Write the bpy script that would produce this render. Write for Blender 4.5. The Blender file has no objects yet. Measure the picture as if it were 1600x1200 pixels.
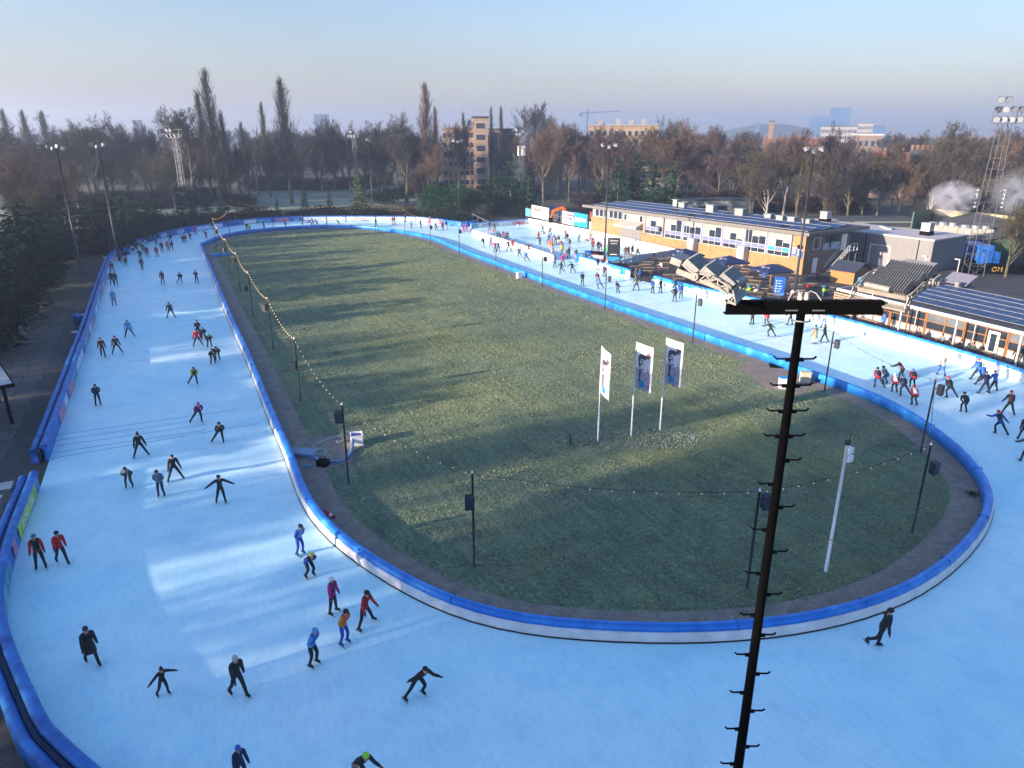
import bpy, bmesh, math, random
import numpy as np
from mathutils import Vector, Matrix, Euler
R = math.radians
SC = bpy.context.scene
COL = SC.collection
rnd = random.Random(7)

# ------------------------------------------------------------------ camera
CAM_H = 19.0; FPX = 1112.0; PITCH = R(19.51); YAW = R(-25.63)   # x runs across the rink, y along it
cd = bpy.data.cameras.new('camera'); cam = bpy.data.objects.new('camera', cd); COL.objects.link(cam)
cam.location = (0, 0, CAM_H); cam.rotation_euler = (R(90) - PITCH, 0, YAW)
cd.sensor_width = 36; cd.lens = FPX / 1600 * 36; cd.clip_start = 0.1; cd.clip_end = 9000
SC.camera = cam

# ------------------------------------------------------------------ sky, sun, exposure
SUN_EL = R(11.5); SUN_AZ = R(2.0)       # light travels along +x, a touch towards +y
w = bpy.data.worlds.new('World'); SC.world = w; w.use_nodes = True
nt = w.node_tree; nt.nodes.clear()
o_ = nt.nodes.new('ShaderNodeOutputWorld'); bg = nt.nodes.new('ShaderNodeBackground')
sky = nt.nodes.new('ShaderNodeTexSky'); sky.sky_type = 'NISHITA'; sky.sun_disc = False
sky.sun_elevation = SUN_EL; sky.sun_rotation = R(-92); sky.air_density = 1.6; sky.dust_density = 0.3; sky.ozone_density = 3.0
tint = nt.nodes.new('ShaderNodeMixRGB'); tint.blend_type = 'MULTIPLY'; tint.inputs[0].default_value = 1.0
tint.inputs[2].default_value = (0.76, 0.92, 1.25, 1)
geo_ = nt.nodes.new('ShaderNodeNewGeometry'); sep_ = nt.nodes.new('ShaderNodeSeparateXYZ'); nt.links.new(geo_.outputs['Incoming'], sep_.inputs[0])
ab_ = nt.nodes.new('ShaderNodeMath'); ab_.operation = 'ABSOLUTE'; nt.links.new(sep_.outputs[2], ab_.inputs[0])
el_ = nt.nodes.new('ShaderNodeValToRGB'); e_ = el_.color_ramp.elements            # colour of the winter air by height above the horizon
e_[0].position = 0.0; e_[0].color = (0.52, 0.57, 0.99, 1); e_[1].position = 0.30; e_[1].color = (0.69, 0.765, 1.13, 1)
e_.new(0.09).color = (0.59, 0.645, 1.04, 1); e_.new(0.7).color = (0.72, 0.86, 1.22, 1)
nt.links.new(ab_.outputs[0], el_.inputs[0]); nt.links.new(el_.outputs[0], tint.inputs[2])
cn_ = nt.nodes.new('ShaderNodeTexNoise'); cn_.inputs['Scale'].default_value = 1.6; cn_.inputs['Detail'].default_value = 6; mpc_ = nt.nodes.new('ShaderNodeMapping'); mpc_.inputs['Scale'].default_value = (1, 1, 5); tcw_ = nt.nodes.new('ShaderNodeTexCoord')
nt.links.new(tcw_.outputs['Generated'], mpc_.inputs[0]); nt.links.new(mpc_.outputs[0], cn_.inputs['Vector']); cr_ = nt.nodes.new('ShaderNodeValToRGB'); cr_.color_ramp.elements[0].position = .35; cr_.color_ramp.elements[0].color = (.94, .95, .97, 1); cr_.color_ramp.elements[1].position = .7; cr_.color_ramp.elements[1].color = (1.08, 1.07, 1.05, 1)
thin_ = nt.nodes.new('ShaderNodeMixRGB'); thin_.blend_type = 'MULTIPLY'; thin_.inputs[0].default_value = 1; nt.links.new(cn_.outputs[0], cr_.inputs[0]); nt.links.new(sky.outputs[0], thin_.inputs[1]); nt.links.new(cr_.outputs[0], thin_.inputs[2])   # faint streaky high cloud
nt.links.new(thin_.outputs[0], tint.inputs[1]); nt.links.new(tint.outputs[0], bg.inputs[0])
bg.inputs[1].default_value = 0.085
nt.links.new(bg.outputs[0], o_.inputs[0])
ld = bpy.data.lights.new('sun', 'SUN'); sun = bpy.data.objects.new('sun', ld); COL.objects.link(sun)
ld.energy = 4.8; ld.angle = R(0.7); ld.color = (1.0, 0.80, 0.62)
sun.rotation_euler = Vector((math.cos(SUN_EL) * math.cos(SUN_AZ), math.cos(SUN_EL) * math.sin(SUN_AZ), -math.sin(SUN_EL))).to_track_quat('-Z', 'Y').to_euler()
vs = SC.view_settings; vs.view_transform = 'Standard'; vs.look = 'None'; vs.exposure = 1.84; vs.gamma = 1
SC.cycles.use_denoising = True
SC.cycles.max_bounces = 6; SC.cycles.diffuse_bounces = 3; SC.cycles.glossy_bounces = 2; SC.cycles.transmission_bounces = 4
SC.cycles.volume_bounces = 1; SC.cycles.transparent_max_bounces = 8

HAZE = 0.00052
# ------------------------------------------------------------------ helpers
_cp, _sp, _cy, _sy = math.cos(PITCH), math.sin(PITCH), math.cos(YAW), math.sin(YAW)
def ray(px, py):
    x = (px - 800) / FPX; y = -(py - 600) / FPX
    f = _cp + y * _sp; z = -_sp + y * _cp
    return (x * _cy - f * _sy, x * _sy + f * _cy, z)
def P(px, py, z=0.0):                       # where the sight line of a photo pixel meets height z
    r = ray(px, py); t = (z - CAM_H) / r[2]
    return (r[0] * t, r[1] * t)
def Q(px, py, d):                           # the point d metres out (on plan) along that sight line
    r = ray(px, py); t = d / math.hypot(r[0], r[1])
    return Vector((r[0] * t, r[1] * t, CAM_H + r[2] * t))
RT = Vector((_cy, _sy, 0)); FW = Vector((-_sy, _cy, 0))

_used = {}
def tag(o, label=None, cat=None, group=None, kind=None):
    if label: o['label'] = label
    if cat: o['category'] = cat
    if group: o['group'] = group
    if kind: o['kind'] = kind
    return o
def empty(name, label, cat, loc=(0, 0, 0), rz=0.0, group=None):
    o = bpy.data.objects.new(name, None); COL.objects.link(o)
    o.location = loc; o.rotation_euler = (0, 0, rz); o.empty_display_size = .1
    return tag(o, label, cat, group)
def kids(o):
    return KID.get(o.name, [])
KID = {}
def link(o, parent=None):
    COL.objects.link(o)
    if parent is not None:
        o.parent = parent; KID.setdefault(parent.name, []).append(o)
    return o
def copy_tree(o, parent=None):
    c = o.copy(); link(c, parent)
    for ch in list(KID.get(o.name, [])): copy_tree(ch, c)
    return c

class MB:
    def __init__(s): s.v = []; s.f = []; s.m = []
    def add(s, vs, fs, mi=0):
        b = len(s.v); s.v += [tuple(p) for p in vs]
        s.f += [tuple(b + i for i in f) for f in fs]; s.m += [mi] * len(fs); return s
    def box(s, x0, x1, y0, y1, z0, z1, mi=0):
        return s.add([(x0, y0, z0), (x1, y0, z0), (x1, y1, z0), (x0, y1, z0), (x0, y0, z1), (x1, y0, z1), (x1, y1, z1), (x0, y1, z1)],
              [(0, 3, 2, 1), (4, 5, 6, 7), (0, 1, 5, 4), (1, 2, 6, 5), (2, 3, 7, 6), (3, 0, 4, 7)], mi)
    def obox(s, c, ax, ay, az, mi=0):       # oriented box from centre and three half-axis vectors
        c = Vector(c); ax = Vector(ax); ay = Vector(ay); az = Vector(az)
        vs = [c + ax * i + ay * j + az * k for k in (-1, 1) for j in (-1, 1) for i in (-1, 1)]
        return s.add(vs, [(0, 2, 3, 1), (4, 5, 7, 6), (0, 1, 5, 4), (1, 3, 7, 5), (3, 2, 6, 7), (2, 0, 4, 6)], mi)
    def bar(s, a, b, w, h=None, mi=0):       # rectangular bar from a to b
        a = Vector(a); b = Vector(b); d = (b - a); L = d.length
        if L < 1e-6: return s
        d /= L; up = Vector((0, 0, 1)) if abs(d.z) < .95 else Vector((0, 1, 0))
        x = d.cross(up).normalized(); y = x.cross(d)
        return s.obox((a + b) / 2, d * L / 2, x * w / 2, y * (h or w) / 2, mi)
    def tube(s, pts, rads, n=8, mi=0, cap=True):
        pts = [Vector(p) for p in pts]
        if not hasattr(rads, '__len__'): rads = [rads] * len(pts)
        vs = []; fs = []
        d0 = (pts[-1] - pts[0]).normalized() if (pts[-1] - pts[0]).length > 1e-6 else Vector((0, 0, 1))
        up = Vector((0, 0, 1)) if abs(d0.z) < .9 else Vector((1, 0, 0))
        for i, p in enumerate(pts):
            d = (pts[min(i + 1, len(pts) - 1)] - pts[max(i - 1, 0)]).normalized()
            x = d.cross(up)
            x = x.normalized() if x.length > 1e-5 else d.orthogonal().normalized()
            y = x.cross(d)
            for k in range(n):
                a = 2 * math.pi * k / n
                vs.append(p + (x * math.cos(a) + y * math.sin(a)) * rads[i])
        for i in range(len(pts) - 1):
            for k in range(n):
                fs.append((i * n + k, i * n + (k + 1) % n, (i + 1) * n + (k + 1) % n, (i + 1) * n + k))
        if cap:
            fs.append(tuple(range(n))); fs.append(tuple(range((len(pts) - 1) * n, len(pts) * n))[::-1])
        return s.add(vs, fs, mi)
    def lathe(s, prof, n=16, c=(0, 0, 0), mi=0):
        vs = []; fs = []
        for r, z in prof:
            for k in range(n):
                a = 2 * math.pi * k / n; vs.append((c[0] + r * math.cos(a), c[1] + r * math.sin(a), c[2] + z))
        for i in range(len(prof) - 1):
            for k in range(n): fs.append((i * n + k, i * n + (k + 1) % n, (i + 1) * n + (k + 1) % n, (i + 1) * n + k))
        fs.append(tuple(range(n))[::-1]); fs.append(tuple(range((len(prof) - 1) * n, len(prof) * n)))
        return s.add(vs, fs, mi)
    def prism(s, poly, z0, z1, mi=0):        # poly counter-clockwise
        n = len(poly); vs = [(x, y, z0) for x, y in poly] + [(x, y, z1) for x, y in poly]
        return s.add(vs, [tuple(range(n))[::-1], tuple(range(n, 2 * n))] + [(i, (i + 1) % n, n + (i + 1) % n, n + i) for i in range(n)], mi)
    def extr(s, poly, mat, t, mi=0):         # 2-D outline placed by a 4x4 matrix, thickness t along its z
        n = len(poly); vs = [mat @ Vector((x, y, 0)) for x, y in poly] + [mat @ Vector((x, y, t)) for x, y in poly]
        return s.add(vs, [tuple(range(n))[::-1], tuple(range(n, 2 * n))] + [(i, (i + 1) % n, n + (i + 1) % n, n + i) for i in range(n)], mi)
    def build(s, name, mats, parent=None, smooth=False, bevel=0):
        me = bpy.data.meshes.new(name); me.from_pydata(s.v, [], s.f)
        if not isinstance(mats, (list, tuple)): mats = [mats]
        for m in mats: me.materials.append(m)
        if len(mats) > 1: me.polygons.foreach_set('material_index', s.m)
        if smooth: me.polygons.foreach_set('use_smooth', [True] * len(s.f))
        me.update()
        o = bpy.data.objects.new(name, me); link(o, parent)
        if bevel:
            b = o.modifiers.new('bevel', 'BEVEL'); b.width = bevel; b.segments = 2; b.limit_method = 'ANGLE'
        return o

def sweep(path, prof, closed=False, mb=None, mi=0, z=0.0):     # prof: (offset to the left of travel, z)
    mb = mb or MB(); n = len(path); m = len(prof); vs = []; fs = []
    for i, p in enumerate(path):
        a = path[(i - 1) % n] if closed or i > 0 else p
        b = path[(i + 1) % n] if closed or i < n - 1 else p
        dx, dy = b[0] - a[0], b[1] - a[1]; L = math.hypot(dx, dy) or 1
        nx, ny = -dy / L, dx / L
        for o, h in prof: vs.append((p[0] + nx * o, p[1] + ny * o, h + z))
    for i in range(n if closed else n - 1):
        j = (i + 1) % n
        for k in range(m): fs.append((i * m + k, j * m + k, j * m + (k + 1) % m, i * m + (k + 1) % m))
    if not closed:
        fs.append(tuple(range(m))[::-1]); fs.append(tuple((n - 1) * m + k for k in range(m)))
    return mb.add(vs, [f[::-1] for f in fs], mi)
def ribbon(path, o0, o1, z, closed=False, mb=None, mi=0):       # flat strip between two offsets
    mb = mb or MB(); n = len(path); vs = []; fs = []
    for i, p in enumerate(path):
        a = path[(i - 1) % n] if closed or i > 0 else p
        b = path[(i + 1) % n] if closed or i < n - 1 else p
        dx, dy = b[0] - a[0], b[1] - a[1]; L = math.hypot(dx, dy) or 1
        nx, ny = -dy / L, dx / L
        vs += [(p[0] + nx * o0, p[1] + ny * o0, z), (p[0] + nx * o1, p[1] + ny * o1, z)]
    for i in range(n if closed else n - 1):
        j = (i + 1) % n; fs.append((2 * i, 2 * j, 2 * j + 1, 2 * i + 1))
    return mb.add(vs, fs, mi)
def offset_path(path, off, closed=True):
    r = []; n = len(path)
    for i, p in enumerate(path):
        a = path[(i - 1) % n] if closed or i > 0 else p
        b = path[(i + 1) % n] if closed or i < n - 1 else p
        dx, dy = b[0] - a[0], b[1] - a[1]; L = math.hypot(dx, dy) or 1
        r.append((p[0] - dy / L * off, p[1] + dx / L * off))
    return r
def catmull(pts, step=1.0, closed=False):
    out = []; n = len(pts)
    for i in range(n if closed else n - 1):
        p0 = pts[(i - 1) % n] if closed or i > 0 else pts[i]; p1 = pts[i]; p2 = pts[(i + 1) % n]
        p3 = pts[(i + 2) % n] if closed or i + 2 < n else p2
        k = max(1, int(math.dist(p1, p2) / step))
        for j in range(k):
            t = j / k
            out.append(tuple(.5 * (2 * p1[a] + (p2[a] - p0[a]) * t + (2 * p0[a] - 5 * p1[a] + 4 * p2[a] - p3[a]) * t * t + (3 * p1[a] - p0[a] - 3 * p2[a] + p3[a]) * t ** 3) for a in (0, 1)))
    if not closed: out.append(tuple(pts[-1]))
    return out
def sub_path(path, f):                        # the run of a polyline for which f(x, y) holds
    return [p for p in path if f(*p)]

_text_cache = {}
def text_geo(s, size=1.0, bold=0.0):
    k = (s, bold)
    if k not in _text_cache:
        cu = bpy.data.curves.new('lettering', 'FONT'); cu.body = s; cu.size = 1.0; cu.align_x = 'CENTER'; cu.align_y = 'CENTER'; cu.resolution_u = 2; cu.offset = bold
        ob = bpy.data.objects.new('lettering', cu); COL.objects.link(ob)
        dg = bpy.context.evaluated_depsgraph_get(); dg.update()
        me = bpy.data.meshes.new_from_object(ob.evaluated_get(dg))
        _text_cache[k] = ([tuple(v.co) for v in me.vertices], [tuple(p.vertices) for p in me.polygons])
        bpy.data.objects.remove(ob); bpy.data.meshes.remove(me)
    v, f = _text_cache[k]
    return [(x * size, y * size, z) for x, y, z in v], f
def frame(o, x, y, z=None):                   # 4x4 matrix with given origin, x and y axes
    x = Vector(x).normalized(); y = Vector(y).normalized(); z = x.cross(y)
    m = Matrix(((x.x, y.x, z.x, o[0]), (x.y, y.y, z.y, o[1]), (x.z, y.z, z.z, o[2]), (0, 0, 0, 1)))
    return m
def put_text(mb, s, size, mat, mi=0, bold=0.0, sx=1.0):
    v, f = text_geo(s, size, bold)
    mb.add([mat @ Vector((p[0] * sx, p[1], 0)) for p in v], f, mi)

# ------------------------------------------------------------------ materials
MATS = {}
def mat(name, c, rough=.6, var=.12, scale=6.0, bump=0.0, metal=0.0, spec=.4, c2=None, emit=None, detail=3.0, stretch=None):
    """Principled colour broken up by noise in object space."""
    if name in MATS: return MATS[name]
    m = bpy.data.materials.new(name); m.use_nodes = True; t = m.node_tree; N = t.nodes; b = N['Principled BSDF']
    b.inputs['Roughness'].default_value = rough; b.inputs['Metallic'].default_value = metal
    b.inputs['Specular IOR Level'].default_value = spec
    tc = N.new('ShaderNodeTexCoord'); no = N.new('ShaderNodeTexNoise'); no.inputs['Scale'].default_value = scale; no.inputs['Detail'].default_value = detail
    src = tc.outputs['Object']
    if stretch:
        mp = N.new('ShaderNodeMapping'); mp.inputs['Scale'].default_value = stretch; t.links.new(src, mp.inputs[0]); src = mp.outputs[0]
    t.links.new(src, no.inputs['Vector'])
    cr = N.new('ShaderNodeValToRGB'); e = cr.color_ramp.elements
    a = [max(0, x * (1 - var)) for x in c[:3]]; d = [min(1, x * (1 + var)) for x in c[:3]] if c2 is None else c2
    e[0].position = .3; e[1].position = .7; e[0].color = (*a, 1); e[1].color = (*d[:3], 1)
    t.links.new(no.outputs[0], cr.inputs[0]); t.links.new(cr.outputs[0], b.inputs['Base Color'])
    if bump:
        bp = N.new('ShaderNodeBump'); bp.inputs['Strength'].default_value = bump; bp.inputs['Distance'].default_value = .05
        t.links.new(no.outputs[0], bp.inputs['Height']); t.links.new(bp.outputs[0], b.inputs['Normal'])
    if emit:
        b.inputs['Emission Color'].default_value = (*emit[:3], 1); b.inputs['Emission Strength'].default_value = emit[3]
    MATS[name] = m; return m
def node_mat(name):
    m = bpy.data.materials.new(name); m.use_nodes = True; MATS[name] = m
    return m, m.node_tree, m.node_tree.nodes, m.node_tree.nodes['Principled BSDF']
def ramp(N, stops):
    cr = N.new('ShaderNodeValToRGB'); e = cr.color_ramp.elements
    while len(e) < len(stops): e.new(.5)
    for i, (p, c) in enumerate(stops): e[i].position = p; e[i].color = (*c, 1)
    return cr
def noise(t, N, vec, scale, detail=4, rough=.55):
    n = N.new('ShaderNodeTexNoise'); n.inputs['Scale'].default_value = scale; n.inputs['Detail'].default_value = detail; n.inputs['Roughness'].default_value = rough
    t.links.new(vec, n.inputs['Vector']); return n
def mapping(t, N, vec, scale=(1, 1, 1), rot=(0, 0, 0)):
    mp = N.new('ShaderNodeMapping'); mp.inputs['Scale'].default_value = scale; mp.inputs['Rotation'].default_value = rot
    t.links.new(vec, mp.inputs[0]); return mp
def mixc(t, N, f, a, b, mode='MIX'):
    x = N.new('ShaderNodeMixRGB'); x.blend_type = mode
    for i, v in ((0, f), (1, a), (2, b)):
        if hasattr(v, 'is_linked') or hasattr(v, 'links'): t.links.new(v, x.inputs[i])
        elif i == 0: x.inputs[0].default_value = v
        else: x.inputs[i].default_value = (*v, 1)
    return x.outputs[0]

M_BLACK = mat('black_paint', (.002, .002, .0022), .7, .2, 12, spec=.06)
M_WHITE = mat('white_paint', (.78, .78, .77), .5, .05, 4)
M_WFRAME = mat('window_frame_paint', (.46, .46, .48), .5, .06, 4)
M_SHEET = mat('white_canvas_sheet', (.44, .43, .43), .7, .08, 1.5)
M_GREY = mat('grey_metal', (.35, .36, .37), .4, .12, 9, metal=.6)
M_GALV = mat('galvanised_steel', (.19, .195, .205), .45, .15, 9, metal=.5)
M_BLUE = mat('blue_vinyl', (.012, .17, .62), .4, .22, 2.2, bump=.08, c2=(.05, .32, .80), detail=6)
M_BLUE2 = mat('dark_blue_vinyl', (.012, .10, .40), .4, .3, 3.0, bump=.1)
M_CYAN = mat('cyan_print', (.015, .27, .52), .5, .08, 3)
M_WOOD = mat('pale_wood', (.30, .215, .145), .7, .25, 5, stretch=(1, 12, 12))
M_TIMBER = mat('orange_timber', (.27, .12, .045), .6, .2, 5)
M_NAVY = mat('navy_canvas', (.012, .025, .085), .7, .2, 5)
M_GLASS = mat('dark_window_glass', (.02, .03, .045), .08, .3, .8, spec=.8)
M_BLIND = mat('pale_blind', (.22, .26, .255), .7, .08, 2)
M_RED = mat('red_paint', (.50, .02, .02), .5, .15, 4)
M_ORANGE = mat('orange_paint', (.62, .13, .01), .45, .15, 3)
M_RUBBER = mat('black_rubber', (.02, .02, .022), .8, .2, 8)
# ================================================================== setting
s19 = 19 / 18
_in_base = [(312,385),(330,430),(358,500),(385,560),(420,650),(450,720),(470,780),(500,830),(560,880),(640,930),(700,960),(780,985),(860,995),(960,1002),(1060,1004),(1150,1002),(1250,990),(1350,966),(1440,930),(1500,880),(1540,830),(1555,785)]
_in_top = [(1540,735),(1522,713),(1490,685),(1447,655),(1410,632),(1360,610),(1328,597),(1287,585),(1235,564),(1194,549),(1156,537),(1100,519),(1069,508),(1000,485.5),(925,460.5),(850,434),(775,407),(720,387),(680,370.5),(640,361.5),(600,355.5)]
_in_far = [(545,351.5),(480,352),(425,355.5),(375,360.5),(338,369),(318,378)]
_inner = [P(x, y, .02) for x, y in _in_base] + [P(x, y, .72) for x, y in _in_top] + [P(x, y, .72) for x, y in _in_far]
INNER = catmull(_inner, 1.0, True)            # ice-side foot of the inner barrier; runs counter-clockwise from the far-left corner
for _ in range(6):
    n_ = len(INNER); INNER = [((INNER[i-1][0] + 2*INNER[i][0] + INNER[(i+1) % n_][0]) / 4, (INNER[i-1][1] + 2*INNER[i][1] + INNER[(i+1) % n_][1]) / 4) for i in range(n_)]

_outL = [(-7.2,139),(-8.0,125),(-8.2,110),(-8.2,95),(-8.2,80),(-8.3,65),(-8.4,55),(-8.5,44),(-8.6,36),(-8.1,30.4),(-6.4,24.6),(-4.9,21.2),(0,14.2),(8,8.6),(16,5.2),(26,3.6),(38,5.4),(48,11),(56,20),(60,31),(61,40),(60.9,50),(59.6,60),(58.2,66),(57.2,76),(56.8,86),(56.7,95)]
_far = [P(x, y, 0.02) for x, y in ((745,352.5),(720,354.5),(680,349),(640,345.5),(580,345),(520,345),(460,346),(400,349),(330,358),(280,366),(240,376),(212,387),(196,399))]
_outF = [(53.6,96),(54.2,103),(54.3,116),(54.2,128)] + _far
OUTER_NEAR = catmull(_outL, 1.0); OUTER_FAR = catmull(_far + [_outL[0]], 1.0)
OUTER = OUTER_NEAR + OUTER_FAR                 # counter-clockwise from the far left

def m_ice():
    m, t, N, b = node_mat('rink_ice'); tc = N.new('ShaderNodeTexCoord'); v = tc.outputs['Object']
    big = noise(t, N, v, .07, 5); mid = noise(t, N, v, .5, 5, .6)
    sc = noise(t, N, mapping(t, N, v, (9, .35, 1), (0, 0, .05)).outputs[0], 1.2, 6, .7)
    fine = noise(t, N, v, 9, 4, .7)
    c = ramp(N, [(.34, (.53, .89, .95)), (.54, (.68, .935, .955)), (.72, (.82, .95, .96))]); t.links.new(big.outputs[0], c.inputs[0])
    c2 = ramp(N, [(.32, (.80, .86, .93)), (.55, (1, 1, 1))]); t.links.new(mid.outputs[0], c2.inputs[0])
    x = mixc(t, N, .7, c.outputs[0], c2.outputs[0], 'MULTIPLY')
    c3 = ramp(N, [(.38, (.72, .82, .90)), (.52, (1, 1, 1)), (.72, (1.0, 1.0, 1.0))]); t.links.new(sc.outputs[0], c3.inputs[0])
    x = mixc(t, N, .06, x, c3.outputs[0], 'MULTIPLY')
    sa = noise(t, N, mapping(t, N, v, (5, 1.6, 1), (0, 0, .5)).outputs[0], 1.0, 5, .75); sb_ = noise(t, N, mapping(t, N, v, (5, 1.5, 1), (0, 0, -.7)).outputs[0], 1.1, 5, .75); du = noise(t, N, v, 30, 3, .7)
    for q_, lo in ((sa, .84), (sb_, .86), (du, .90)):
        cq = ramp(N, [(.36, (lo - .06, lo - .02, lo)), (.5, (1, 1, 1)), (.7, (1.05, 1.04, 1.03))]); t.links.new(q_.outputs[0], cq.inputs[0]); x = mixc(t, N, .34, x, cq.outputs[0], 'MULTIPLY')
    t.links.new(x, b.inputs['Base Color'])
    r = ramp(N, [(.3, (.30,) * 3), (.7, (.52,) * 3)]); t.links.new(sc.outputs[0], r.inputs[0]); t.links.new(r.outputs[0], b.inputs['Roughness'])
    b.inputs['Specular IOR Level'].default_value = .35
    bp = N.new('ShaderNodeBump'); bp.inputs['Strength'].default_value = .12; bp.inputs['Distance'].default_value = .02
    t.links.new(fine.outputs[0], bp.inputs['Height']); t.links.new(bp.outputs[0], b.inputs['Normal'])
    return m
def m_lawn():
    m, t, N, b = node_mat('frosty_lawn'); tc = N.new('ShaderNodeTexCoord'); v = tc.outputs['Object']
    big = noise(t, N, mapping(t, N, v, (1, .7, 1)).outputs[0], .07, 5); mid = noise(t, N, v, .45, 6, .65); fine = noise(t, N, v, 5.0, 6, .75)
    st = noise(t, N, mapping(t, N, v, (3.2, .16, 1), (0, 0, R(8))).outputs[0], .8, 4, .6)
    c = ramp(N, [(.34, (.15, .195, .14)), (.5, (.20, .235, .145)), (.66, (.265, .27, .125))]); t.links.new(big.outputs[0], c.inputs[0])
    c2 = ramp(N, [(.35, (.76, .80, .82)), (.62, (1.14, 1.15, 1.08))]); t.links.new(mid.outputs[0], c2.inputs[0])
    x = mixc(t, N, .8, c.outputs[0], c2.outputs[0], 'MULTIPLY')
    c3 = ramp(N, [(.36, (.45, .48, .5)), (.5, (.95, .95, .95)), (.68, (1.6, 1.7, 1.75))]); t.links.new(fine.outputs[0], c3.inputs[0])
    x = mixc(t, N, .75, x, c3.outputs[0], 'MULTIPLY')
    c4 = ramp(N, [(.4, (.74, .82, .84)), (.6, (1.16, 1.13, 1.06))]); t.links.new(st.outputs[0], c4.inputs[0])
    x = mixc(t, N, .8, x, c4.outputs[0], 'MULTIPLY')
    t.links.new(x, b.inputs['Base Color']); b.inputs['Roughness'].default_value = .9; b.inputs['Specular IOR Level'].default_value = .15
    bp = N.new('ShaderNodeBump'); bp.inputs['Strength'].default_value = .8; bp.inputs['Distance'].default_value = .12
    t.links.new(fine.outputs[0], bp.inputs['Height']); t.links.new(bp.outputs[0], b.inputs['Normal'])
    return m
def m_brick(name, c1, c2, mortar, scale, bw=.5, rh=.25, rough=.85):
    m, t, N, b = node_mat(name); tc = N.new('ShaderNodeTexCoord'); v = tc.outputs['Object']
    br = N.new('ShaderNodeTexBrick'); br.inputs['Scale'].default_value = scale; br.inputs['Color1'].default_value = (*c1, 1); br.inputs['Color2'].default_value = (*c2, 1)
    br.inputs['Mortar'].default_value = (*mortar, 1); br.inputs['Mortar Size'].default_value = .02; br.inputs['Brick Width'].default_value = bw; br.inputs['Row Height'].default_value = rh
    t.links.new(v, br.inputs['Vector'])
    n = noise(t, N, v, 1.3, 5, .65); c = ramp(N, [(.3, (.6, .6, .6)), (.7, (1.25, 1.22, 1.2))]); t.links.new(n.outputs[0], c.inputs[0])
    t.links.new(mixc(t, N, .8, br.outputs[0], c.outputs[0], 'MULTIPLY'), b.inputs['Base Color'])
    b.inputs['Roughness'].default_value = rough
    bp = N.new('ShaderNodeBump'); bp.inputs['Strength'].default_value = .4; bp.inputs['Distance'].default_value = .02
    t.links.new(br.outputs['Fac'], bp.inputs['Height']); bp.invert = True; t.links.new(bp.outputs[0], b.inputs['Normal'])
    return m
M_ICE = m_ice(); M_LAWN = m_lawn()
M_PATH = m_brick('brown_path_pavers', (.25, .205, .165), (.31, .255, .20), (.09, .08, .07), 2.2)
M_PAVE = m_brick('dark_pavers', (.06, .058, .055), (.085, .08, .075), (.03, .03, .03), 2.2)
M_SLAB = m_brick('concrete_slabs', (.075, .07, .066), (.135, .12, .105), (.03, .03, .03), .33, .9, .6)
M_ASPH = mat('asphalt', (.045, .046, .05), .85, .35, .8, bump=.1, detail=6)
M_SOIL = mat('winter_soil', (.050, .048, .034), .95, .5, .12, bump=.2, detail=8, c2=(.085, .085, .05))
M_FROST = mat('frosted_grass', (.20, .25, .19), .9, .3, .3, detail=6)

def flat(name, poly, z, m):
    o = MB().add([(x, y, z) for x, y in poly], [tuple(range(len(poly)))]).build(name, m); o['kind'] = 'structure'; return o
# ground reaches the horizon
g = MB(); g.add([(-3400, -600, 0), (3400, -600, 0), (3400, 4200, 0), (-3400, 4200, 0)], [(0, 1, 2, 3)])
g.build('ground', M_SOIL)['kind'] = 'structure'
HOCKEY = [(54.2, 96), (63.6, 90.5), (73.6, 92.5), (73.4, 116), (71.6, 141), (58, 139.5), (54.4, 131)]
ice_poly = OUTER_NEAR + [(54, 96.5)] + [(54.2, 104), (54.3, 118), (54.3, 133)] + OUTER_FAR
flat('ice_track', ice_poly, .020, M_ICE)
hp = [(56.7, 95), (63.6, 90.5), (73.6, 92.5), (73.4, 116), (71.6, 141), (57.5, 139.5), (54.4, 133), (54.3, 118), (54.2, 104), (54, 96.5)]
flat('ice_rink', hp, .020, M_ICE)
flat('lawn', offset_path(INNER, 1.4), .028, M_LAWN)
ribbon(INNER, .3, 1.85, .034, True).build('path', M_PATH)['kind'] = 'structure'
# paved aprons beside the barrier on the infield
APRON = [P(x, y) for x, y in ((458,690),(536,678),(556,690),(550,722),(500,738),(478,735))][::-1]; APRON2 = [P(x, y) for x, y in ((1150,575),(1185,558),(1275,594),(1255,618),(1195,607))][::-1]
flat('pavement', APRON, .042, M_PATH)
flat('pavement', APRON2, .042, M_PATH)
flat('terrace_pavement', [(57.2, 95), (57.4, 80), (59.5, 62), (62, 50), (62, 18), (120, 18), (120, 62), (100, 110), (74, 110), (73.8, 92)], .008, M_ASPH)
flat('pavement', [(-8.7, 60), (-8.7, 30), (-6.5, 24), (0, 13.2), (8, 7.6), (-6, 4), (-40, 10), (-40, 60)], .008, M_PAVE)
flat('pavement', [(-10.9, 92), (-10.7, 46), (-34, 46), (-34, 92)], .012, M_SLAB)
ribbon([(-8.9, 44), (-8.8, 90), (-8.6, 120), (-8, 139)], .0, 2.0, .016).build('path', M_PAVE)['kind'] = 'structure'
flat('sports_field', [(0, 196), (66, 196), (90, 262), (-30, 262)], .012, M_FROST)
flat('sports_field', [(-70, 170), (-18, 170), (-20, 240), (-90, 240)], .012, M_FROST)
flat('road', [(98, 112), (200, 60), (215, 70), (110, 124)], .01, M_ASPH)
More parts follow.
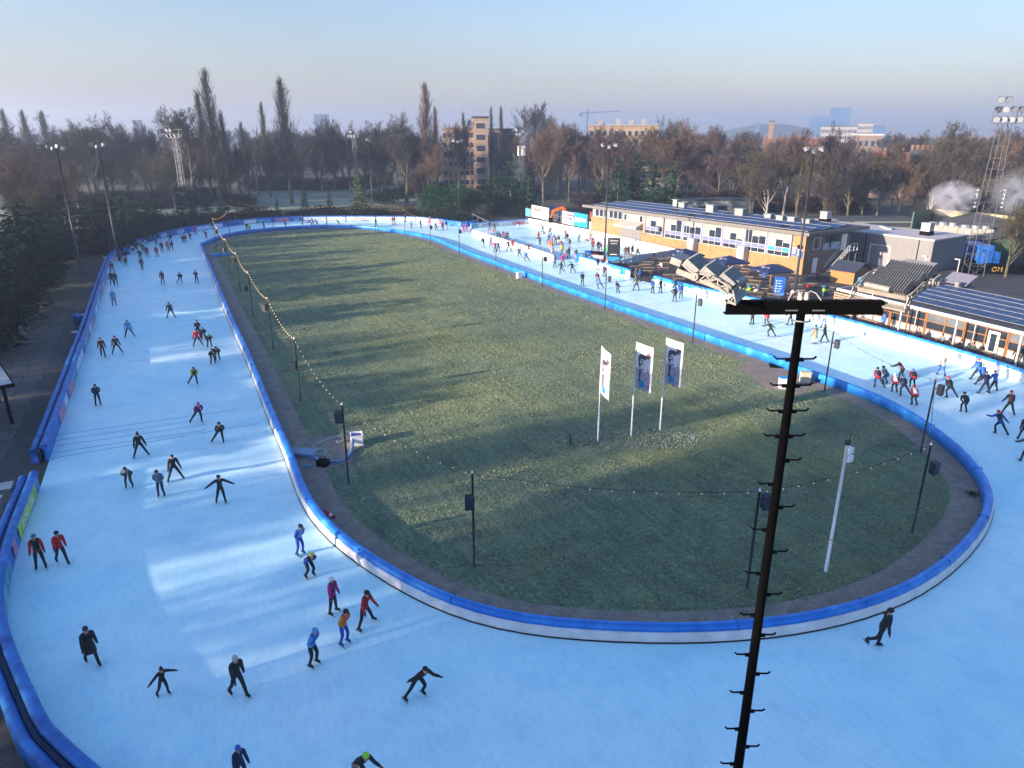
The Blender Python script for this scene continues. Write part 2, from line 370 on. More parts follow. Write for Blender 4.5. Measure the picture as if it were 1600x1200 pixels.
# start lines across the ice near the left gap
M_LINE = mat('line_paint', (.05, .20, .42), .6, .2, 3)
lm = MB()
for k, (a, b_) in enumerate((((75,682),(372,640)),((72,691),(318,656)),((70,700),(322,664)),((68,710),(320,673)),((74,718),(404,662)))):
    p, q = P(*a), P(*b_); lm.bar((p[0], p[1], .0255), (q[0], q[1], .0255), .05, .003)
for a, b_ in (((352, 548), (412, 545)), ((372, 493), (398, 491))):
    p, q = P(*a), P(*b_); lm.bar((p[0] - 8, p[1], .0255), (q[0], q[1], .0255), .04, .003)
for yy in (49.5, 84.5): lm.bar((45.6, yy, .0255), (59.2, yy, .0255), .05, .003)
lm.build('ice_line_markings', M_LINE)['kind'] = 'structure'

# grass blades of the lawn: nobody could count them
def in_poly(px, py, poly):
    poly = np.array(poly); x1, y1 = poly[:, 0], poly[:, 1]; x2, y2 = np.roll(x1, -1), np.roll(y1, -1)
    ins = np.zeros(len(px), bool)
    for a, b_, c, d in zip(x1, y1, x2, y2):
        k = ((b_ > py) != (d > py)); xs = np.full(len(px), 1e9)
        if d != b_: xs = (c - a) * (py - b_) / (d - b_) + a
        ins ^= k & (px < xs)
    return ins
def lawn_grass():
    rg = np.random.default_rng(4); n = 420000
    y = 16 + 134 * rg.random(n) ** 2.2; x = 4 + 45 * rg.random(n)
    k = in_poly(x, y, offset_path(INNER, 1.9)) & ~in_poly(x, y, APRON) & ~in_poly(x, y, APRON2); x = x[k]; y = y[k]; n = len(x)
    cl = np.sin(x * 1.1 + np.sin(y * .9) * 1.7) * np.sin(y * 1.3 + np.sin(x * .7) * 2) * .5 + .5
    h = (.025 + .04 * rg.random(n)) * (.6 + .8 * cl); w_ = .015 + .022 * rg.random(n) + y * .0004
    a = rg.random(n) * 2 * np.pi; lx = (rg.random(n) - .5) * .30; ly = (rg.random(n) - .5) * .30
    co = np.zeros((n, 3, 3)); cx, sx = np.cos(a) * w_, np.sin(a) * w_
    co[:, 0] = np.stack([x - cx, y - sx, np.full(n, .02)], 1); co[:, 1] = np.stack([x + cx, y + sx, np.full(n, .02)], 1)
    co[:, 2] = np.stack([x + lx, y + ly, .03 + h], 1)
    me = bpy.data.meshes.new('grass'); me.vertices.add(3 * n); me.vertices.foreach_set('co', co.ravel())
    me.loops.add(3 * n); me.loops.foreach_set('vertex_index', np.arange(3 * n, dtype=np.int32))
    me.polygons.add(n); me.polygons.foreach_set('loop_start', np.arange(0, 3 * n, 3, dtype=np.int32))
    me.update(); me.validate()
    m, t, N, b = node_mat('frosted_blades'); ge = N.new('ShaderNodeNewGeometry')
    c = ramp(N, [(0, (.175, .215, .125)), (.6, (.21, .25, .15)), (.92, (.24, .27, .17)), (1, (.31, .35, .28))])
    t.links.new(ge.outputs['Random Per Island'], c.inputs[0])
    tc = N.new('ShaderNodeTexCoord'); n1 = noise(t, N, tc.outputs['Object'], .09, 5); c2 = ramp(N, [(.35, (.62, .72, .78)), (.65, (1.3, 1.2, .95))]); t.links.new(n1.outputs[0], c2.inputs[0])
    n2 = noise(t, N, tc.outputs['Object'], .6, 5, .65); c4 = ramp(N, [(.36, (.74, .78, .80)), (.64, (1.2, 1.2, 1.16))]); t.links.new(n2.outputs[0], c4.inputs[0])
    t.links.new(mixc(t, N, .8, mixc(t, N, .9, c.outputs[0], c2.outputs[0], 'MULTIPLY'), c4.outputs[0], 'MULTIPLY'), b.inputs['Base Color']); b.inputs['Roughness'].default_value = .85; b.inputs['Specular IOR Level'].default_value = .1
    me.materials.append(m); o = bpy.data.objects.new('grass', me); link(o); o['kind'] = 'stuff'; o['label'] = 'short frosty grass of the infield lawn'; o['category'] = 'grass'
lawn_grass()

# ================================================================== barriers
def barrier(name, label, group=None):
    return empty(name, label, 'barrier', (0, 0, 0), 0, group)
# inner barrier: blue cushion, white kick board, rubber foot (travel is counter-clockwise, infield on the left)
ib = barrier('crash_barrier', 'low blue padded barrier with white kick board ringing the grass infield')
def m_pad():
    m, t, N, b = node_mat('blue_pad_banded'); tc = N.new('ShaderNodeTexCoord'); v = tc.outputs['Object']
    n = noise(t, N, v, 1.1, 5, .6); c = ramp(N, [(.3, (.010, .15, .58)), (.55, (.02, .24, .74)), (.72, (.09, .40, .84))]); t.links.new(n.outputs[0], c.inputs[0])
    sp = N.new('ShaderNodeSeparateXYZ'); t.links.new(v, sp.inputs[0]); mt = N.new('ShaderNodeMath'); mt.operation = 'MULTIPLY'; mt.inputs[1].default_value = 5.5; t.links.new(sp.outputs[2], mt.inputs[0])
    fr = N.new('ShaderNodeMath'); fr.operation = 'FRACT'; t.links.new(mt.outputs[0], fr.inputs[0])
    bd = ramp(N, [(.0, (.4, .45, .5)), (.16, (1, 1, 1)), (.6, (1, 1, 1)), (.66, (.75, .78, .8))]); t.links.new(fr.outputs[0], bd.inputs[0])
    t.links.new(mixc(t, N, .8, c.outputs[0], bd.outputs[0], 'MULTIPLY'), b.inputs['Base Color']); b.inputs['Roughness'].default_value = .38
    return m
M_PAD = m_pad()
sweep(INNER, [(-.02, .46), (-.04, .62), (.02, .71), (.10, .75), (.24, .75), (.33, .69), (.36, .58), (.36, .05), (.02, .05)], True).build('pad', M_PAD, ib, True)
M_KICK = mat('scuffed_white_board', (.72, .70, .67), .5, .14, 1.5, detail=6)
sweep(INNER, [(-.14, .09), (-.12, .42), (-.06, .47), (.0, .47), (.0, .06)], True).build('kick_board', M_KICK, ib)
sweep(INNER, [(-.16, .022), (-.16, .085), (.0, .085), (.0, .022)], True).build('rubber_strip', M_RUBBER, ib)
for i in range(0, len(INNER), 5):              # seams between the pad lengths
    sm = MB(); p = INNER[i]; q = INNER[(i + 1) % len(INNER)]; d = Vector((q[0] - p[0], q[1] - p[1], 0)).normalized(); nn = Vector((-d.y, d.x, 0)); c = Vector((p[0], p[1], 0)) + nn * .16
    sm.obox(c + Vector((0, 0, .60)), d * .012, nn * .206, Vector((0, 0, .156)))
    sm.build('seam', M_BLUE2, ib)

# outer barriers: ice on the left of travel; white board face with blue cushion cap and a second roll outside
M_BOARD = mat('white_rink_board', (.74, .73, .71), .45, .08, .8, detail=6)
M_OPAD = mat('frosted_shaded_blue_vinyl', (.008, .085, .36), .45, .2, 1.6, bump=.1, c2=(.03, .22, .62), detail=7)  # darker blue paints in shade and vignette; paler patches are frost
M_NET = mat('dark_netting', (.02, .035, .08), .8, .4, 8)
def outer_barrier(path, label, blue_face=False, roll=True):
    o = barrier('rink_barrier', label, 'barriers round the ice')
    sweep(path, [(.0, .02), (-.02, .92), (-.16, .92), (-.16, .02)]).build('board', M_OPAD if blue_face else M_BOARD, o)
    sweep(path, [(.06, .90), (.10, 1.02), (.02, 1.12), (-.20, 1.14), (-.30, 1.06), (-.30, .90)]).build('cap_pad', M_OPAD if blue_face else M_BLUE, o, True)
    if roll:
        sweep(path, [(-.32, .2), (-.32, .86), (-.48, .86), (-.48, .2)]).build('netting', M_NET, o)
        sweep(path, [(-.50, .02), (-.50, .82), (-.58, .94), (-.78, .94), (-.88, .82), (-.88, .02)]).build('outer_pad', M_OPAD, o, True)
    return o
LEFT = [p for p in OUTER_NEAR if p[1] > 47.6 and p[0] < 0]
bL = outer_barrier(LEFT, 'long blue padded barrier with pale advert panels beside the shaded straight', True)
NEARL = [p for p in OUTER_NEAR if p[1] < 44.2 and p[0] < 4]
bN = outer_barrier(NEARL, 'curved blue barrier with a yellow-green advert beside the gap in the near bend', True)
NEARB = [p for p in OUTER_NEAR if p[1] < 31 and p[0] >= 3]
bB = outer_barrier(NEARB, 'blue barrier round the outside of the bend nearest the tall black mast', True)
NEARR = [p for p in OUTER_NEAR if 30 <= p[1] < 77.0 and p[0] > 40]
bR = outer_barrier(NEARR, 'white board with blue cap in front of the solar roofed pavilion and terrace', roll=False)
NEARR2 = [p for p in OUTER_NEAR if 81.0 <= p[1] and p[0] > 40]
bT = outer_barrier(NEARR2, 'short white board with blue cap and advert between the terrace gap and the hockey rink', roll=False)
FARP = OUTER_FAR
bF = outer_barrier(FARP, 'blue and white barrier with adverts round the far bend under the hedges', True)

M_YEL = mat('yellow_green_banner', (.34, .52, .06), .6, .3, 1.2)
M_PALE = mat('pale_banner', (.50, .60, .70), .6, .2, 1.5)
M_PINK = mat('pink_banner', (.50, .22, .30), .6, .3, 2)
M_TEAL = mat('teal_banner', (.10, .34, .48), .6, .4, 1.5)
M_TXTW = mat('white_lettering', (.8, .8, .8), .6, .05, 3)
M_TXTB = mat('dark_lettering', (.05, .07, .16), .6, .05, 3)
M_TXTR = mat('red_lettering', (.55, .06, .05), .6, .05, 3)
M_TXTC = mat('blue_lettering', (.03, .25, .60), .6, .05, 3)
def banner(par, path, i0, i1, m, txt=None, tm=None, size=.5, z0=.14, z1=.86, off=.03, bold=.01, tpos=.5, fill=None):
    """Advert panel fixed to the ice side of a barrier along path[i0:i1], with its lettering as a sub-part."""
    seg = path[i0:i1 + 1]
    if len(seg) < 2: return
    o = sweep(seg, [(off + .012, z0), (off + .012, z1), (off, z1), (off, z0)]).build('advert_panel', m, par)
    if txt:
        for tp in (tpos if isinstance(tpos, (list, tuple)) else [tpos]):
            k = int(tp * (len(seg) - 1)); k = min(max(k, 0), len(seg) - 2)
            a, b_ = seg[k], seg[k + 1]; d = Vector((b_[0] - a[0], b_[1] - a[1], 0)).normalized(); nn = Vector((-d.y, d.x, 0))
            mid = (Vector((a[0], a[1], 0)) + Vector((b_[0], b_[1], 0))) / 2 + nn * (off + .03); mid.z = (z0 + z1) / 2
            tb = MB(); put_text(tb, txt, size, frame(mid, -d, (0, 0, 1)), bold=bold); tb.build('lettering', tm or M_TXTW, o)
    return o
# left straight: pale, pink and teal panels in turn
i = 3
for k in range(26):
    L = rnd.choice((2, 3, 3, 4)); mm = [M_PALE, M_TEAL, M_PINK, M_PALE, M_PINK, M_TEAL, M_PALE][k % 7]
    if i + L >= len(LEFT) - 1: break
    banner(bL, LEFT, i, i + L, mm); i += L + (1 if k % 2 else 0)
banner(bN, NEARL, 1, 6, M_YEL, 'SPORT 1000', M_TXTW, .62)
banner(bN, NEARL, 7, 8, M_PINK)
banner(bN, NEARL, 9, 22, M_TEAL)
# far bend: white panels with GGA blue section
def far_i(px, py):
    p = P(px, py, .4); return min(range(len(FARP)), key=lambda q: math.dist(FARP[q], p))
banner(bF, FARP, far_i(300,360), far_i(243,372), M_BLUE2, 'GGA', M_TXTW, .95, bold=.02, tpos=(.25, .7))
banner(bF, FARP, far_i(348,352), far_i(303,359), M_PALE)
banner(bF, FARP, far_i(232,377), far_i(196,392), M_PALE)
for a, b_, mm in ((392,350,M_BOARD),(425,395,M_TEAL),(455,428,M_PINK),(468,457,M_TEAL),(520,470,M_BOARD),(596,522,M_BOARD),(668,600,M_BOARD),(712,672,M_BOARD)):
    banner(bF, FARP, far_i(a, 345), far_i(b_, 345), mm, z1=.88)
for px, tx, tm in ((560,'IJSBAAN','r'),(615,'SCHAATS','r'),(645,'SPORT','r'),(505,'SCHAATSEN','b')):
    k = far_i(px, 343); banner(bF, FARP, k - 2, k + 2, M_BOARD, tx, M_TXTR if tm == 'r' else M_TXTC, .8, off=.05)
for px in (673, 711):
    k = far_i(px, 346); banner(bF, FARP, k, k + 1, M_RED, 'II', M_TXTW, .6, off=.05)
k = far_i(728, 350); banner(bF, FARP, k - 2, k + 1, M_BLUE2, 'schaatsbaan', M_TXTW, .5, off=.05)
def near_i(path, px, py, z=.5):
    p = P(px, py, z); return min(range(len(path)), key=lambda q: math.dist(path[q], p))
k0, k1 = near_i(NEARR, 1100, 452), near_i(NEARR, 1032, 437)
banner(bR, NEARR, k0, k1, M_CYAN, 'wij ijs plezier amsterdam', M_TXTW, .72, .12, .9, bold=.03)
k0, k1 = near_i(NEARR2, 978, 427), near_i(NEARR2, 946, 419)
banner(bT, NEARR2, k0, k1, M_CYAN, 'ijs plezier', M_TXTW, .72, .14, .9, bold=.03)
# hockey rink boards
HB = catmull([(54.0, 97.5), (54.2, 104), (54.3, 118), (54.3, 131)], 1.0)
hb = barrier('rink_barrier', 'low plain white divider wall between the track and the hockey rink', 'barriers round the ice')
sweep(HB, [(.15, .02), (.15, .95), (-.15, .95), (-.15, .02)]).build('board', M_BOARD, hb)
HR = catmull([(73.6, 92.5), (73.4, 116), (71.6, 141)], 1.0)
hr = barrier('rink_barrier', 'tall white hockey board below the big advert sheets and the clubhouse', 'barriers round the ice')
sweep(HR, [(.0, .02), (.0, 1.25), (-.2, 1.25), (-.2, .02)]).build('board', M_BOARD, hr)
HF = catmull([(71.5, 141), (64, 140.2), (57.5, 139.6)], 1.0)
hf = barrier('rink_barrier', 'blue capped advert board across the far end of the hockey rink', 'barriers round the ice')
sweep(HF, [(.0, .02), (.0, 1.0), (-.2, 1.0), (-.2, .02)]).build('board', M_PALE, hf)
sweep(HF, [(.05, 1.0), (.0, 1.18), (-.25, 1.18), (-.3, 1.0)]).build('cap_pad', M_BLUE, hf)
banner(hf, HF, 6, 10, M_BOARD, 'RACEPLAN', M_TXTB, .8, off=.03); banner(hf, HF, 1, 4, M_PINK); banner(hf, HF, 11, 13, M_TEAL)
HN = catmull([(56.6, 94.5), (63.6, 90.3), (74.8, 92.8)], 1.0)
hn = barrier('rink_barrier', 'translucent grey panelled board along the terrace end of the hockey rink', 'barriers round the ice')
M_PLEX = mat('cloudy_plastic_panel', (.36, .44, .52), .25, .1, 1)
sweep(HN, [(.0, .02), (.0, 1.25), (-.06, 1.25), (-.06, .02)]).build('panel', M_PLEX, hn)
for k in range(0, len(HN), 2): pm = MB(); pm.tube([(HN[k][0] + .1, HN[k][1] - .1, 0), (HN[k][0] + .1, HN[k][1] - .1, 1.32)], .04, 6); pm.build('post', M_GREY, hn)
# ================================================================== the tall mast in front
def lattice_plate(mb, pts, wid, t, mi=0, cross=6):
    """Flat curved arm: two rails along pts (x-normal plane) with zig-zag web between them."""
    L = [Vector(p) for p in pts]
    for a, b in zip(L[:-1], L[1:]):
        d = (b - a).normalized(); nn = d.cross(Vector((1, 0, 0)))
        for s in (-1, 1): mb.bar(a + nn * wid / 2 * s, b + nn * wid / 2 * s, t, .022, mi)
        m = max(2, int((b - a).length / (wid * .75)))
        for k in range(m):
            p = a.lerp(b, k / m) + nn * wid / 2 * (-1) ** k; q = a.lerp(b, (k + 1) / m) - nn * wid / 2 * (-1) ** k
            mb.bar(p, q, t * .7, .018, mi)
M_ALU = mat('cast_aluminium', (.27, .255, .23), .5, .14, 7, metal=.2)
M_FIN = mat('dark_heat_sink', (.26, .265, .27), .4, .2, 20, metal=.6)
M_LENS = mat('led_lens_glass', (.30, .33, .36), .1, .1, 30, spec=.8)
def big_floodlight(par, loc, psi, e=R(74)):
    """LED floodlight: beam along local +y tilted down by e; fins on its back."""
    b = Vector((0, math.cos(e), -math.sin(e))); l = Vector((0, math.sin(e), math.cos(e))); x = Vector((1, 0, 0)); n = -b
    o = MB()
    for k in (-1, 1):                                        # side rails of the body
        o.obox(x * .47 * k, l * .50, x * .018, n * .05)
    for q in (-.5, -.17, .17, .5): o.obox(l * q, l * .018, x * .45, n * .04)
    o.obox(n * -.02, l * .5, x * .45, n * .012)
    body = o.build('floodlight', M_ALU, par); body.location = loc; body.rotation_euler = (0, 0, psi); body.scale = (.74,) * 3
    for k, q in enumerate((-.34, 0, .34)):                   # three stepped banks of fins
        s = MB(); base = l * q + n * .085
        tl = (l * .93 + n * .36).normalized(); tn = (n * .93 - l * .36).normalized()
        s.obox(base, tl * .14, x * .42, tn * .02)
        for f in range(17):
            xx = -.40 + .05 * f
            s.obox(base + x * xx + tn * .07, tl * .14, x * .008, tn * .055)
            s.tube([base + x * xx - tl * .145 + tn * .0, base + x * xx - tl * .155 + tn * .125], .012, 6)
        s.build('heat_sink', M_FIN, body)
        g = MB(); g.obox(l * q - n * .045, l * .13, x * .40, n * .012); g.build('lens', M_LENS, body)
    br = MB(); base_pt = l * -.62 + n * -.16
    for k in (-1, 1):
        pts = [base_pt + x * .53 * k, l * -.50 + n * .02 + x * .53 * k, l * -.12 + n * .10 + x * .53 * k, l * .16 + n * .04 + x * .53 * k]
        lattice_plate(br, pts, .11, .02)
        br.tube([l * .16 + n * .04 + x * .49 * k, l * .16 + n * .04 + x * .58 * k], .075, 14)
        br.tube([l * .16 + n * .04 + x * .585 * k, l * .16 + n * .04 + x * .60 * k], .03, 10)
    br.obox(base_pt, x * .55, l * .07, n * .02); br.obox(base_pt + l * .07, x * .55, l * .012, n * .035)
    br.build('bracket', M_ALU, body)
    d = MB(); d.obox(n * .10 + l * .62, l * .10, x * .30, n * .06); d.tube([x * -.3 + n * .13 + l * -.52, x * .2 + n * .13 + l * -.56], .055, 12)
    d.build('driver_box', M_ALU, body)
    return body
mx, my = P(1255, 466, 16.9)
mast = empty('floodlight_mast', 'tall black floodlight mast with climbing rungs and two big LED lamps standing nearest the camera', 'floodlight', (mx, my, 0))
mb = MB(); mb.tube([(0, 0, 0), (0, 0, 6), (0, 0, 16.7)], [.105, .088, .058], 20); mb.build('pole', M_BLACK, mast, True)
mb = MB(); mb.lathe([(.085, 16.7), (.085, 16.82), (.075, 16.85), (.0, 16.86)], 18)
for k in (-1, 1): mb.tube([RT * .04 * k + Vector((0, 0, 16.85)), RT * .045 * k + Vector((0, 0, 16.98))], [.035, .03], 10)
mb.build('cap', mat('beige_plastic', (.52, .49, .43), .5, .08, 6), mast, True)
mb = MB()                                                    # channel section crossarm on the camera side of the pole
A0 = Vector((0, 0, 16.79)) - FW * .09
mb.obox(A0, RT * 1.05, FW * .012, Vector((0, 0, .075)))
mb.obox(A0 + Vector((0, 0, .085)) + FW * .05, RT * 1.05, FW * .06, Vector((0, 0, .008)))
mb.obox(A0 - Vector((0, 0, .085)) + FW * .05, RT * 1.05, FW * .06, Vector((0, 0, .008)))
mb.build('crossarm', M_BLACK, mast)
mb = MB()
ring = [Vector((0, 0, 16.61)) + RT * .12 * math.cos(a) - FW * (.145 * math.sin(a)) for a in [math.pi * k / 10 for k in range(11)]]
mb.tube(ring, .012, 8)
for k in (-1, 1): mb.tube([A0 + RT * .1 * k - FW * .03 - Vector((0, 0, .03)), A0 + RT * .26 * k - FW * .03 - Vector((0, 0, .03))], .012, 8)
mb.build('clamp', M_GALV, mast)
mb = MB()
for k in (-1, 1):
    pts = [RT * .045 * k + Vector((0, 0, 16.96)), RT * .08 * k + Vector((0, 0, 17.0)), RT * .16 * k + Vector((0, 0, 16.97)), RT * .23 * k + Vector((0, 0, 16.87)) - FW * .06,
           RT * .6 * k + Vector((0, 0, 16.80)) - FW * .07, RT * .95 * k + Vector((0, 0, 16.82)) + FW * .05, RT * 1.05 * k + Vector((0, 0, 16.95)) + FW * .25]
    mb.tube([Vector((*[c for c in p],)) for p in pts], .006, 8)
mb.build('cable', mat('pale_cable', (.55, .53, .5), .5, .1, 10), mast, True)
for k in range(38):                                          # alternating climbing rungs
    z = 16.05 - .40 * k * .96
    if z < .8: break
    sides = (-1, 1) if k < 4 else ((-1,) if k % 2 else (1,))
    for s in sides:
        r = .058 + (.105 - .058) * (16.7 - z) / 16.7; m_ = MB()
        a = Vector((0, 0, z)) + RT * r * s
        m_.obox(a + RT * .03 * s - Vector((0, 0, .012)), RT * .035, FW * .018, Vector((0, 0, .024)))
        m_.bar(a, a + RT * .20 * s, .022, .02); m_.bar(a + RT * .195 * s, a + RT * .235 * s + Vector((0, 0, .035)), .022, .02)
        m_.build('rung', M_BLACK, mast)
cam_yaw = YAW
def yaw_of(v): return math.atan2(-v.x, v.y)
LB = (-RT * math.sin(R(62)) + FW * math.cos(R(62))); RB = (RT * math.sin(R(58)) + FW * math.cos(R(58)))
big_floodlight(mast, Vector((0, 0, 17.02)) - RT * 1.22 + FW * .22 + Vector((0, 0, .13)), yaw_of(LB))
big_floodlight(mast, Vector((0, 0, 17.02)) + RT * 1.36 + FW * .22 + Vector((0, 0, .04)), yaw_of(RB))

# ================================================================== other floodlight masts
M_LAMPGLASS = mat('lamp_glass', (.28, .31, .36), .12, .1, 6, spec=.8)
M_MASTDK = mat('dark_mast_paint', (.02, .022, .026), .5, .2, 8)
def lamp_head(mb_, gl, c, d, s=1.0):
    d = Vector(d).normalized(); x = d.cross(Vector((0, 0, 1))).normalized(); u = x.cross(d)
    mb_.obox(Vector(c), d * .16 * s, x * .34 * s, u * .24 * s); mb_.obox(Vector(c) - d * .24 * s, d * .10 * s, x * .16 * s, u * .14 * s)
    gl.obox(Vector(c) + d * .175 * s, d * .012, x * .30 * s, u * .20 * s)
def pole_mast(px, py, ty, label, heads=3, mtl=None, h=None):
    x, y = P(px, py); D = math.hypot(x, y)
    o = empty('floodlight_pole', label, 'floodlight', (x, y, 0), 0, 'floodlight poles round the track')
    top = h or 16.9
    MB().tube([(0, 0, 0), (0, 0, top)], [.16, .10], 10).build('pole', mtl or M_MASTDK, o, True)
    m_ = MB(); m_.bar(RT * -1.0 + Vector((0, 0, top)), RT * 1.0 + Vector((0, 0, top)), .10)
    for k in (-1, 1): m_.bar(FW * .0 + RT * .8 * k + Vector((0, 0, top)), FW * .5 + RT * .8 * k + Vector((0, 0, top)), .07)
    m_.build('crossarm', mtl or M_MASTDK, o)
    toward = (Vector((26, 80, 0)) - Vector((x, y, 0))).normalized()
    for k in range(heads):
        hb_, gl = MB(), MB(); q = (k - (heads - 1) / 2) / max(1, (heads - 1) / 2) if heads > 1 else 0
        d = toward + Vector((-toward.y, toward.x, 0)) * .5 * q + Vector((0, 0, -.7))
        c = RT * .9 * q + Vector((0, 0, top + .3 - .25 * (k % 2)))
        lamp_head(hb_, gl, c, d, .95); l_ = hb_.build('lamp', M_GALV, o); gl.build('lamp_glass', M_LAMPGLASS, l_)
    return o
pole_mast(1240, 470, 232, 'black pole with three floodlights rising from the terrace tables beside the yellow clubhouse')
pole_mast(944, 412, 228, 'black pole with white floodlights by the dark totem at the terrace corner')
pole_mast(128, 430, 238, 'dark leaning-in pole with floodlights among the dark evergreens outside the track', 4)
pole_mast(186, 408, 233, 'dark floodlight pole beside the bend where the blue GGA boards begin', 3)
pole_mast(718, 345, 228, 'thin floodlight pole in front of the pine thicket and brick flats', 3)
pole_mast(583, 330, 233, 'thin floodlight pole behind the far bend beside the sunlit conical conifer', 2)
pole_mast(316, 312, 233, 'thin floodlight pole in front of the twin poplars beyond the far bend', 2)
def lattice_tower(x, y, h, label, w0=1.6, w1=.8, sec=14, lamps=8, panels=False, lean=0):
    o = empty('lattice_tower', label, 'floodlight', (x, y, 0), YAW - .15)
    m_ = MB(); cs = [(-1, -1), (1, -1), (1, 1), (-1, 1)]
    for k in range(sec):
        z0, z1 = h * k / sec, h * (k + 1) / sec; a0, a1 = (w0 + (w1 - w0) * k / sec) / 2, (w0 + (w1 - w0) * (k + 1) / sec) / 2
        for i in range(4):
            j = (i + 1) % 4; A = Vector((cs[i][0] * a0, cs[i][1] * a0, z0)); B = Vector((cs[i][0] * a1, cs[i][1] * a1, z1)); C = Vector((cs[j][0] * a1, cs[j][1] * a1, z1))
            m_.bar(A, B, .075); m_.bar(B, C, .04)
            if k % 2 == i % 2: m_.bar(A, C, .035)
    m_.build('lattice', M_GALV, o)
    pf = MB(); pf.box(-1.5, 1.5, -.5, .5, h, h + .08)
    for i in (-1.45, 1.45):
        for j in (-.5, .5): pf.bar((i, j, h), (i, j, h + 2.0), .06)
    for zz in (.9, 1.9): pf.bar((-1.5, -.5, h + zz), (1.5, -.5, h + zz), .05); pf.bar((-1.5, .5, h + zz), (1.5, .5, h + zz), .05)
    pf.build('platform', M_GALV, o)
    tw = (Vector((0, 0, 0)) - Vector((x, y, 0))).normalized()
    for k in range(lamps):
        hb_, gl = MB(), MB(); c = Vector((-1.4 + 2.8 * (k % 4) / 3, -.55, h + .6 + 1.2 * (k // 4)))
        dd = Vector((rnd.uniform(-.8, .8), -1, -.45))
        d = dd.normalized(); hb_.tube([c - d * .4, c - d * .1, c + d * .25], [.18, .28, .44], 12); gl.tube([c + d * .25, c + d * .27], [.40, .40], 12)
        l_ = hb_.build('lamp', M_MASTDK, o, True); gl.build('lamp_glass', M_LAMPGLASS, l_)
    if panels:
        for s in (-1, 1):
            q = MB()
            for k in range(5):
                q.lathe([(.05, -.14), (.28, -.10), (.30, 0), (.10, .16)], 10, (s * 1.7, -.4, 9.4 + .55 * k))
            q.bar((s * 1.7, -.4, 9.0), (s * 1.7, -.4, 12), .07); q.build('loudspeaker', M_GREY, o, True)
        q = MB(); q.bar((-1.7, -.4, 9.4), (1.7, -.4, 11.6), .1); q.build('brace', M_GALV, o)
    return o
x, y = P(1519, 430); lattice_tower(x, y, 20.0, 'tall white lattice floodlight tower crowded with lamps beside the steaming cooling units', 2.0, 1.2, 14, 10, True)
q = Q(272, 205, 190); lattice_tower(q.x, q.y, q.z - 1.5, 'pale lattice lamp tower in the trees beside the lone round-topped bare tree', 1.2, .8, 14, 6)
q = Q(552, 207, 225); lattice_tower(q.x, q.y, q.z - 1.5, 'slim lattice lamp tower in the trees behind the sunlit conical conifer', 1.2, .8, 14, 6)
q = Q(815, 204, 215); lt = lattice_tower(q.x, q.y, q.z - 1.5, 'lattice lamp tower with white antenna panels above the dark spruces', 1.2, .8, 14, 6)
m_ = MB()
for k in range(5):
    a = k * 1.26; m_.obox((math.cos(a) * 1.0, math.sin(a) * 1.0, q.z - 5.5), (-math.sin(a) * .25, math.cos(a) * .25, 0), (math.cos(a) * .12, math.sin(a) * .12, 0), (0, 0, 1.3))
m_.build('antenna_panel', M_WHITE, lt)

# ================================================================== string-light poles, speakers, bulbs
M_CABLE = mat('thin_black_cable', (.02, .02, .02), .6, .1, 5)
M_BULB = mat('lit_bulb', (.9, .6, .25), .3, .05, 5, emit=(1.0, .52, .16, .6))
M_BULBDIM = mat('dim_bulb', (.55, .42, .28), .3, .05, 5, emit=(1.0, .55, .2, .10))
M_BULBOFF = mat('small_dark_bulb', (.10, .09, .08), .3, .1, 5)
M_SPEAKER = mat('speaker_box', (.018, .02, .035), .5, .25, 6)
SP = [  # base px, speaker (height, side), label
 ((545,756),(4.25,-1),'beside the hose box on the paved apron'),((741,887),(3.55,-1),'alone in the near grass facing the kick board'),((1167,921),(4.5,1),'just behind the tall black mast'),
 ((1425,833),(3.75,1),'taller of two near the leaf heap'),((1438,708),(4.3,1),'with red skaters passing behind it'),((1288,612),(3.9,1),'close behind the crossarm of the tall mast'),
 ((1082,536),(4.0,1),'beside the three advertising flags on the sunny straight'),((945,485),(3.6,1),'in line with the terrace totem'),((847,449),(3.7,1),'beside the white marker block on the grass edge'),
 ((775,421),(0,1),'without a speaker opposite the hockey wall'),((718,400),(3.9,1),'before the far bend opposite the pink pair'),((673,383),(3.1,1),'at the inside corner of the far bend'),
 ((633,368),(0,1),'in the far bend just past its corner'),((587,361),(0,1),'in the far bend near the green skater'),((512,360),(0,1),'in the far bend near the yellow skater'),
 ((428,364),(0,1),'in the far bend near the first pale advert'),((360,372),(0,1),'in the far bend where the warm string starts'),((338,386),(3.9,-1),'with a red tip in the far grass corner'),
 ((346,404),(4.2,-1),'beside the blue trough in the far grass corner'),((359,428),(3.4,-1),'third from the far corner down the shaded straight'),((376,456),(3.9,-1),'fourth from the far corner down the shaded straight'),
 ((396,495),(3.2,-1),'fifth from the far corner, its speaker hung low'),((427,547),(4.1,-1),'midway down the shaded straight with a top speaker'),((470,627),(2.9,-1),'last before the hose box on the shaded straight')]
POLE_H = 4.85
tops = []
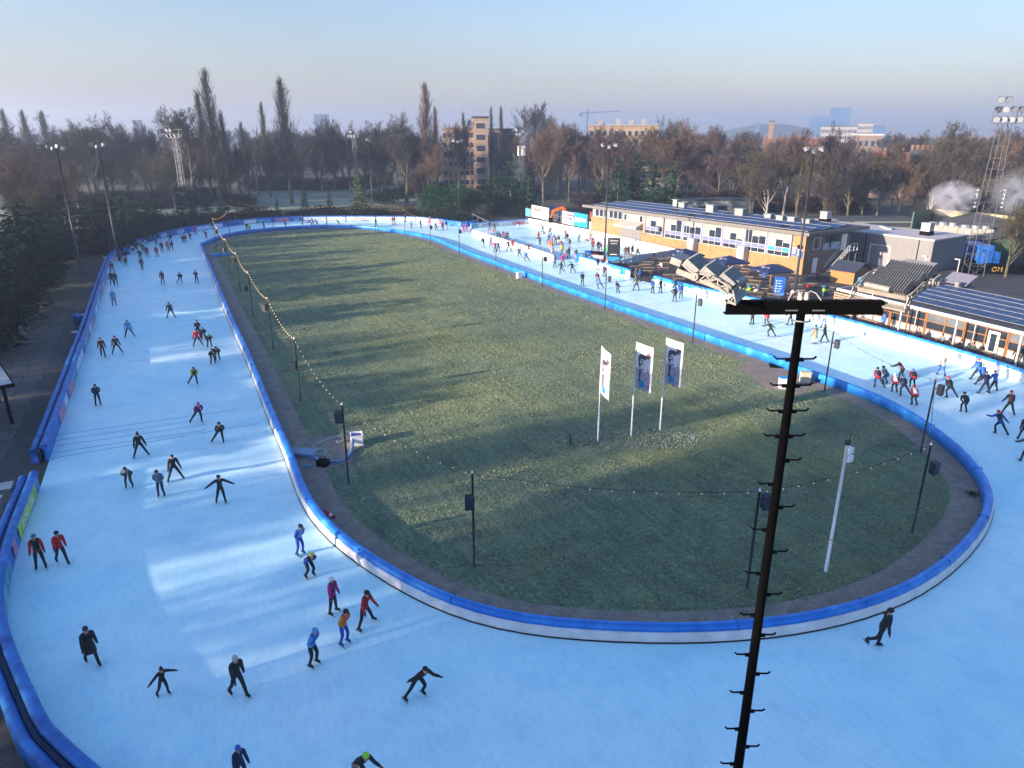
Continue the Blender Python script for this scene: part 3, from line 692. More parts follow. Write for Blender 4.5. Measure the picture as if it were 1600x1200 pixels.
for (px, py), (sh, sd), lb in SP:
    x, y = P(px, py); o = empty('light_pole', 'thin black string-light pole ' + lb, 'light pole', (x, y, 0), 0, 'string-light poles round the grass')
    MB().tube([(0, 0, 0), (0, 0, POLE_H)], [.062, .05], 8).build('pole', M_MASTDK, o, True)
    MB().tube([(0, 0, POLE_H), (0, 0, POLE_H + .14)], [.05, .035], 8).build('cap', M_RED if lb.endswith('red tip') or 'red skaters' in lb else M_WHITE, o, True)
    if sh:
        m_ = MB(); f = RT * .18 * sd; out = (Vector((x, y, 0)) - Vector((26, 80, 0))).normalized(); sdv = Vector((-out.y, out.x, 0))
        m_.add([Vector((0, 0, sh)) + f + out * .05 + sdv * a + Vector((0, 0, b)) for a, b in ((-.17, -.3), (.17, -.3), (.17, .3), (-.17, .3))] +
               [Vector((0, 0, sh)) + f + out * .36 + sdv * a + Vector((0, 0, b - .06)) for a, b in ((-.22, -.3), (.22, -.3), (.22, .3), (-.22, .3))],
               [(0, 1, 2, 3), (7, 6, 5, 4), (0, 4, 5, 1), (1, 5, 6, 2), (2, 6, 7, 3), (3, 7, 4, 0)])
        s_ = m_.build('speaker', M_SPEAKER, o)
        MB().bar((0, 0, sh), Vector((0, 0, sh)) + f + out * .06, .05).build('bracket', M_MASTDK, s_)
    tops.append(Vector((x, y, POLE_H)))
bulb_me = None
warm = set(range(16, 23)) | {0, 1, 2, 23}
order = list(range(len(SP)))
for i in order:
    j = (i + 1) % len(SP); a, b = tops[i], tops[j]; L = (b - a).length
    lb = '%s bulb string from the pole %s' % ('warm' if i in warm or 11 <= i <= 15 else 'dark', SP[i][2])
    sag = .035 * L if i not in (1, 2) else .03 * L
    def at_(t): return a.lerp(b, t) - Vector((0, 0, sag * 4 * t * (1 - t)))
    m_ = MB(); m_.tube([at_(k / 14) for k in range(15)], .012, 4)
    n_ = max(5, int(L / .9)); n_ = min(n_, 26)
    o = m_.build('string_lights', M_CABLE); tag(o, lb, 'string lights', 'string lights between the poles')
    for k in range(n_):
        c = at_((k + .5) / n_) - Vector((0, 0, .07))
        if bulb_me is None:
            q = MB(); q.lathe([(.010, .05), (.016, .03), (.034, .0), (.024, -.028), (0.004, -.036)], 8); bo = q.build('bulb', M_BULB, o, True); bulb_me = bo.data
        else:
            bo = bpy.data.objects.new('bulb', bulb_me); link(bo, o)
        bo.location = c
        bo.material_slots[0].link = 'OBJECT'; bo.material_slots[0].material = M_BULBDIM if i in (0, 1, 2, 23) else M_BULB if (i in warm or 11 <= i <= 15) else M_BULBOFF
# warm string along the hedge behind the far bend
hp_ = [P(px, 338, 1.0) for px in (372, 420, 470, 520, 560, 582, 610, 660)]
for i in range(len(hp_) - 1):
    a = Vector((*hp_[i], 3.4 + (1.0 if 4 <= i <= 5 else 0))); b = Vector((*hp_[i + 1], 3.4 + (1.0 if 3 <= i <= 4 else 0)))
    if i == 0: a.z = 4.2
    m_ = MB(); pts = [a.lerp(b, t / 10) - Vector((0, 0, .5 * 4 * t / 10 * (1 - t / 10))) for t in range(11)]; m_.tube(pts, .012, 4)
    o = m_.build('string_lights', M_CABLE); tag(o, ['warm bulb string over the first adverts of the far bend', 'warm bulb string over the far bend behind the lime skater', 'warm bulb string over the far bend behind the dark striding pair', 'warm bulb string rising over the far bend behind the yellow skater', 'highest warm bulb string below the sunlit conifer', 'steep warm bulb string falling behind the green skater', 'low warm bulb string ending near the red and dark pair'][i], 'string lights', 'string lights over the hedge')
    for k in range(11):
        t = (k + .5) / 11; bo = bpy.data.objects.new('bulb', bulb_me); link(bo, o); bo.location = a.lerp(b, t) - Vector((0, 0, .5 * 4 * t * (1 - t) + .06)); bo.scale = (1.0,) * 3
for i, p in enumerate(hp_):
    z = 4.4 if i in (0,) else (4.4 if i in (4, 5) else 3.4)
    o = empty('light_pole', ['thin post holding the first warm string behind the far bend', 'second thin post behind the far bend hoarding', 'third thin post behind the far bend hoarding', 'fourth thin post behind the far bend hoarding', 'taller post under the sunlit conifer', 'taller post just beyond the sunlit conifer', 'post where the warm string drops behind the far bend', 'last post of the warm string by the hedge'][i], 'light pole', (p[0], p[1], 0), 0, 'posts of the hedge string lights')
    MB().tube([(0, 0, 0), (0, 0, z)], .03, 6).build('pole', M_MASTDK, o)

# ================================================================== flags and posts in the grass
def flag(bx, by, tx, ty, yaw_d, wid, label):
    x, y = P(bx, by); o = empty('flag_pole', label, 'flag', (x, y, 0), 0, 'advertising flags in the grass')
    H = 6.5; MB().tube([(0, 0, 0), (0, 0, H)], [.055, .04], 10).build('pole', M_WHITE, o, True)
    d = Vector((math.cos(yaw_d), math.sin(yaw_d), 0)); nrm = d.cross(Vector((0, 0, 1)))
    NX, NZ = 12, 26; h = 3.05; vs = []; fs = []; mi = []
    m_ = MB()
    def pt(u, v, off=0):
        return Vector((0, 0, H - .05 - v * h - .22 * u)) + d * (.07 + u * wid) + nrm * (.06 * math.sin(u * 4.2 + v * 1.3) * u + off)
    for sgn in (0, 1):
        off = .004 * sgn
        vs = [pt(i / NX, k / NZ, off) for k in range(NZ + 1) for i in range(NX + 1)]
        fs = [(k * (NX + 1) + i, k * (NX + 1) + i + 1, (k + 1) * (NX + 1) + i + 1, (k + 1) * (NX + 1) + i) for k in range(NZ) for i in range(NX)]
        if sgn: fs = [f[::-1] for f in fs]
        for k in range(NZ):
            for i in range(NX): m_.add([], [], 0)
        b = len(m_.v); m_.v += [tuple(v) for v in vs]; m_.f += [tuple(b + q for q in f) for f in fs]
        m_.m += [1 if (k / NZ) > .52 - .05 * math.sin(i * 1.7) else 0 for k in range(NZ) for i in range(NX)]
    cloth = m_.build('flag_cloth', [mat('flag_white', (.82, .80, .86), .7, .1, 2), mat('flag_grey_ice', (.36, .36, .45), .7, .35, 5, detail=6)], o, True)
    # printed bent skater, script word and blue disc, both sides
    def shape(poly, name, mt):
        q = MB()
        for s_ in (-1, 1):
            pts = [pt(u, v, -.012 if s_ < 0 else .016) for u, v in poly]
            q.add(pts, [tuple(range(len(pts)))])
        return q.build(name, mt, cloth)
    q = MB()
    for poly in ([(.10,.36),(.12,.26),(.28,.215),(.60,.225),(.66,.27),(.50,.33),(.36,.40),(.30,.47),(.14,.47)], [(.14,.46),(.31,.46),(.34,.60),(.20,.62)], [(.20,.61),(.34,.60),(.30,.785),(.21,.785)], [(.17,.78),(.30,.78),(.46,.80),(.46,.815),(.16,.81)], [(.30,.36),(.40,.34),(.46,.46),(.40,.48)]):
        for s_ in (-1, 1):
            pts = [pt(u, v, -.012 if s_ < 0 else .016) for u, v in poly]; cc = sum(pts, Vector()) / len(pts)
            q.add(pts + [cc], [(i, (i + 1) % len(pts), len(pts)) for i in range(len(pts))])
    q.build('skater_print', mat('print_dark', (.06, .065, .11), .7, .25, 4), cloth)
    shape([(.60,.20),(.64,.165),(.72,.15),(.82,.165),(.88,.205),(.90,.225),(.80,.235),(.80,.265),(.70,.29),(.64,.26)], 'head_print', mat('print_brown', (.16, .10, .10), .7, .3, 4))
    shape([(.40 + .20 * math.cos(a), .865 + .20 * wid / h * math.sin(a)) for a in [2 * math.pi * k / 18 for k in range(18)]], 'disc_print', M_CYAN)
    q = MB()
    for s_ in (-1, 1):
        for st in ([(.46,.33),(.36,.31),(.26,.36),(.24,.42),(.32,.40),(.44,.33),(.46,.38),(.38,.47),(.26,.54),(.16,.55),(.14,.51),(.26,.49),(.42,.47)],
                   [(.58,.42),(.50,.42),(.48,.46),(.56,.46),(.60,.42),(.61,.46)], [(.74,.42),(.66,.42),(.64,.46),(.72,.46),(.76,.42),(.77,.46)], [(.80,.42),(.79,.54)], [(.80,.43),(.88,.42),(.88,.46),(.80,.46)], [(.46,.50),(.66,.52),(.92,.545)]):
            for (u0, v0), (u1, v1) in zip(st[:-1], st[1:]): q.bar(pt(u0, v0, -.02 if s_ < 0 else .024), pt(u1, v1, -.02 if s_ < 0 else .024), .012, .045)
    q.build('script_print', M_TXTW, cloth)
    return o
ang = math.atan2(RT.y, RT.x)
flag(934, 690, 943, 540, ang + R(-68), 1.0, 'white flag on a pole seen nearly edge-on, closest to the short stake')
flag(986, 681, 1009, 530, ang + R(-30), 1.05, 'white flag with bent skater print between the other two flags')
flag(1031, 672, 1044, 526, ang + R(-27), 1.05, 'white flag with bent skater print nearest the sunny straight')
x, y = P(891, 697); o = MB().tube([(0, 0, 0), (0, 0, .85)], .05, 8).lathe([(.06, .85), (.06, .9), (0.01, .92)], 8).build('stake', M_MASTDK); o.location = (x, y, 0); tag(o, 'short dark stake in the tufted mound beside the flags', 'stake')
x, y = P(1290, 893); o = empty('camera_post', 'white post with camera boxes at its top in the near grass', 'post', (x, y, 0))
MB().tube([(0, 0, 0), (0, 0, 6.35)], [.075, .065], 12).build('pole', M_WHITE, o, True)
MB().box(.03, .32, -.12, .12, 5.95, 6.2).box(.06, .34, -.14, .10, 5.55, 5.85).build('camera_box', M_WHITE, o)
m_ = MB(); m_.lathe([(.09, 6.35), (.11, 6.42), (.03, 6.5)], 10); m_.tube([(.04, 0, 6.4), (.16, .02, 6.8)], .02, 6); m_.box(-.12, .12, -.05, .05, 6.42, 6.56); m_.build('sensor', M_MASTDK, o)
m_ = MB(); m_.lathe([(.09, 1.7), (.09, 1.74)], 12); m_.build('strap', M_ORANGE, o)
# tufted mound round the flag poles
def m_leaf0(name):
    m, t, N, bs = node_mat(name); ge = N.new('ShaderNodeNewGeometry')
    r_ = ramp(N, [(0, (.13, .17, .11)), (.6, (.22, .27, .22)), (1, (.42, .46, .46))]); t.links.new(ge.outputs['Random Per Island'], r_.inputs[0]); t.links.new(r_.outputs[0], bs.inputs['Base Color']); bs.inputs['Roughness'].default_value = .9
    return m
def mound():
    rg = np.random.default_rng(9); c = P(985, 686); m_ = MB()
    for k in range(5200):
        a = rg.random() * 6.283; r = math.sqrt(rg.random())
        dx, dy = math.cos(a) * r, math.sin(a) * r
        p = RT * dx * 4.9 + FW * dy * 1.7 + Vector((c[0], c[1], 0)); 
        if rg.random() > .35 + .65 * abs(r): continue
        h = .05 + .11 * rg.random(); t = rg.random() * 6.28; w_ = .035
        m_.add([p + Vector((math.cos(t) * w_, math.sin(t) * w_, .02)), p - Vector((math.cos(t) * w_, math.sin(t) * w_, -.02)), p + Vector((rg.normal() * .06, rg.normal() * .06, h))], [(0, 1, 2)])
    o = m_.build('grass_tufts', m_leaf0('frosted_tufts')); tag(o, 'rough frosted grass tufts round the feet of the flags', 'grass', kind='stuff')
mound()
# ================================================================== people
SKINM = mat('skin', (.52, .30, .21), .6, .08, 12)
SKATE = mat('black_skate_boot', (.015, .015, .018), .4, .2, 12); BLADE = mat('steel_blade', (.5, .5, .52), .25, .05, 10, metal=1.0)
PCOL = dict(k=(.012, .013, .016), n=(.013, .02, .055), b=(.02, .12, .48), B=(.02, .06, .35), c=(.10, .30, .55), r=(.45, .012, .02), R=(.20, .015, .025), m=(.50, .02, .20), p=(.14, .02, .10), o=(.62, .20, .015),
            O=(.60, .09, .02), y=(.60, .48, .03), g=(.07, .55, .08), G=(.03, .07, .05), t=(.02, .22, .30), w=(.65, .64, .62), e=(.48, .42, .33), s=(.16, .18, .21), S=(.08, .13, .20), h=(.10, .035, .025), v=(.10, .095, .06), l=(.30, .70, .05), d=(.03, .03, .035), q=(.30, .24, .16))
CN = dict(k='black_cloth', n='navy_cloth', b='blue_cloth', B='royal_blue_cloth', c='pale_blue_cloth', r='red_cloth', R='maroon_cloth', m='magenta_cloth', p='purple_cloth', o='amber_cloth', O='orange_cloth', y='yellow_cloth', g='green_cloth', G='bottle_green_cloth', t='teal_cloth', w='white_cloth', e='cream_cloth', s='grey_cloth', S='slate_cloth', h='brown_cloth', v='olive_cloth', l='lime_cloth', d='charcoal_cloth', q='tan_cloth')
def cloth(k): return mat(CN[k], PCOL[k], .75, .22, 9)

def rot(v, ax, deg): return Matrix.Rotation(R(deg), 3, ax) @ v
def pose_joints(lean=10, side=0, head=0, turn=0, legs=((10, 5, 15), (0, 5, 15)), arms=((0, 10, 15), (0, 10, 15)), back=0, **kw):
    """Forward kinematics; +y is the way the figure faces, z up. Leg: (forward, out, knee). Arm: (forward, out, elbow)."""
    J = {}; hip = Vector((0, 0, 0)); up = rot(rot(Vector((0, 0, 1)), 'X', -lean), 'Y', side)
    up2 = rot(rot(Vector((0, 0, 1)), 'X', -lean * 1.18 - back), 'Y', side)
    J['hip'] = hip; J['waist'] = hip + up * .17; J['chest'] = J['waist'] + up * .20; J['sh'] = J['chest'] + up2 * .13
    J['neck'] = J['sh'] + up2 * .07; hd = rot(rot(Vector((0, 0, 1)), 'X', -lean * .45 - head), 'Y', side * .5); J['head0'] = J['neck'] + hd * .05; J['head1'] = J['neck'] + hd * .14 + rot(Vector((0, .015, 0)), 'X', -lean * .4); J['head2'] = J['neck'] + hd * .235
    J['hd'] = hd
    for s, nm, (f, o, kn) in ((-1, 'L', legs[0]), (1, 'R', legs[1])):
        h = Vector((.09 * s, 0, -.02)); t = rot(rot(Vector((0, 0, -1)), 'Y', -o * s), 'X', f)
        sh = rot(rot(Vector((0, 0, -1)), 'Y', -o * s), 'X', f - kn)
        J['th' + nm] = h; J['kn' + nm] = h + t * .43; J['an' + nm] = J['kn' + nm] + sh * .42
        J['fd' + nm] = rot(rot(Vector((0, 1, 0)), 'X', (f - kn) * .55), 'Z', -o * s * .35); J['to' + nm] = J['an' + nm] + J['fd' + nm] * .17 + sh * .055
        J['sd' + nm] = sh
    for s, nm, (f, o, el) in ((-1, 'L', arms[0]), (1, 'R', arms[1])):
        a = J['sh'] + rot(rot(Vector((.185 * s, 0, -.01)), 'X', -lean), 'Z', turn); u = rot(rot(Vector((0, 0, -1)), 'Y', -o * s), 'X', f - lean * .0)
        J['s' + nm] = a; J['e' + nm] = a + u * .29
        inw = kw.get('inw', 0)
        fo = rot(rot(rot(Vector((0, 0, -1)), 'Y', -(o - inw) * s), 'X', f + el), 'Z', 0)
        J['w' + nm] = J['e' + nm] + fo * .25; J['h' + nm] = J['w' + nm] + fo * .09; J['f' + nm] = fo
    zs = [J['an' + nm].z + (J['sd' + nm].z) * .06 for nm in 'LR'] + [J['to' + n].z for n in 'LR']
    low = min(zs) - (.09 if not kw.get('sit') else .0)
    sup = [J['an' + nm] for nm in 'LR' if J['an' + nm].z < min(J['anL'].z, J['anR'].z) + .12]
    c = sum(sup, Vector()) / len(sup); off = Vector((c.x, c.y, low))
    if kw.get('sit'): off = Vector((0, 0, -.45))
    for k_ in J:
        if k_ != 'hd' and k_[:2] not in ('fd', 'sd') and k_ not in ('fL', 'fR'): J[k_] = J[k_] - off
    return J
POSES = dict(
    stand=dict(lean=4, legs=((2, 6, 4), (-2, 7, 4)), arms=((4, 9, 12), (2, 10, 14))),
    glide=dict(lean=24, legs=((20, 4, 34), (14, 5, 30)), arms=((-22, 12, -6), (-20, 12, -6)), inw=45),
    stride=dict(lean=40, legs=((36, 2, 62), (-12, 30, 12)), arms=((-30, 14, -8), (-26, 14, -6)), inw=40, head=-14),
    swing=dict(lean=42, legs=((40, 3, 66), (-14, 26, 10)), arms=((48, 18, 35), (-55, 22, 5)), head=-14),
    arms=dict(lean=14, legs=((16, 6, 26), (-4, 12, 20)), arms=((8, 58, 12), (6, 60, 14))),
    crouch=dict(lean=52, legs=((46, 5, 74), (40, 6, 72)), arms=((-38, 16, -14), (-36, 14, -12)), inw=40, head=-18),
    wide=dict(lean=18, legs=((8, 22, 12), (6, 20, 14)), arms=((14, 16, 20), (6, 14, 24))),
    walk=dict(lean=8, legs=((20, 4, 8), (-18, 4, 14)), arms=((-16, 10, 14), (20, 10, 30))),
    bend=dict(lean=46, legs=((16, 10, 22), (10, 10, 20)), arms=((46, 8, 22), (50, 8, 22)), head=-10),
    onel=dict(lean=14, legs=((8, 2, 12), (-30, 10, 60)), arms=((20, 20, 60), (-18, 24, 20))),
    point=dict(lean=8, legs=((6, 8, 8), (-4, 10, 8)), arms=((6, 14, 30), (78, 24, 8))),
    fold=dict(lean=8, legs=((4, 6, 6), (-4, 8, 8)), arms=((22, 14, 92), (24, 12, 96)), inw=60),
    sit=dict(lean=16, legs=((84, 8, 82), (80, 9, 84)), arms=((34, 8, 50), (36, 8, 56)), sit=1))
RAD = dict(hip=(.145, .115), waist=(.135, .10), chest=(.165, .115), sh=(.13, .095), neck=(.055, .055), head0=(.070, .078), head1=(.085, .100), head2=(.062, .07))
def body_meshes(name):
    J = pose_joints(**POSES[name])
    V_ = []; idx = {}; rad = []; reg = []
    def av(k, r, g):
        idx[k] = len(V_); V_.append(tuple(J[k])); rad.append(r if hasattr(r, '__len__') else (r, r)); reg.append(g)
    for k in ('hip', 'waist', 'chest', 'sh'): av(k, RAD[k], 'j')
    for k in ('neck', 'head0', 'head1', 'head2'): av(k, RAD[k], 'h')
    for s in 'LR':
        av('th' + s, .095, 't'); av('kn' + s, .062, 't'); av('an' + s, .044, 't'); av('to' + s, .040, 't')
        av('s' + s, .066, 'j'); av('e' + s, .048, 'j'); av('w' + s, .036, 'j'); av('h' + s, (.045, .026), 'g')
    E = [('hip', 'waist'), ('waist', 'chest'), ('chest', 'sh'), ('sh', 'neck'), ('neck', 'head0'), ('head0', 'head1'), ('head1', 'head2')]
    for s in 'LR': E += [('hip', 'th' + s), ('th' + s, 'kn' + s), ('kn' + s, 'an' + s), ('an' + s, 'to' + s), ('sh', 's' + s), ('s' + s, 'e' + s), ('e' + s, 'w' + s), ('w' + s, 'h' + s)]
    me = bpy.data.meshes.new('figure'); me.from_pydata(V_, [(idx[a], idx[b]) for a, b in E], [])
    ob = bpy.data.objects.new('figure', me); COL.objects.link(ob)
    sk = ob.modifiers.new('skin', 'SKIN'); sk.branch_smoothing = .4
    if not me.skin_vertices: me.skin_vertices.new() if hasattr(me.skin_vertices, 'new') else None
    for i, r in enumerate(rad): me.skin_vertices[0].data[i].radius = r
    me.skin_vertices[0].data[0].use_root = True
    sb = ob.modifiers.new('sub', 'SUBSURF'); sb.levels = 1; sb.render_levels = 1
    dg = bpy.context.evaluated_depsgraph_get(); dg.update(); ev = bpy.data.meshes.new_from_object(ob.evaluated_get(dg))
    bpy.data.objects.remove(ob)
    vs = [v.co.copy() for v in ev.vertices]; nr = [v.normal.copy() for v in ev.vertices]; fs = [tuple(p.vertices) for p in ev.polygons]
    segs = [(J[a], J[b], ('h' if 'head' in b or b == 'neck' else 'g' if b[0] == 'h' and b[1] in 'LR' else 't' if a[:2] in ('th', 'kn', 'an') or b[:2] == 'th' else 'j')) for a, b in E]
    def region(p):
        best = (9, 'j')
        for a, b, g in segs:
            ab = b - a; t = max(0, min(1, (p - a).dot(ab) / max(1e-9, ab.dot(ab)))); d = (p - a - ab * t).length
            w_ = .05 if g == 'j' and (b - J['waist']).length < .01 or g == 'j' and (b - J['chest']).length < .01 else 0
            if d - w_ < best[0]: best = (d - w_, g)
        return best[1]
    rf = []
    for f in fs:
        c = sum((vs[i] for i in f), Vector()) / len(f); rf.append(region(c))
    m_ = MB(); m_.add(vs, fs)
    # face and ears, fingers: joined into the same body mesh
    hd = J['hd']; fwd = Vector((0, 1, 0)); fwd = (fwd - hd * fwd.dot(hd)).normalized(); sx = fwd.cross(hd)
    c = J['head1']
    m_.add([c + fwd * .098 - hd * .005 + sx * .014, c + fwd * .098 - hd * .005 - sx * .014, c + fwd * .094 + hd * .03, c + fwd * .128 - hd * .008], [(0, 1, 3), (1, 2, 3), (2, 0, 3)])
    for k in (-1, 1): m_.obox(c + sx * .088 * k, sx * .012, fwd * .016, hd * .028)
    eyes = MB()
    for k in (-1, 1): eyes.obox(c + sx * .034 * k + fwd * .090 + hd * .018, sx * .013, fwd * .008, hd * .007)
    eyes.obox(c + fwd * .088 - hd * .045, sx * .022, fwd * .006, hd * .005)
    fingers = MB()
    for s, k in (('L', -1), ('R', 1)):
        h = J['h' + s]; f = J['f' + s]; side = f.cross(Vector((0, 1, 0))); side = side.normalized() if side.length > .1 else Vector((0, 0, 1)); pn = f.cross(side)
        for q, (o_, L) in enumerate(((-.026, .062), (-.009, .074), (.009, .070), (.026, .055))):
            a = h + side * o_; fingers.tube([a - f * .02, a + f * L * .55, a + f * L * .9 + pn * .02], [.011, .010, .007], 5)
        a = h - f * .04 + side * .03; fingers.tube([a, a + side * .03 + f * .03, a + side * .036 + f * .06 + pn * .01], [.012, .011, .008], 5)
    nb = len(fs); m_.add(fingers.v, fingers.f)
    me_body = m_.build('tmp', [SKINM], None, True); body = me_body.data; bpy.data.objects.remove(me_body)
    def shell(g, off):
        fm = [f for f, r_ in zip(fs, rf) if r_ in g]; use = sorted({i for f in fm for i in f}); mp = {i: k for k, i in enumerate(use)}
        q = MB(); q.add([vs[i] + nr[i] * off for i in use], [tuple(mp[i] for i in f) for f in fm])
        o = q.build('tmp', [SKINM], None, True); d = o.data; bpy.data.objects.remove(o); return d
    tors = [(J['waist'], J['chest']), (J['chest'], J['sh'])]
    def near_torso(f):
        p = sum((vs[i] for i in f), Vector()) / len(f); best = 9
        for a, b in tors:
            ab = b - a; t = max(0, min(1, (p - a).dot(ab) / ab.dot(ab))); best = min(best, (p - a - ab * t).length)
        return best < .155
    fv = [f for f, r_ in zip(fs, rf) if r_ == 'j' and near_torso(f)]; use_ = sorted({i for f in fv for i in f}); mp_ = {i: k for k, i in enumerate(use_)}
    vq = MB(); vq.add([vs[i] + nr[i] * .031 for i in use_], [tuple(mp_[i] for i in f) for f in fv])
    def mesh_of(q, mt=SKATE, sm=True):
        o = q.build('tmp', mt, None, sm); d = o.data; bpy.data.objects.remove(o); return d
    out = dict(body=body, jacket=shell('j', .022), trousers=shell('t', .012), eyes=mesh_of(eyes, M_BLACK, False))
    gl = MB(); fm = [f for f, r_ in zip(fs, rf) if r_ == 'g']; use = sorted({i for f in fm for i in f}); mp = {i: k for k, i in enumerate(use)}
    gl.add([vs[i] + nr[i] * .006 for i in use], [tuple(mp[i] for i in f) for f in fm])
    for v in fingers.v: pass
    gl.add(fingers.v, fingers.f); out['gloves'] = mesh_of(gl)
    for s in 'LR':
        a = J['an' + s]; f = J['fd' + s].normalized(); u = -J['sd' + s]; u = (u - f * u.dot(f)).normalized(); x = f.cross(u)
        q = MB(); q.tube([a + u * .10, a - u * .01, a - u * .045 + f * .02], [.058, .056, .05], 8)
        q.tube([a - u * .045 - f * .07, a - u * .045 + f * .04, a - u * .052 + f * .15, a - u * .055 + f * .185], [.045, .052, .044, .022], 8)
        q2 = MB(); q2.obox(a - u * .118 + f * .06, f * .21, x * .004, u * .020); q2.obox(a - u * .085 - f * .04, f * .02, x * .018, u * .02); q2.obox(a - u * .085 + f * .12, f * .02, x * .018, u * .02)
        b0 = len(q.f); q.add(q2.v, q2.f, 1); out['skate' + s] = mesh_of(q, [SKATE, BLADE])
    # headgear in the head's frame
    mm = frame(J['head1'] + hd * .03, sx, fwd)
    def cap_mesh(rx, ry, rz, z0=-.1, peak=False, pom=False):
        q = MB(); prof = []
        for k in range(7):
            a = (k / 6) * math.pi / 2; prof.append((math.cos(a), math.sin(a)))
        vs_ = []; n = 12
        for r_, z_ in [(1.0, z0 / rz)] + prof:
            for j in range(n):
                t = 2 * math.pi * j / n; front = max(0, math.sin(t))
                vs_.append(mm @ Vector((rx * r_ * math.cos(t), ry * r_ * math.sin(t) - .01, rz * z_ + (0.055 * front if z_ < 0 else 0))))
        fs_ = [(i * n + j, i * n + (j + 1) % n, (i + 1) * n + (j + 1) % n, (i + 1) * n + j) for i in range(7) for j in range(n)]
        q.add(vs_, fs_)
        if pom: q.lathe([(.01, -.04), (.045, -.01), (.04, .03), (.01, .045)], 8, tuple(mm @ Vector((0, -.01, rz + .03))))
        return mesh_of(q)
    out['helmet'] = cap_mesh(.105, .135, .105, -.05); out['hat'] = cap_mesh(.098, .118, .10, -.075, pom=True); out['cap'] = cap_mesh(.097, .117, .085, -.05)
    out['hair'] = cap_mesh(.095, .116, .088, -.11)
    cq = MB(); hp, wa = J['hip'], J['waist']; kn = (J['knL'] + J['knR']) / 2
    pts = [J['chest'], wa, hp, hp.lerp(kn, .45), hp.lerp(kn, .85)]; cq.tube(pts, [.17, .17, .19, .215, .235], 12, cap=False); out['coat'] = mesh_of(cq); out['vest'] = mesh_of(vq, SKINM)
    return out
PM = {}
GROUP_SK = {'t': 'skaters on the track', 'h': 'skaters on the hockey rink', 'r': 'visitors on the terrace', 'p': 'visitors by the pavilion'}
def person(px, py, pose, col, hatk, label, grp='t', sc=1.0, head=None, z=.02, mirror=False, coat=False, at=None, noskate=False, vest=None):
    """col: jacket, trousers, hat colour letters; hatk: c cap, h hat, m helmet, a hair."""
    if pose not in PM: PM[pose] = body_meshes(pose)
    M_ = PM[pose]; x, y = at if at else P(px, py, z)
    def part(nm, me, mt, par, slots=None):
        o = bpy.data.objects.new(nm, me); link(o, par)
        o.material_slots[0].link = 'OBJECT'; o.material_slots[0].material = mt
        return o
    b = bpy.data.objects.new('person', M_['body']); link(b); tag(b, label, 'person', GROUP_SK[grp]); b.location = (x, y, z)
    if head is None:
        if grp == 't':
            dx, dy = (x - 26) / 30, (y - 80) / 66
            if x < 6 and 35 < y < 135: v = (0, -1)
            elif x > 44 and 35 < y < 130: v = (0, 1)
            else: v = (-dy * 30, dx * 66)
            head = math.atan2(-v[0], v[1]) + rnd.uniform(-.25, .25)
        else: head = rnd.uniform(0, 6.28)
    b.rotation_euler = (0, 0, head); s = sc * rnd.uniform(.98, 1.03); b.scale = (-s if mirror else s, s, s)
    part('jacket', M_['jacket'], cloth(col[0]), b); part('trousers', M_['trousers'], cloth(col[1]), b)
    if vest: part('vest', M_['vest'], cloth(vest), b)
    if coat: part('coat_skirt', M_['coat'], cloth(col[0]), b)
    near = math.hypot(x, y) < 75
    if near:
        part('gloves', M_['gloves'], cloth('k'), b); part('face', M_['eyes'], M_BLACK, b)
    part({'c': 'cap', 'h': 'hat', 'm': 'helmet', 'a': 'hair'}[hatk], M_[{'c': 'cap', 'h': 'hat', 'm': 'helmet', 'a': 'hair'}[hatk]], cloth(col[2]), b)
    if not noskate:
        for q in 'LR': part('skate', M_['skate' + q], SKATE, b)
    return b
CH = .70
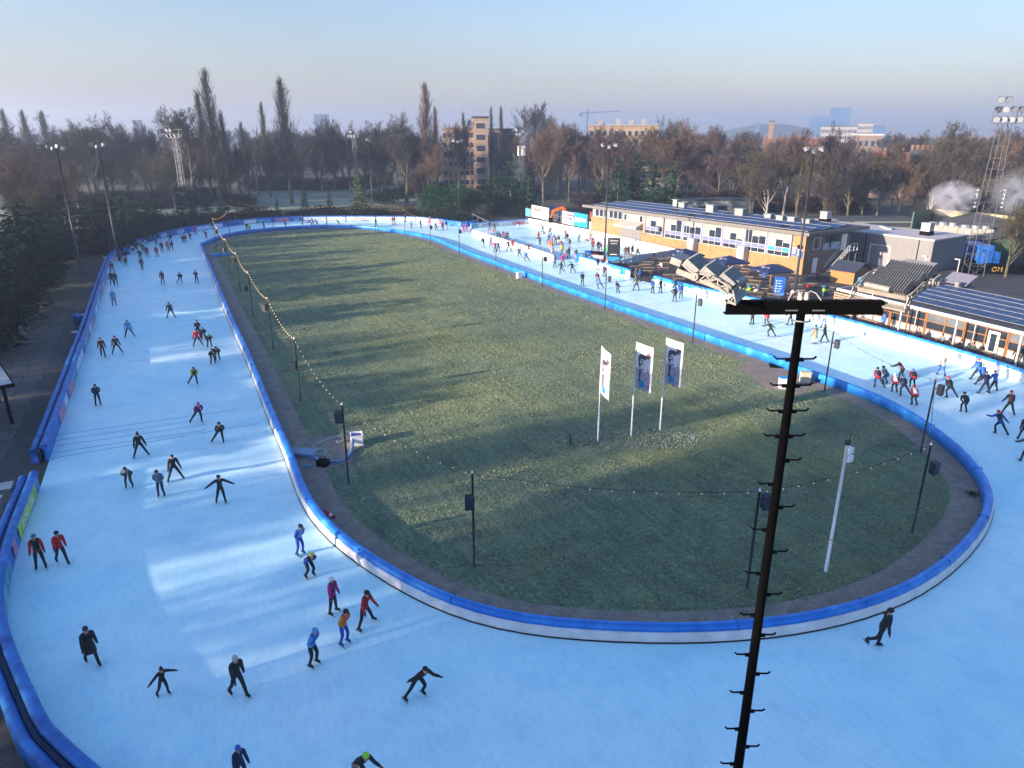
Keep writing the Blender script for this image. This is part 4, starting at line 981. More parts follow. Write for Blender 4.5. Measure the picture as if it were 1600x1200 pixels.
L_ = [ # px, py, pose, colours, hat, label, extra
 (65,888,'stand','rkS','m','person in red and black jacket and grey-blue helmet gliding beside a taller red skater',dict(vest='k')),
 (98,880,'walk','rkk','m','taller person in plain red jersey and black helmet beside the barrier of the near bend'),
 (145,1037,'walk','kkd','m','person in long black coat and dark helmet standing alone on the shaded near ice',dict(coat=True)),
 (255,1086,'arms','kkk','h','small child in black with a bobble hat and both arms spread',dict(sc=CH)),
 (373,1087,'walk','kke','a','person in black jacket with pale headband beside the small child in a bobble hat'),
 (379,1222,'stand','nnb','m','child in blue jacket and blue helmet cut off by the lower picture edge',dict(sc=.8)),
 (562,1226,'bend','kkl','m','person in black bending under a bright lime-green helmet',dict(sc=.9)),
 (647,1090,'swing','kkk','c','person in black with peaked cap striding alone across the near ice',dict(sc=.92)),
 (490,1040,'glide','ckc','m','person in pale blue jersey with hands behind the back and a blue-white helmet',dict(vest='b')),
 (538,1007,'glide','oBk','m','person in amber jacket and bright blue trousers with black helmet',dict(vest='O')),
 (572,978,'wide','rkk','m','person in red tracksuit jacket gliding next to the inner barrier',dict(vest='R')),
 (521,958,'stand','mkw','m','person in magenta jacket with white helmet ahead of the amber jacket',dict(vest='p', sc=.95)),
 (484,902,'crouch','Bky','m','person in navy and blue suit bending forward in a yellow helmet',dict(vest='k')),
 (469,867,'glide','BBn','m','person in blue suit with navy helmet just in front of the yellow helmet',dict(vest='c')),
 (346,786,'arms','kkk','m','person in black swinging both arms wide on one skate'),
 (253,776,'glide','SnK'.replace('K','k'),'m','person in slate blue jersey with feet together between black skaters'),
 (275,751,'wide','kkk','c','person in black with a green scarf and wide spread legs'),
 (203,762,'crouch','Gkk','m','person in dark green jacket with pale chest bending low',dict(vest='s')),
 (221,714,'wide','kkk','h','person in black hoodie with legs apart on the start lines'),
 (341,692,'stride','kkk','m','person in black bent low with one leg trailing past the start lines'),
 (307,661,'stride','pkm','m','person in purple jacket with one leg kicked out on the bright sun patch'),
 (154,634,'glide','nkk','c','person in navy sweater with hands behind the back close to the advert boards'),
 (302,601,'stride','ykk','m','person in black and yellow jersey striding alone behind the purple jacket',dict(vest='k')),
 (333,569,'crouch','kkk','m','front skater in black of the close pair beside the inner barrier'),
 (341,564,'crouch','nkk','m','rear skater with navy chest of the close pair beside the inner barrier'),
 (310,541,'wide','rkk','m','person in red jersey with legs apart leading the tight bunch'),
 (328,543,'crouch','kkg','m','person in black with bright green helmet in the tight bunch'),
 (319,532,'crouch','nkb','m','person in navy with blue helmet in the tight bunch'),
 (311,528,'fold','kkk','m','person in black at the back of the tight bunch'),
 (162,558,'walk','kkd','c','person in black with bent head close to the pink advert board'),
 (184,553,'wide','kkd','m','person in black gliding beside another in black near the pink advert board'),
 (203,527,'wide','cks','m','person in pale blue jacket alone below the parallel ice lines'),
 (268,497,'wide','nkk','m','person in navy sweater alone in the middle of the shaded straight'),
 (179,478,'stand','cks','a','person in pale blue jacket coasting near the shaded barrier'),
 (176,446,'stand','kkk','c','darker one of two people skating shoulder to shoulder by the barrier'),
 (182,446,'stand','Gkk','c','greenish one of two people skating shoulder to shoulder by the barrier'),
 (176,426,'bend','Rkk','c','person leaning over at the barrier above the close dark pair'),
 (255,444,'stand','Rkk','c','person in maroon jacket abreast of a long striding skater'),
 (281,443,'stride','kkk','m','person in black stretched in a long stride across the ice'),
 (308,443,'fold','nkn','m','person in navy with feet together nearest the inner barrier pad'),
 (223,422,'walk','nkk','c','person in dark blue directly below the one holding arms out'),
 (220,408,'point','kkk','c','person in black reaching one arm out at the start of the shaded straight'),
 (197,416,'stand','Rkw','m','small person in red top in front of a bigger dark figure by the bend',dict(sc=.8)),
 (197,409,'stand','kkk','h','bigger dark figure behind the small red top by the bend'),
 (190,411,'walk','nkk','c','dark figure closest to the outer barrier as the bend begins'),
 (212,393,'wide','kdk','c','person in black jacket and grey trousers under the blue barrier of the bend'),
 (225,398,'stand','hvk','c','person in brown top just behind a maroon one in the bend'),
 (231,402,'stand','Rkk','c','person in maroon top in the bend in front of a brown one'),
 (246,402,'stand','rdk','c','person in crimson jacket upright in the bend'),
 (254,395,'stand','ndk','c','person in navy coat beside the crimson jacket in the bend'),
 (245,383,'arms','tds','c','person in teal with arms out below the blue boards'),
 (230,379,'stand','kkk','c','person in black touching the blue boards'),
 (263,393,'stand','Odk','c','person in orange jacket overlapping a striding skater in black'),
 (268,391,'stride','kkk','m','striding skater in black partly hidden by the orange jacket'),
 (266,379,'stride','nkk','m','skater in dark blue bending below the first white GGA letters'),
 (287,380,'crouch','kkk','m','dark skater in front of a red one below the second GGA letters'),
 (291,378,'crouch','rkk','m','red skater overlapping a dark one below the second GGA letters'),
 (298,375,'crouch','Rkk','m','skater in dark red just ahead of the overlapping red pair'),
 (306,367,'stand','mBk','c','person in pink jacket and blue trousers at the end of the GGA boards'),
 (323,372,'crouch','rkk','m','skater in red beside the turn of the inner barrier'),
 (386,360,'stride','kkk','m','skater in black beside the lime jacket in the far bend'),
 (391,361,'crouch','lkk','m','skater in lime jacket in the far bend'),
 (413,358,'stand','kkk','c','small dark skater in the far bend after the lime jacket'),
 (447,356,'crouch','nkk','m','navy skater in the far bend below the teal advert'),
 (473,351,'stand','kdk','c','dark upright skater at the top of the far bend beside a pole'),
 (487,356,'bend','mkk','c','skater in pink in the far bend before two dark striding ones'),
 (491,353,'stride','nkk','m','first of two dark striding skaters in the far bend'),
 (497,354,'stride','kkk','m','second of two dark striding skaters in the far bend'),
 (511,355,'stand','ybk','c','skater in yellow top and blue trousers in the far bend'),
 (531,354,'stride','kek','m','dark skater with pale trousers striding in the far bend'),
 (541,347,'bend','bbk','c','person in blue close to the red adverts of the far bend'),
 (588,352,'stand','gkk','c','skater in green by the far bend adverts'),
 (614,351,'stand','rek','c','skater in red beside a dark one at the far bend'),
 (617,351,'stand','kek','c','dark skater beside a red one at the far bend'),
 (634,347,'stand','Rkk','c','person at the boards of the far bend with only the upper body clear'),
 (643,357,'walk','cnk','c','skater in sky blue leaving the far bend',dict(head=2.2)),
 (658,356,'stand','Rsk','c','skater in maroon with grey trousers leaving the far bend'),
 (682,361,'wide','ndk','c','dark skater with arms spread beside the corner speaker pole'),
 (692,361,'stand','Rnk','c','skater in plum beside a navy one at the corner'),
 (698,359,'stand','nek','c','navy skater with pale trousers at the corner'),
 (725,363,'stand','mmr','h','first child in pink of the pair by the blue advert',dict(sc=.85)),
 (729,362,'stand','mmm','h','second child in pink of the pair by the blue advert',dict(sc=.85)),
 (755,387,'stand','nek','c','navy skater with pale trousers above the pole without speaker'),
 (767,385,'stand','sdk','c','grey-green skater in the lane near the crowd at the white wall'),
 (774,394,'bend','mdk','c','skater in crimson behind the thin pole opposite the hockey wall'),
 (779,394,'bend','nnk','c','navy skater bending beside the thin pole opposite the hockey wall'),
 (795,392,'wide','ndk','c','dark skater with legs apart beside the long red coat'),
 (801,390,'stand','rde','c','person in a long bright red coat by the white wall',dict(coat=True)),
 (813,403,'swing','nkk','m','dark blue skater leaning into a stride in front of the pale blue one'),
 (827,397,'arms','Rdk','c','skater with both arms stretched out level by the white wall'),
 (824,409,'stride','bkr','m','skater in bright blue top with a red cap pushing off',dict(vest='c')),
 (776,374,'bend','tpk','c','person in teal jacket at the crowd by the divider wall'),
 (781,375,'bend','kdk','c','person in black in the crowd by the divider wall'),
 (786,376,'stand','bqk','c','person in blue in the crowd by the divider wall'),
 (790,377,'bend','rkk','c','person in red in the crowd by the divider wall'),
 (793,377,'stand','nkk','c','person in navy at the near end of the crowd by the divider wall'),
 (765,360,'stand','nbk','c','navy figure at the start of the divider wall below the adverts'),
 (773,361,'bend','Gkk','c','green figure pushing a pink skating aid by the adverts'),
 (867,418,'stand','wnk','m','skater in white and violet top passing the open end of the divider wall',dict(vest='p')),
 (880,416,'walk','mdk','c','skater in magenta jacket at the open end of the divider wall'),
 (875,429,'onel','Gkk','c','skater in bottle green seen from behind on one leg'),
 (896,427,'swing','kkk','m','skater in black lunging with a long trailing leg'),
 (863,402,'stand','eek','c','person in beige at the open end of the divider wall'),
 (878,399,'stand','ynk','c','person in a yellow vest and navy trousers at the hockey entrance'),
 (885,404,'stand','vmk','c','child in pink trousers at the hockey entrance',dict(sc=.8)),
 (889,404,'stand','nnk','c','navy figure beside the child in pink trousers'),
 (900,407,'stand','hOk','c','person in orange trousers beside the blue crash mats'),
 (916,412,'bend','kdk','c','person in dark clothes leaning on the blue crash mats'),
 (910,447,'glide','nkk','c','skater in plain navy alone in the middle of the sunny straight'),
 (934,443,'crouch','hkk','c','skater in brown overlapped by a light blue one'),
 (939,452,'stride','ckm','m','skater in light blue jersey with a pink cap pushing off'),
 (944,433,'stand','rnb','c','child in red and blue right in front of the sunlit board',dict(vest='b', sc=.9)),
 (966,458,'crouch','nkk','m','skater in dark blue stepping with bent knees past the boards'),
 (934,422,'stand','nBk','c','person in navy top and jeans at the end of the blue crash mats'),
 (940,420,'stand','rvm','h','child in red jacket and pink hat between two adults by the board',dict(sc=.85)),
 (949,423,'stand','enr','h','person in cream jacket leaning on the advert board'),
 (994,454,'wide','vdk','c','skater in olive jacket with legs apart opposite the terrace gap'),
 (994,440,'stand','vvk','c','person in khaki walking through the terrace gap'),
 (1000,440,'stand','bnk','h','person in bright blue jacket and hat in the terrace gap'),
 (1020,459,'glide','Bkq','c','skater in royal blue jacket and tan hat below the blue advert',dict(vest='b')),
 (1032,458,'stand','kkk','h','skater in dark jacket with hood below the blue advert'),
 (1054,472,'stand','kkb','m','skater in black with a light blue helmet below the big advert'),
 (1054,457,'wide','nkk','c','broad skater in navy jacket behind the light blue helmet'),
 (1064,467,'glide','Bkk','c','skater in royal blue jacket beside the light blue helmet'),
 (1175,507,'stand','rkR','c','person in red jacket and purple hat under the end of the crossarm'),
 (1198,508,'crouch','rks','m','person in red jacket and grey helmet under the crossarm'),
 (1206,527,'swing','kkk','m','skater in black driving forward under the crossarm'),
 (1234,508,'wide','nnr','c','skater in navy with a red cap close beside the tall mast'),
 (1287,513,'point','ebh','a','person in pale mint jacket stretching an arm along the white board'),
 (1272,538,'stand','qwk','h','person in a long brown coat and white stockings skating close to the mast',dict(coat=True)),
 (1288,536,'walk','kkk','a','person in black skating beside the long brown coat'),
 (1374,607,'stride','rnk','m','skater with red chest leading the tight racing group',dict(vest='n')),
 (1383,601,'crouch','snk','m','skater in grey behind the leader of the racing group'),
 (1397,614,'crouch','rkw','m','skater in red and white suit in the middle of the racing group',dict(vest='w')),
 (1407,594,'bend','Rvw','c','person in dark red jacket with a white cap behind the racing group'),
 (1415,620,'stride','nkG','m','skater in dark teal bending in the racing group'),
 (1425,606,'crouch','rkb','m','skater in red with a blue hat at the back of the racing group',dict(vest='k')),
 (1428,634,'crouch','rkr','m','skater in red and white with a red cap nearest the speaker pole',dict(vest='w')),
 (1470,588,'walk','ebe','h','person in cream coat and bright blue boots alone by the white board'),
 (1487,623,'stride','kkr','m','skater in black with a pinkish cap behind the racing group'),
 (1505,645,'crouch','kkk','m','skater in black with yellow shoulder crouching'),
 (1525,594,'wide','bkr','c','tall person in blue jacket and red cap by the white board'),
 (1532,602,'wide','bkg','m','person in blue jacket with a bright green helmet in a group of four'),
 (1537,616,'wide','nnh','c','person all in navy in front of the green helmet'),
 (1551,613,'wide','Bkv','c','person in royal blue top beside the one all in navy'),
 (1574,649,'wide','kkR','m','person in brown jersey with black sleeves',dict(vest='h')),
 (1564,680,'swing','Bkr','m','person in blue jacket with blue backpack and red cap',dict(vest='n')),
 (1597,690,'walk','kkk','m','person in black half cut off at the edge of the picture',),
 (1601,722,'bend','Gkk','c','person in green mostly cut off at the edge of the picture'),
 (1371,1010,'onel','kkk','m','lone person in black lifting one foot beside the inner barrier of the near bend'),
]
for a in L_:
    kw = a[6] if len(a) > 6 else {}
    person(*a[:6], **kw)
H_ = [(809,358,'wide','kwk','c','black figure with white skates alone near the far end of the hockey rink'),
 (842,377,'stand','Osk','c','person in orange top near the far advert sheets'),(848,363,'bend','kkk','c','tall dark figure bending over a small child'),(850,371,'bend','kwk','c','small child under a bending dark figure',dict(sc=.7)),
 (859,368,'wide','nnk','c','short dark figure alone below the white advert sheet'),(844,382,'bend','kkk','c','figure in black at the clear hockey screen'),(857,381,'wide','bnk','c','blue figure at the head of a line with two orange skating aids'),
 (863,382,'stand','rOk','c','child in red behind an orange skating aid',dict(sc=.7)),(868,381,'bend','pkk','c','purple figure leaning over the child in red'),(873,383,'stand','kek','c','dark figure with pale trousers next to the purple one'),
 (883,373,'stand','Rsk','c','person in maroon in the middle of the hockey rink'),(886,379,'stand','kwp','c','dark figure in front of the maroon one'),(890,388,'point','nek','c','navy figure pointing at the hockey entrance'),
 (879,389,'bend','phw','c','violet figure leaning behind the yellow vest'),(904,378,'wide','skk','c','grey figure alone beside a sled on the ice'),(922,373,'bend','Gvk','c','small green figure nearest the awning',dict(sc=.85)),
 (927,384,'swing','pkk','c','purple figure leaning forward near the dark totem'),(926,391,'stand','Rkk','c','dark red figure before the crash mats'),(934,393,'stand','nkk','c','first of two blue figures before the dark totem'),(938,393,'bend','nkk','c','second of two blue figures before the dark totem'),
 (989,388,'bend','brk','c','figure in blue bending over red trousers alone near the roller door')]
for a in H_:
    kw = a[6] if len(a) > 6 else {}
    person(*a[:6], grp='h', **kw)
T_ = [(949,402,'stand','gbk','c','person in green and blue beside the dark totem'),(944,400,'stand','qkk','c','person with blond hair beside the white floodlight pole'),(977,402,'stand','hkh','c','tall person in brown by the grey hockey board'),(982,401,'stand','Gkk','c','tall person in dark green by the grey hockey board'),
 (988,400,'stand','pkp','c','person in purple by the grey hockey board'),(996,404,'stand','kkk','c','person in black by the grey hockey board')]
for a in T_: person(*a[:6], grp='r', z=.008, noskate=True)
S_ = [((984,407),'qkh','person in tan seated at the tables behind the short advert board'),((986,410),'Rkh','person in plum seated among the tables behind the short advert board'),((991,403),'wkh','person in white seated at the hockey board tables'),((999,406),'wek','person in cream coat seated near the terrace gap'),
 ((976,413),'cbk','child in pale blue seated behind the short advert board'),((1022,407),'rkh','person in salmon seated alone in the table rows'),((1030,404),'nke','person in navy seated with a cap in the table rows'),((1034,422),'wRh','person in white and red seated right of the terrace gap'),
 ((1069,430),'rbk','person in red seated behind the big blue advert'),((1195,438),'bbk','person in bright blue bending at a table near the menu board'),((1275,437),'Rkk','person in maroon seated at the end of the table rows'),((1142,452),'wkk','person in white seated at the table under the floodlight bracket'),
 ((1184,458),'wkk','person in white jacket seated before the menu board'),((1203,437),'kkk','person in black seated at the navy parasol')]
for (q, c, lb) in S_: person(q[0], q[1], 'sit', c, 'a', lb, 'r', z=.02, noskate=True)
for (x, y), c, lb, ps in (((63.9, 42.6), 'nkO', 'person with an orange hat seated on the pavilion bench', 'sit'), ((63.9, 37.3), 'Gkh', 'person in green seated against the pavilion wall', 'sit'), ((63.9, 38.4), 'kkk', 'person in black seated beside the green one on the pavilion bench', 'sit'),
                         ((64.2, 33.8), 'kko', 'person with an orange hat standing in the open pavilion doorway', 'stand'), ((64.0, 40.3), 'skk', 'person in grey hunched on the pavilion bench', 'sit'), ((63.9, 46.6), 'bkk', 'person in blue at the slatted end of the pavilion', 'stand')):
    person(0, 0, ps, c, 'h', lb, 'p', z=.02, at=(x, y), head=R(90), noskate=True)
# ================================================================== trees
def m_bark(name, c1, c2):
    return mat(name, c1, .9, .3, 2.5, c2=c2, detail=5)
M_BARK = m_bark('grey_bark', (.055, .048, .038), (.13, .12, .085)); M_BARKG = m_bark('mossy_bark', (.06, .056, .034), (.125, .115, .07)); M_BARKW = m_bark('pale_bark', (.20, .19, .17), (.32, .31, .29))
TW = {}
def m_twig(k, c):
    if k not in TW: TW[k] = mat('twigs_' + k, c, .85, .35, .6, spec=.15, detail=4)
    return TW[k]
m_twig('brown', (.056, .048, .040)); m_twig('purple', (.052, .045, .047)); m_twig('grey', (.054, .050, .048)); m_twig('reddish', (.080, .055, .049)); m_twig('olive', (.070, .062, .040)); m_twig('golden', (.115, .080, .055)); m_twig('blueish', (.045, .046, .055))
def rv(rg): return Vector((rg.gauss(0, 1), rg.gauss(0, 1), rg.gauss(0, 1))).normalized()
def bare_proto(seed, h=20, spread=.62, up=.30, trunk_f=.30, nl=(9, 7, 6, 6), twig=.055, droop=0.0, lean=0.05, ribs=5):
    rg = random.Random(seed); T = MB(); C = MB()
    def ribbon_(a, b, w_):
        d = (b - a); s = d.cross(Vector((rg.uniform(-1, 1), rg.uniform(-1, 1), rg.uniform(-1, 1))))
        s = s.normalized() * w_ if s.length > 1e-6 else Vector((w_, 0, 0))
        C.add([a - s, a + s, b], [(0, 1, 2)])
    def grow(p, d, L, r, lv):
        n = 4 if lv < 2 else 3; pts = [p]; dirs = []
        dd = d.copy()
        for k in range(n):
            dd = (dd + rv(rg) * (.10 if lv == 0 else .20) + Vector((0, 0, up * .35 - droop * lv * .2))).normalized() if lv else (dd + rv(rg) * lean).normalized()
            pts.append(pts[-1] + dd * L / n); dirs.append(dd.copy())
        rr = [r * (1 - .75 * k / n) for k in range(n + 1)]
        (T if lv <= 1 else C).tube(pts, rr, (8, 6, 4, 3)[min(lv, 3)], cap=False)
        if lv < len(nl):
            cnt = nl[lv]
            for i in range(cnt):
                f = (trunk_f + (1 - trunk_f) * (i + rg.random()) / cnt) if lv == 0 else .25 + .75 * (i + rg.random()) / cnt
                k = min(n - 1, int(f * n)); q = pts[k].lerp(pts[k + 1], f * n - k)
                ax = rv(rg); side = (ax - dirs[k] * ax.dot(dirs[k])).normalized()
                ang = spread * rg.uniform(.7, 1.25) * (1.15 - .45 * f if lv == 0 else 1)
                nd = (dirs[k] * math.cos(ang) + side * math.sin(ang) + Vector((0, 0, up * .5))).normalized()
                ll = L * rg.uniform(.42, .62) * (1.25 - .55 * f if lv == 0 else 1)
                grow(q, nd, ll, rr[k] * rg.uniform(.45, .62), lv + 1)
        else:
            for i in range(ribs):
                f = rg.random(); k = min(n - 1, int(f * n)); q = pts[k].lerp(pts[k + 1], f * n - k)
                nd = (dirs[k] + rv(rg) * .65 + Vector((0, 0, up * .3))).normalized(); ribbon_(q, q + nd * L * rg.uniform(.5, 1.0), twig * rg.uniform(.35, .7))
    grow(Vector((0, 0, 0)), Vector((0, 0, 1)), h * .62, h * .017, 0)
    return T, C
def poplar_proto(seed, h=36, wid=.13, n1=165):
    rg = random.Random(seed); T = MB(); C = MB()
    pts = [Vector((rg.gauss(0, .12), rg.gauss(0, .12), h * k / 8)) for k in range(9)]; T.tube(pts, [h * .014 * (1 - .93 * k / 8) for k in range(9)], 8, cap=False)
    for i in range(n1):
        f = .16 + .82 * (i + rg.random()) / n1; z = f * h; az = rg.random() * 6.283
        L = h * (.23 * (1 - f) ** .55 + .03) * rg.uniform(.75, 1.15); tilt = R(rg.uniform(16, 34)) * (1.3 - .5 * f)
        d = Vector((math.cos(az) * math.sin(tilt), math.sin(az) * math.sin(tilt), math.cos(tilt))); p = Vector((0, 0, z)); q = [p]; dd = d
        for k in range(3): dd = (dd + Vector((0, 0, .22)) + rv(rg) * .08).normalized(); q.append(q[-1] + dd * L / 3)
        C.tube(q, [.05 * (1 - f) + .045, .045, .03, .008], 3, cap=False)
        for j in range(9):
            t = rg.random() * 3; k = min(2, int(t)); a = q[k].lerp(q[k + 1], t - k); e = (Vector((0, 0, 1)) + rv(rg) * .38).normalized(); b = a + e * L * rg.uniform(.25, .55)
            s = e.cross(rv(rg)).normalized() * rg.uniform(.022, .05); C.add([a - s, a + s, b], [(0, 1, 2)])
            for u in range(3):
                a2 = a.lerp(b, rg.random()); e2 = (e + rv(rg) * .45).normalized(); b2 = a2 + e2 * L * .25; s2 = e2.cross(rv(rg)).normalized() * .03; C.add([a2 - s2, a2 + s2, b2], [(0, 1, 2)])
    return T, C
def conifer_proto(seed, h=10, rad=2.6, dens=1.0, base=.03, blunt=.0, leaf=.42):
    rg = random.Random(seed); T = MB(); C = MB(); T.tube([(0, 0, 0), (0, 0, h * .95)], [h * .02, .02], 7, cap=False)
    nz = int(h * 2.6)
    for i in range(nz):
        f = base + (1 - base) * (i + rg.random()) / nz; r = rad * ((1 - f) ** (.75 - .35 * blunt) + .03) * rg.uniform(.75, 1.1)
        nb = max(4, int(9 * (1 - f) + 4))
        for j in range(nb):
            az = rg.random() * 6.283; L = r * rg.uniform(.6, 1.12); dz = -.12 * L if blunt < .5 else .15 * L
            p0 = Vector((0, 0, f * h)); p1 = p0 + Vector((math.cos(az) * L, math.sin(az) * L, dz)); C.tube([p0, p1], [.035, .012], 3, cap=False)
            m_ = int(5 * dens + L * 5 * dens)
            for k in range(m_):
                t = .25 + .8 * rg.random(); c = p0.lerp(p1, t) + rv(rg) * .22 * (1 + L * .12); a = rv(rg); b = a.cross(rv(rg)).normalized(); s = leaf * rg.uniform(.45, 1.0)
                d = (Vector((math.cos(az), math.sin(az), -.25)) + rv(rg) * .6).normalized(); b = d.cross(rv(rg)).normalized() * s * .30
                C.add([c - b, c + b, c + d * s + b * .3, c + d * s - b * .3], [(0, 1, 2, 3)])
    return T, C
def bush_proto(seed, rx=2.2, ry=2.0, h=2.6, n=2600, leaf=.22, stems=5, twiggy=0.0):
    rg = random.Random(seed); T = MB(); C = MB()
    cl = [(Vector((rg.uniform(-1, 1) * rx * .7, rg.uniform(-1, 1) * ry * .7, rg.uniform(.25, .85) * h)), rg.uniform(.35, .7)) for _ in range(14)]
    for i in range(stems):
        c = cl[i % 14][0]; T.tube([(c.x * .15, c.y * .15, 0), (c.x * .5, c.y * .5, c.z * .5), tuple(c)], [.09, .06, .02], 5, cap=False)
    for i in range(n):
        c, s = cl[rg.randrange(14)]; v = rv(rg); q = c + Vector((v.x * rx, v.y * ry, v.z * h * .45)) * s * rg.random() ** .35; q.z = max(.05, q.z)
        d = (v + rv(rg) * .7 + Vector((0, 0, .3))).normalized(); L = leaf * rg.uniform(.6, 1.3); b = d.cross(rv(rg)).normalized() * L * (.10 if rg.random() < twiggy else .38)
        C.add([q - b, q + b, q + d * L * (1.8 if twiggy else 1)], [(0, 1, 2)])
    return T, C
def m_leaf(name, a, b, c):
    m, t, N, bs = node_mat(name); ge = N.new('ShaderNodeNewGeometry'); tc = N.new('ShaderNodeTexCoord')
    r_ = ramp(N, [(0, a), (.6, b), (1, c)]); t.links.new(ge.outputs['Random Per Island'], r_.inputs[0])
    n = noise(t, N, tc.outputs['Object'], .55, 4); c2 = ramp(N, [(.35, (.6, .65, .7)), (.65, (1.35, 1.3, 1.15))]); t.links.new(n.outputs[0], c2.inputs[0])
    t.links.new(mixc(t, N, .9, r_.outputs[0], c2.outputs[0], 'MULTIPLY'), bs.inputs['Base Color']); bs.inputs['Roughness'].default_value = .8; bs.inputs['Specular IOR Level'].default_value = .03
    return m
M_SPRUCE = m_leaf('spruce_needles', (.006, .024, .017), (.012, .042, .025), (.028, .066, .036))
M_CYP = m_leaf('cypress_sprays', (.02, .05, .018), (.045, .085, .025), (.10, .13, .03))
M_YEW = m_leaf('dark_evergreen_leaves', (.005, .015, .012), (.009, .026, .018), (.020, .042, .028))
M_SHRUB = m_leaf('winter_shrub_twigs', (.020, .015, .012), (.036, .027, .02), (.07, .052, .03))
M_PINE = m_leaf('pine_needles', (.010, .034, .016), (.018, .058, .025), (.04, .09, .035))
M_IVY = M_YEW
PROTO = {}
def proto(key, fn, *a, **k):
    if key not in PROTO:
        T, C = fn(*a, **k); out = []
        for q, nm in ((T, 'trunk'), (C, 'crown')):
            o = q.build(nm, M_BARK); out.append(o.data); bpy.data.objects.remove(o)
        PROTO[key] = out
    return PROTO[key]
def tree(name, key, x, y, s, label, twig, bark=None, group=None, sz=1.0, z=0, cat='tree'):
    t = empty(name, label, cat, (x, y, z), rnd.uniform(0, 6.28), group); t.scale = (s * sz, s * sz, s)
    for me, nm, mt in zip(PROTO[key], ('trunk', 'crown'), (bark or M_BARK, twig)):
        o = bpy.data.objects.new(nm, me); link(o, t); o.material_slots[0].link = 'OBJECT'; o.material_slots[0].material = mt
    return t
for k in range(6): proto('b%d' % k, bare_proto, 40 + k, 20, [.62, .75, .5, .68, .58, .8][k], [.30, .22, .4, .3, .36, .2][k], [.32, .25, .36, .22, .3, .28][k])
for k in range(3): proto('n%d' % k, bare_proto, 70 + k, 20, .36, .55, .25, (10, 7, 6, 5), .06)          # narrow upright
proto('w0', bare_proto, 91, 14, .62, .28, .22, (9, 7, 6, 5), .05, .05, .07)
proto('w1', bare_proto, 95, 14, .7, .28, .15, (10, 7, 6, 5), .05, .08, .09)
for k in range(3): proto('p%d' % k, poplar_proto, 20 + k, 36)
for k in range(3): proto('c%d' % k, conifer_proto, 30 + k, 10, 2.9, 1.0)
proto('cc', conifer_proto, 36, 9, 2.1, 1.3, .02, .2, .36)
for k in range(3): proto('y%d' % k, conifer_proto, 50 + k, 9, 3.3, .9, .06, 1.0, .5)
for k in range(4): proto('s%d' % k, bush_proto, 60 + k)
for k in range(2): proto('t%d' % k, bush_proto, 66 + k, 2.2, 2.0, 2.6, 2600, .4, 6, 1.0)
proto('pn', bush_proto, 77, 5.0, 3.6, 8.0, 9000, .30, 7)
def at_px(px, d): r = ray(px, 250); L = math.hypot(r[0], r[1]); return (r[0] / L * d, r[1] / L * d)
def hgt(py, d): return CAM_H + (206 - py) / FPX * d * 1.05 if False else Q(800, py, d).z
# --- poplars
for px, ty, d, lb, wx in ((337,118,212,'tallest Lombardy poplar of the twin group left of centre',1.0),(322,147,222,'poplar just behind and shorter than the tallest twin',.9),(354,178,216,'short poplar leaning against the tallest twin',.85),(449,128,214,'broad pale poplar standing alone between two bare gaps',1.15),(417,164,236,'thin low poplar beside the broad pale one',.7),
                     (383,192,240,'thin poplar between the twin group and the broad one',.8),(668,133,222,'tall reddish poplar in front of the brick flats',1.05),(682,168,232,'second poplar stuck behind the tall reddish one',.8),(768,168,246,'thin poplar in front of the flats tower, nearer its edge',.6),(783,167,250,'thin poplar just clear of the flats tower',.6),
                     (20,178,330,'hazy distant poplar at the picture edge',1.0),(50,178,320,'first of two distant hazy poplars over the woods',1.1),(79,180,318,'second of two distant hazy poplars over the woods',1.15),(725,176,262,'slim poplar above the flats roof',.6)):
    x, y = at_px(px, d); h = hgt(ty, d)
    tree('poplar_tree', 'p%d' % rnd.randrange(3), x, y, h / 37, lb, TW['golden'] if 640 < px < 700 else TW['brown'] if d < 300 else TW['grey'], M_BARK, 'poplars in the back row', wx * 1.15)
# --- bare trees of the back row: (px, top y, distance, kind, colour, bark)
BK = [(6,192,260,'b0','grey'),(30,225,215,'b1','olive'),(100,208,250,'b3','grey'),(130,190,265,'b1','grey'),(160,187,262,'b5','grey'),(190,185,258,'b0','grey'),(222,197,270,'b3','grey'),(245,196,262,'b4','blueish'),(292,160,218,'w0','brown'),(310,215,240,'b2','brown'),
      (365,225,220,'b4','purple'),(398,205,250,'b0','grey'),(432,200,255,'b3','purple'),(470,195,250,'b5','grey'),(500,188,248,'b1','purple'),(520,188,255,'b2','grey'),(545,196,250,'b0','brown'),(570,200,262,'b3','purple'),(598,195,250,'b4','brown'),
      (632,178,228,'b1','brown'),(620,200,240,'b5','purple'),(652,210,230,'b2','golden'),(714,190,238,'b2','reddish'),(800,200,262,'b4','brown'),(832,163,300,'b2','purple'),(858,182,290,'b3','grey'),(848,215,240,'b1','brown'),
      (878,192,235,'b4','golden'),(905,202,240,'b0','brown'),(890,225,210,'b2','golden'),(932,194,250,'b1','brown'),(960,197,245,'b3','reddish'),(985,194,250,'b5','brown'),(1010,198,245,'b1','golden'),(1050,186,262,'b3','brown'),(1030,200,258,'b5','purple'),(1075,210,240,'b0','reddish'),
      (1095,205,270,'b4','reddish'),(1118,198,255,'b2','reddish'),(1140,215,235,'b0','purple'),(1160,222,220,'b4','brown'),(1172,212,250,'b1','reddish'),(1215,214,262,'b3','purple'),(1268,222,225,'b1','brown'),(1286,212,270,'b4','brown'),(1322,214,265,'b0','reddish'),(1352,220,222,'b5','brown'),(1396,207,270,'b3','purple'),(1432,204,275,'b1','brown'),(1545,205,240,'b0','brown'),(1572,208,226,'b4','golden'),(1598,204,238,'b2','brown'),(1538,222,205,'b3','brown'),(1612,215,200,'b5','brown')]
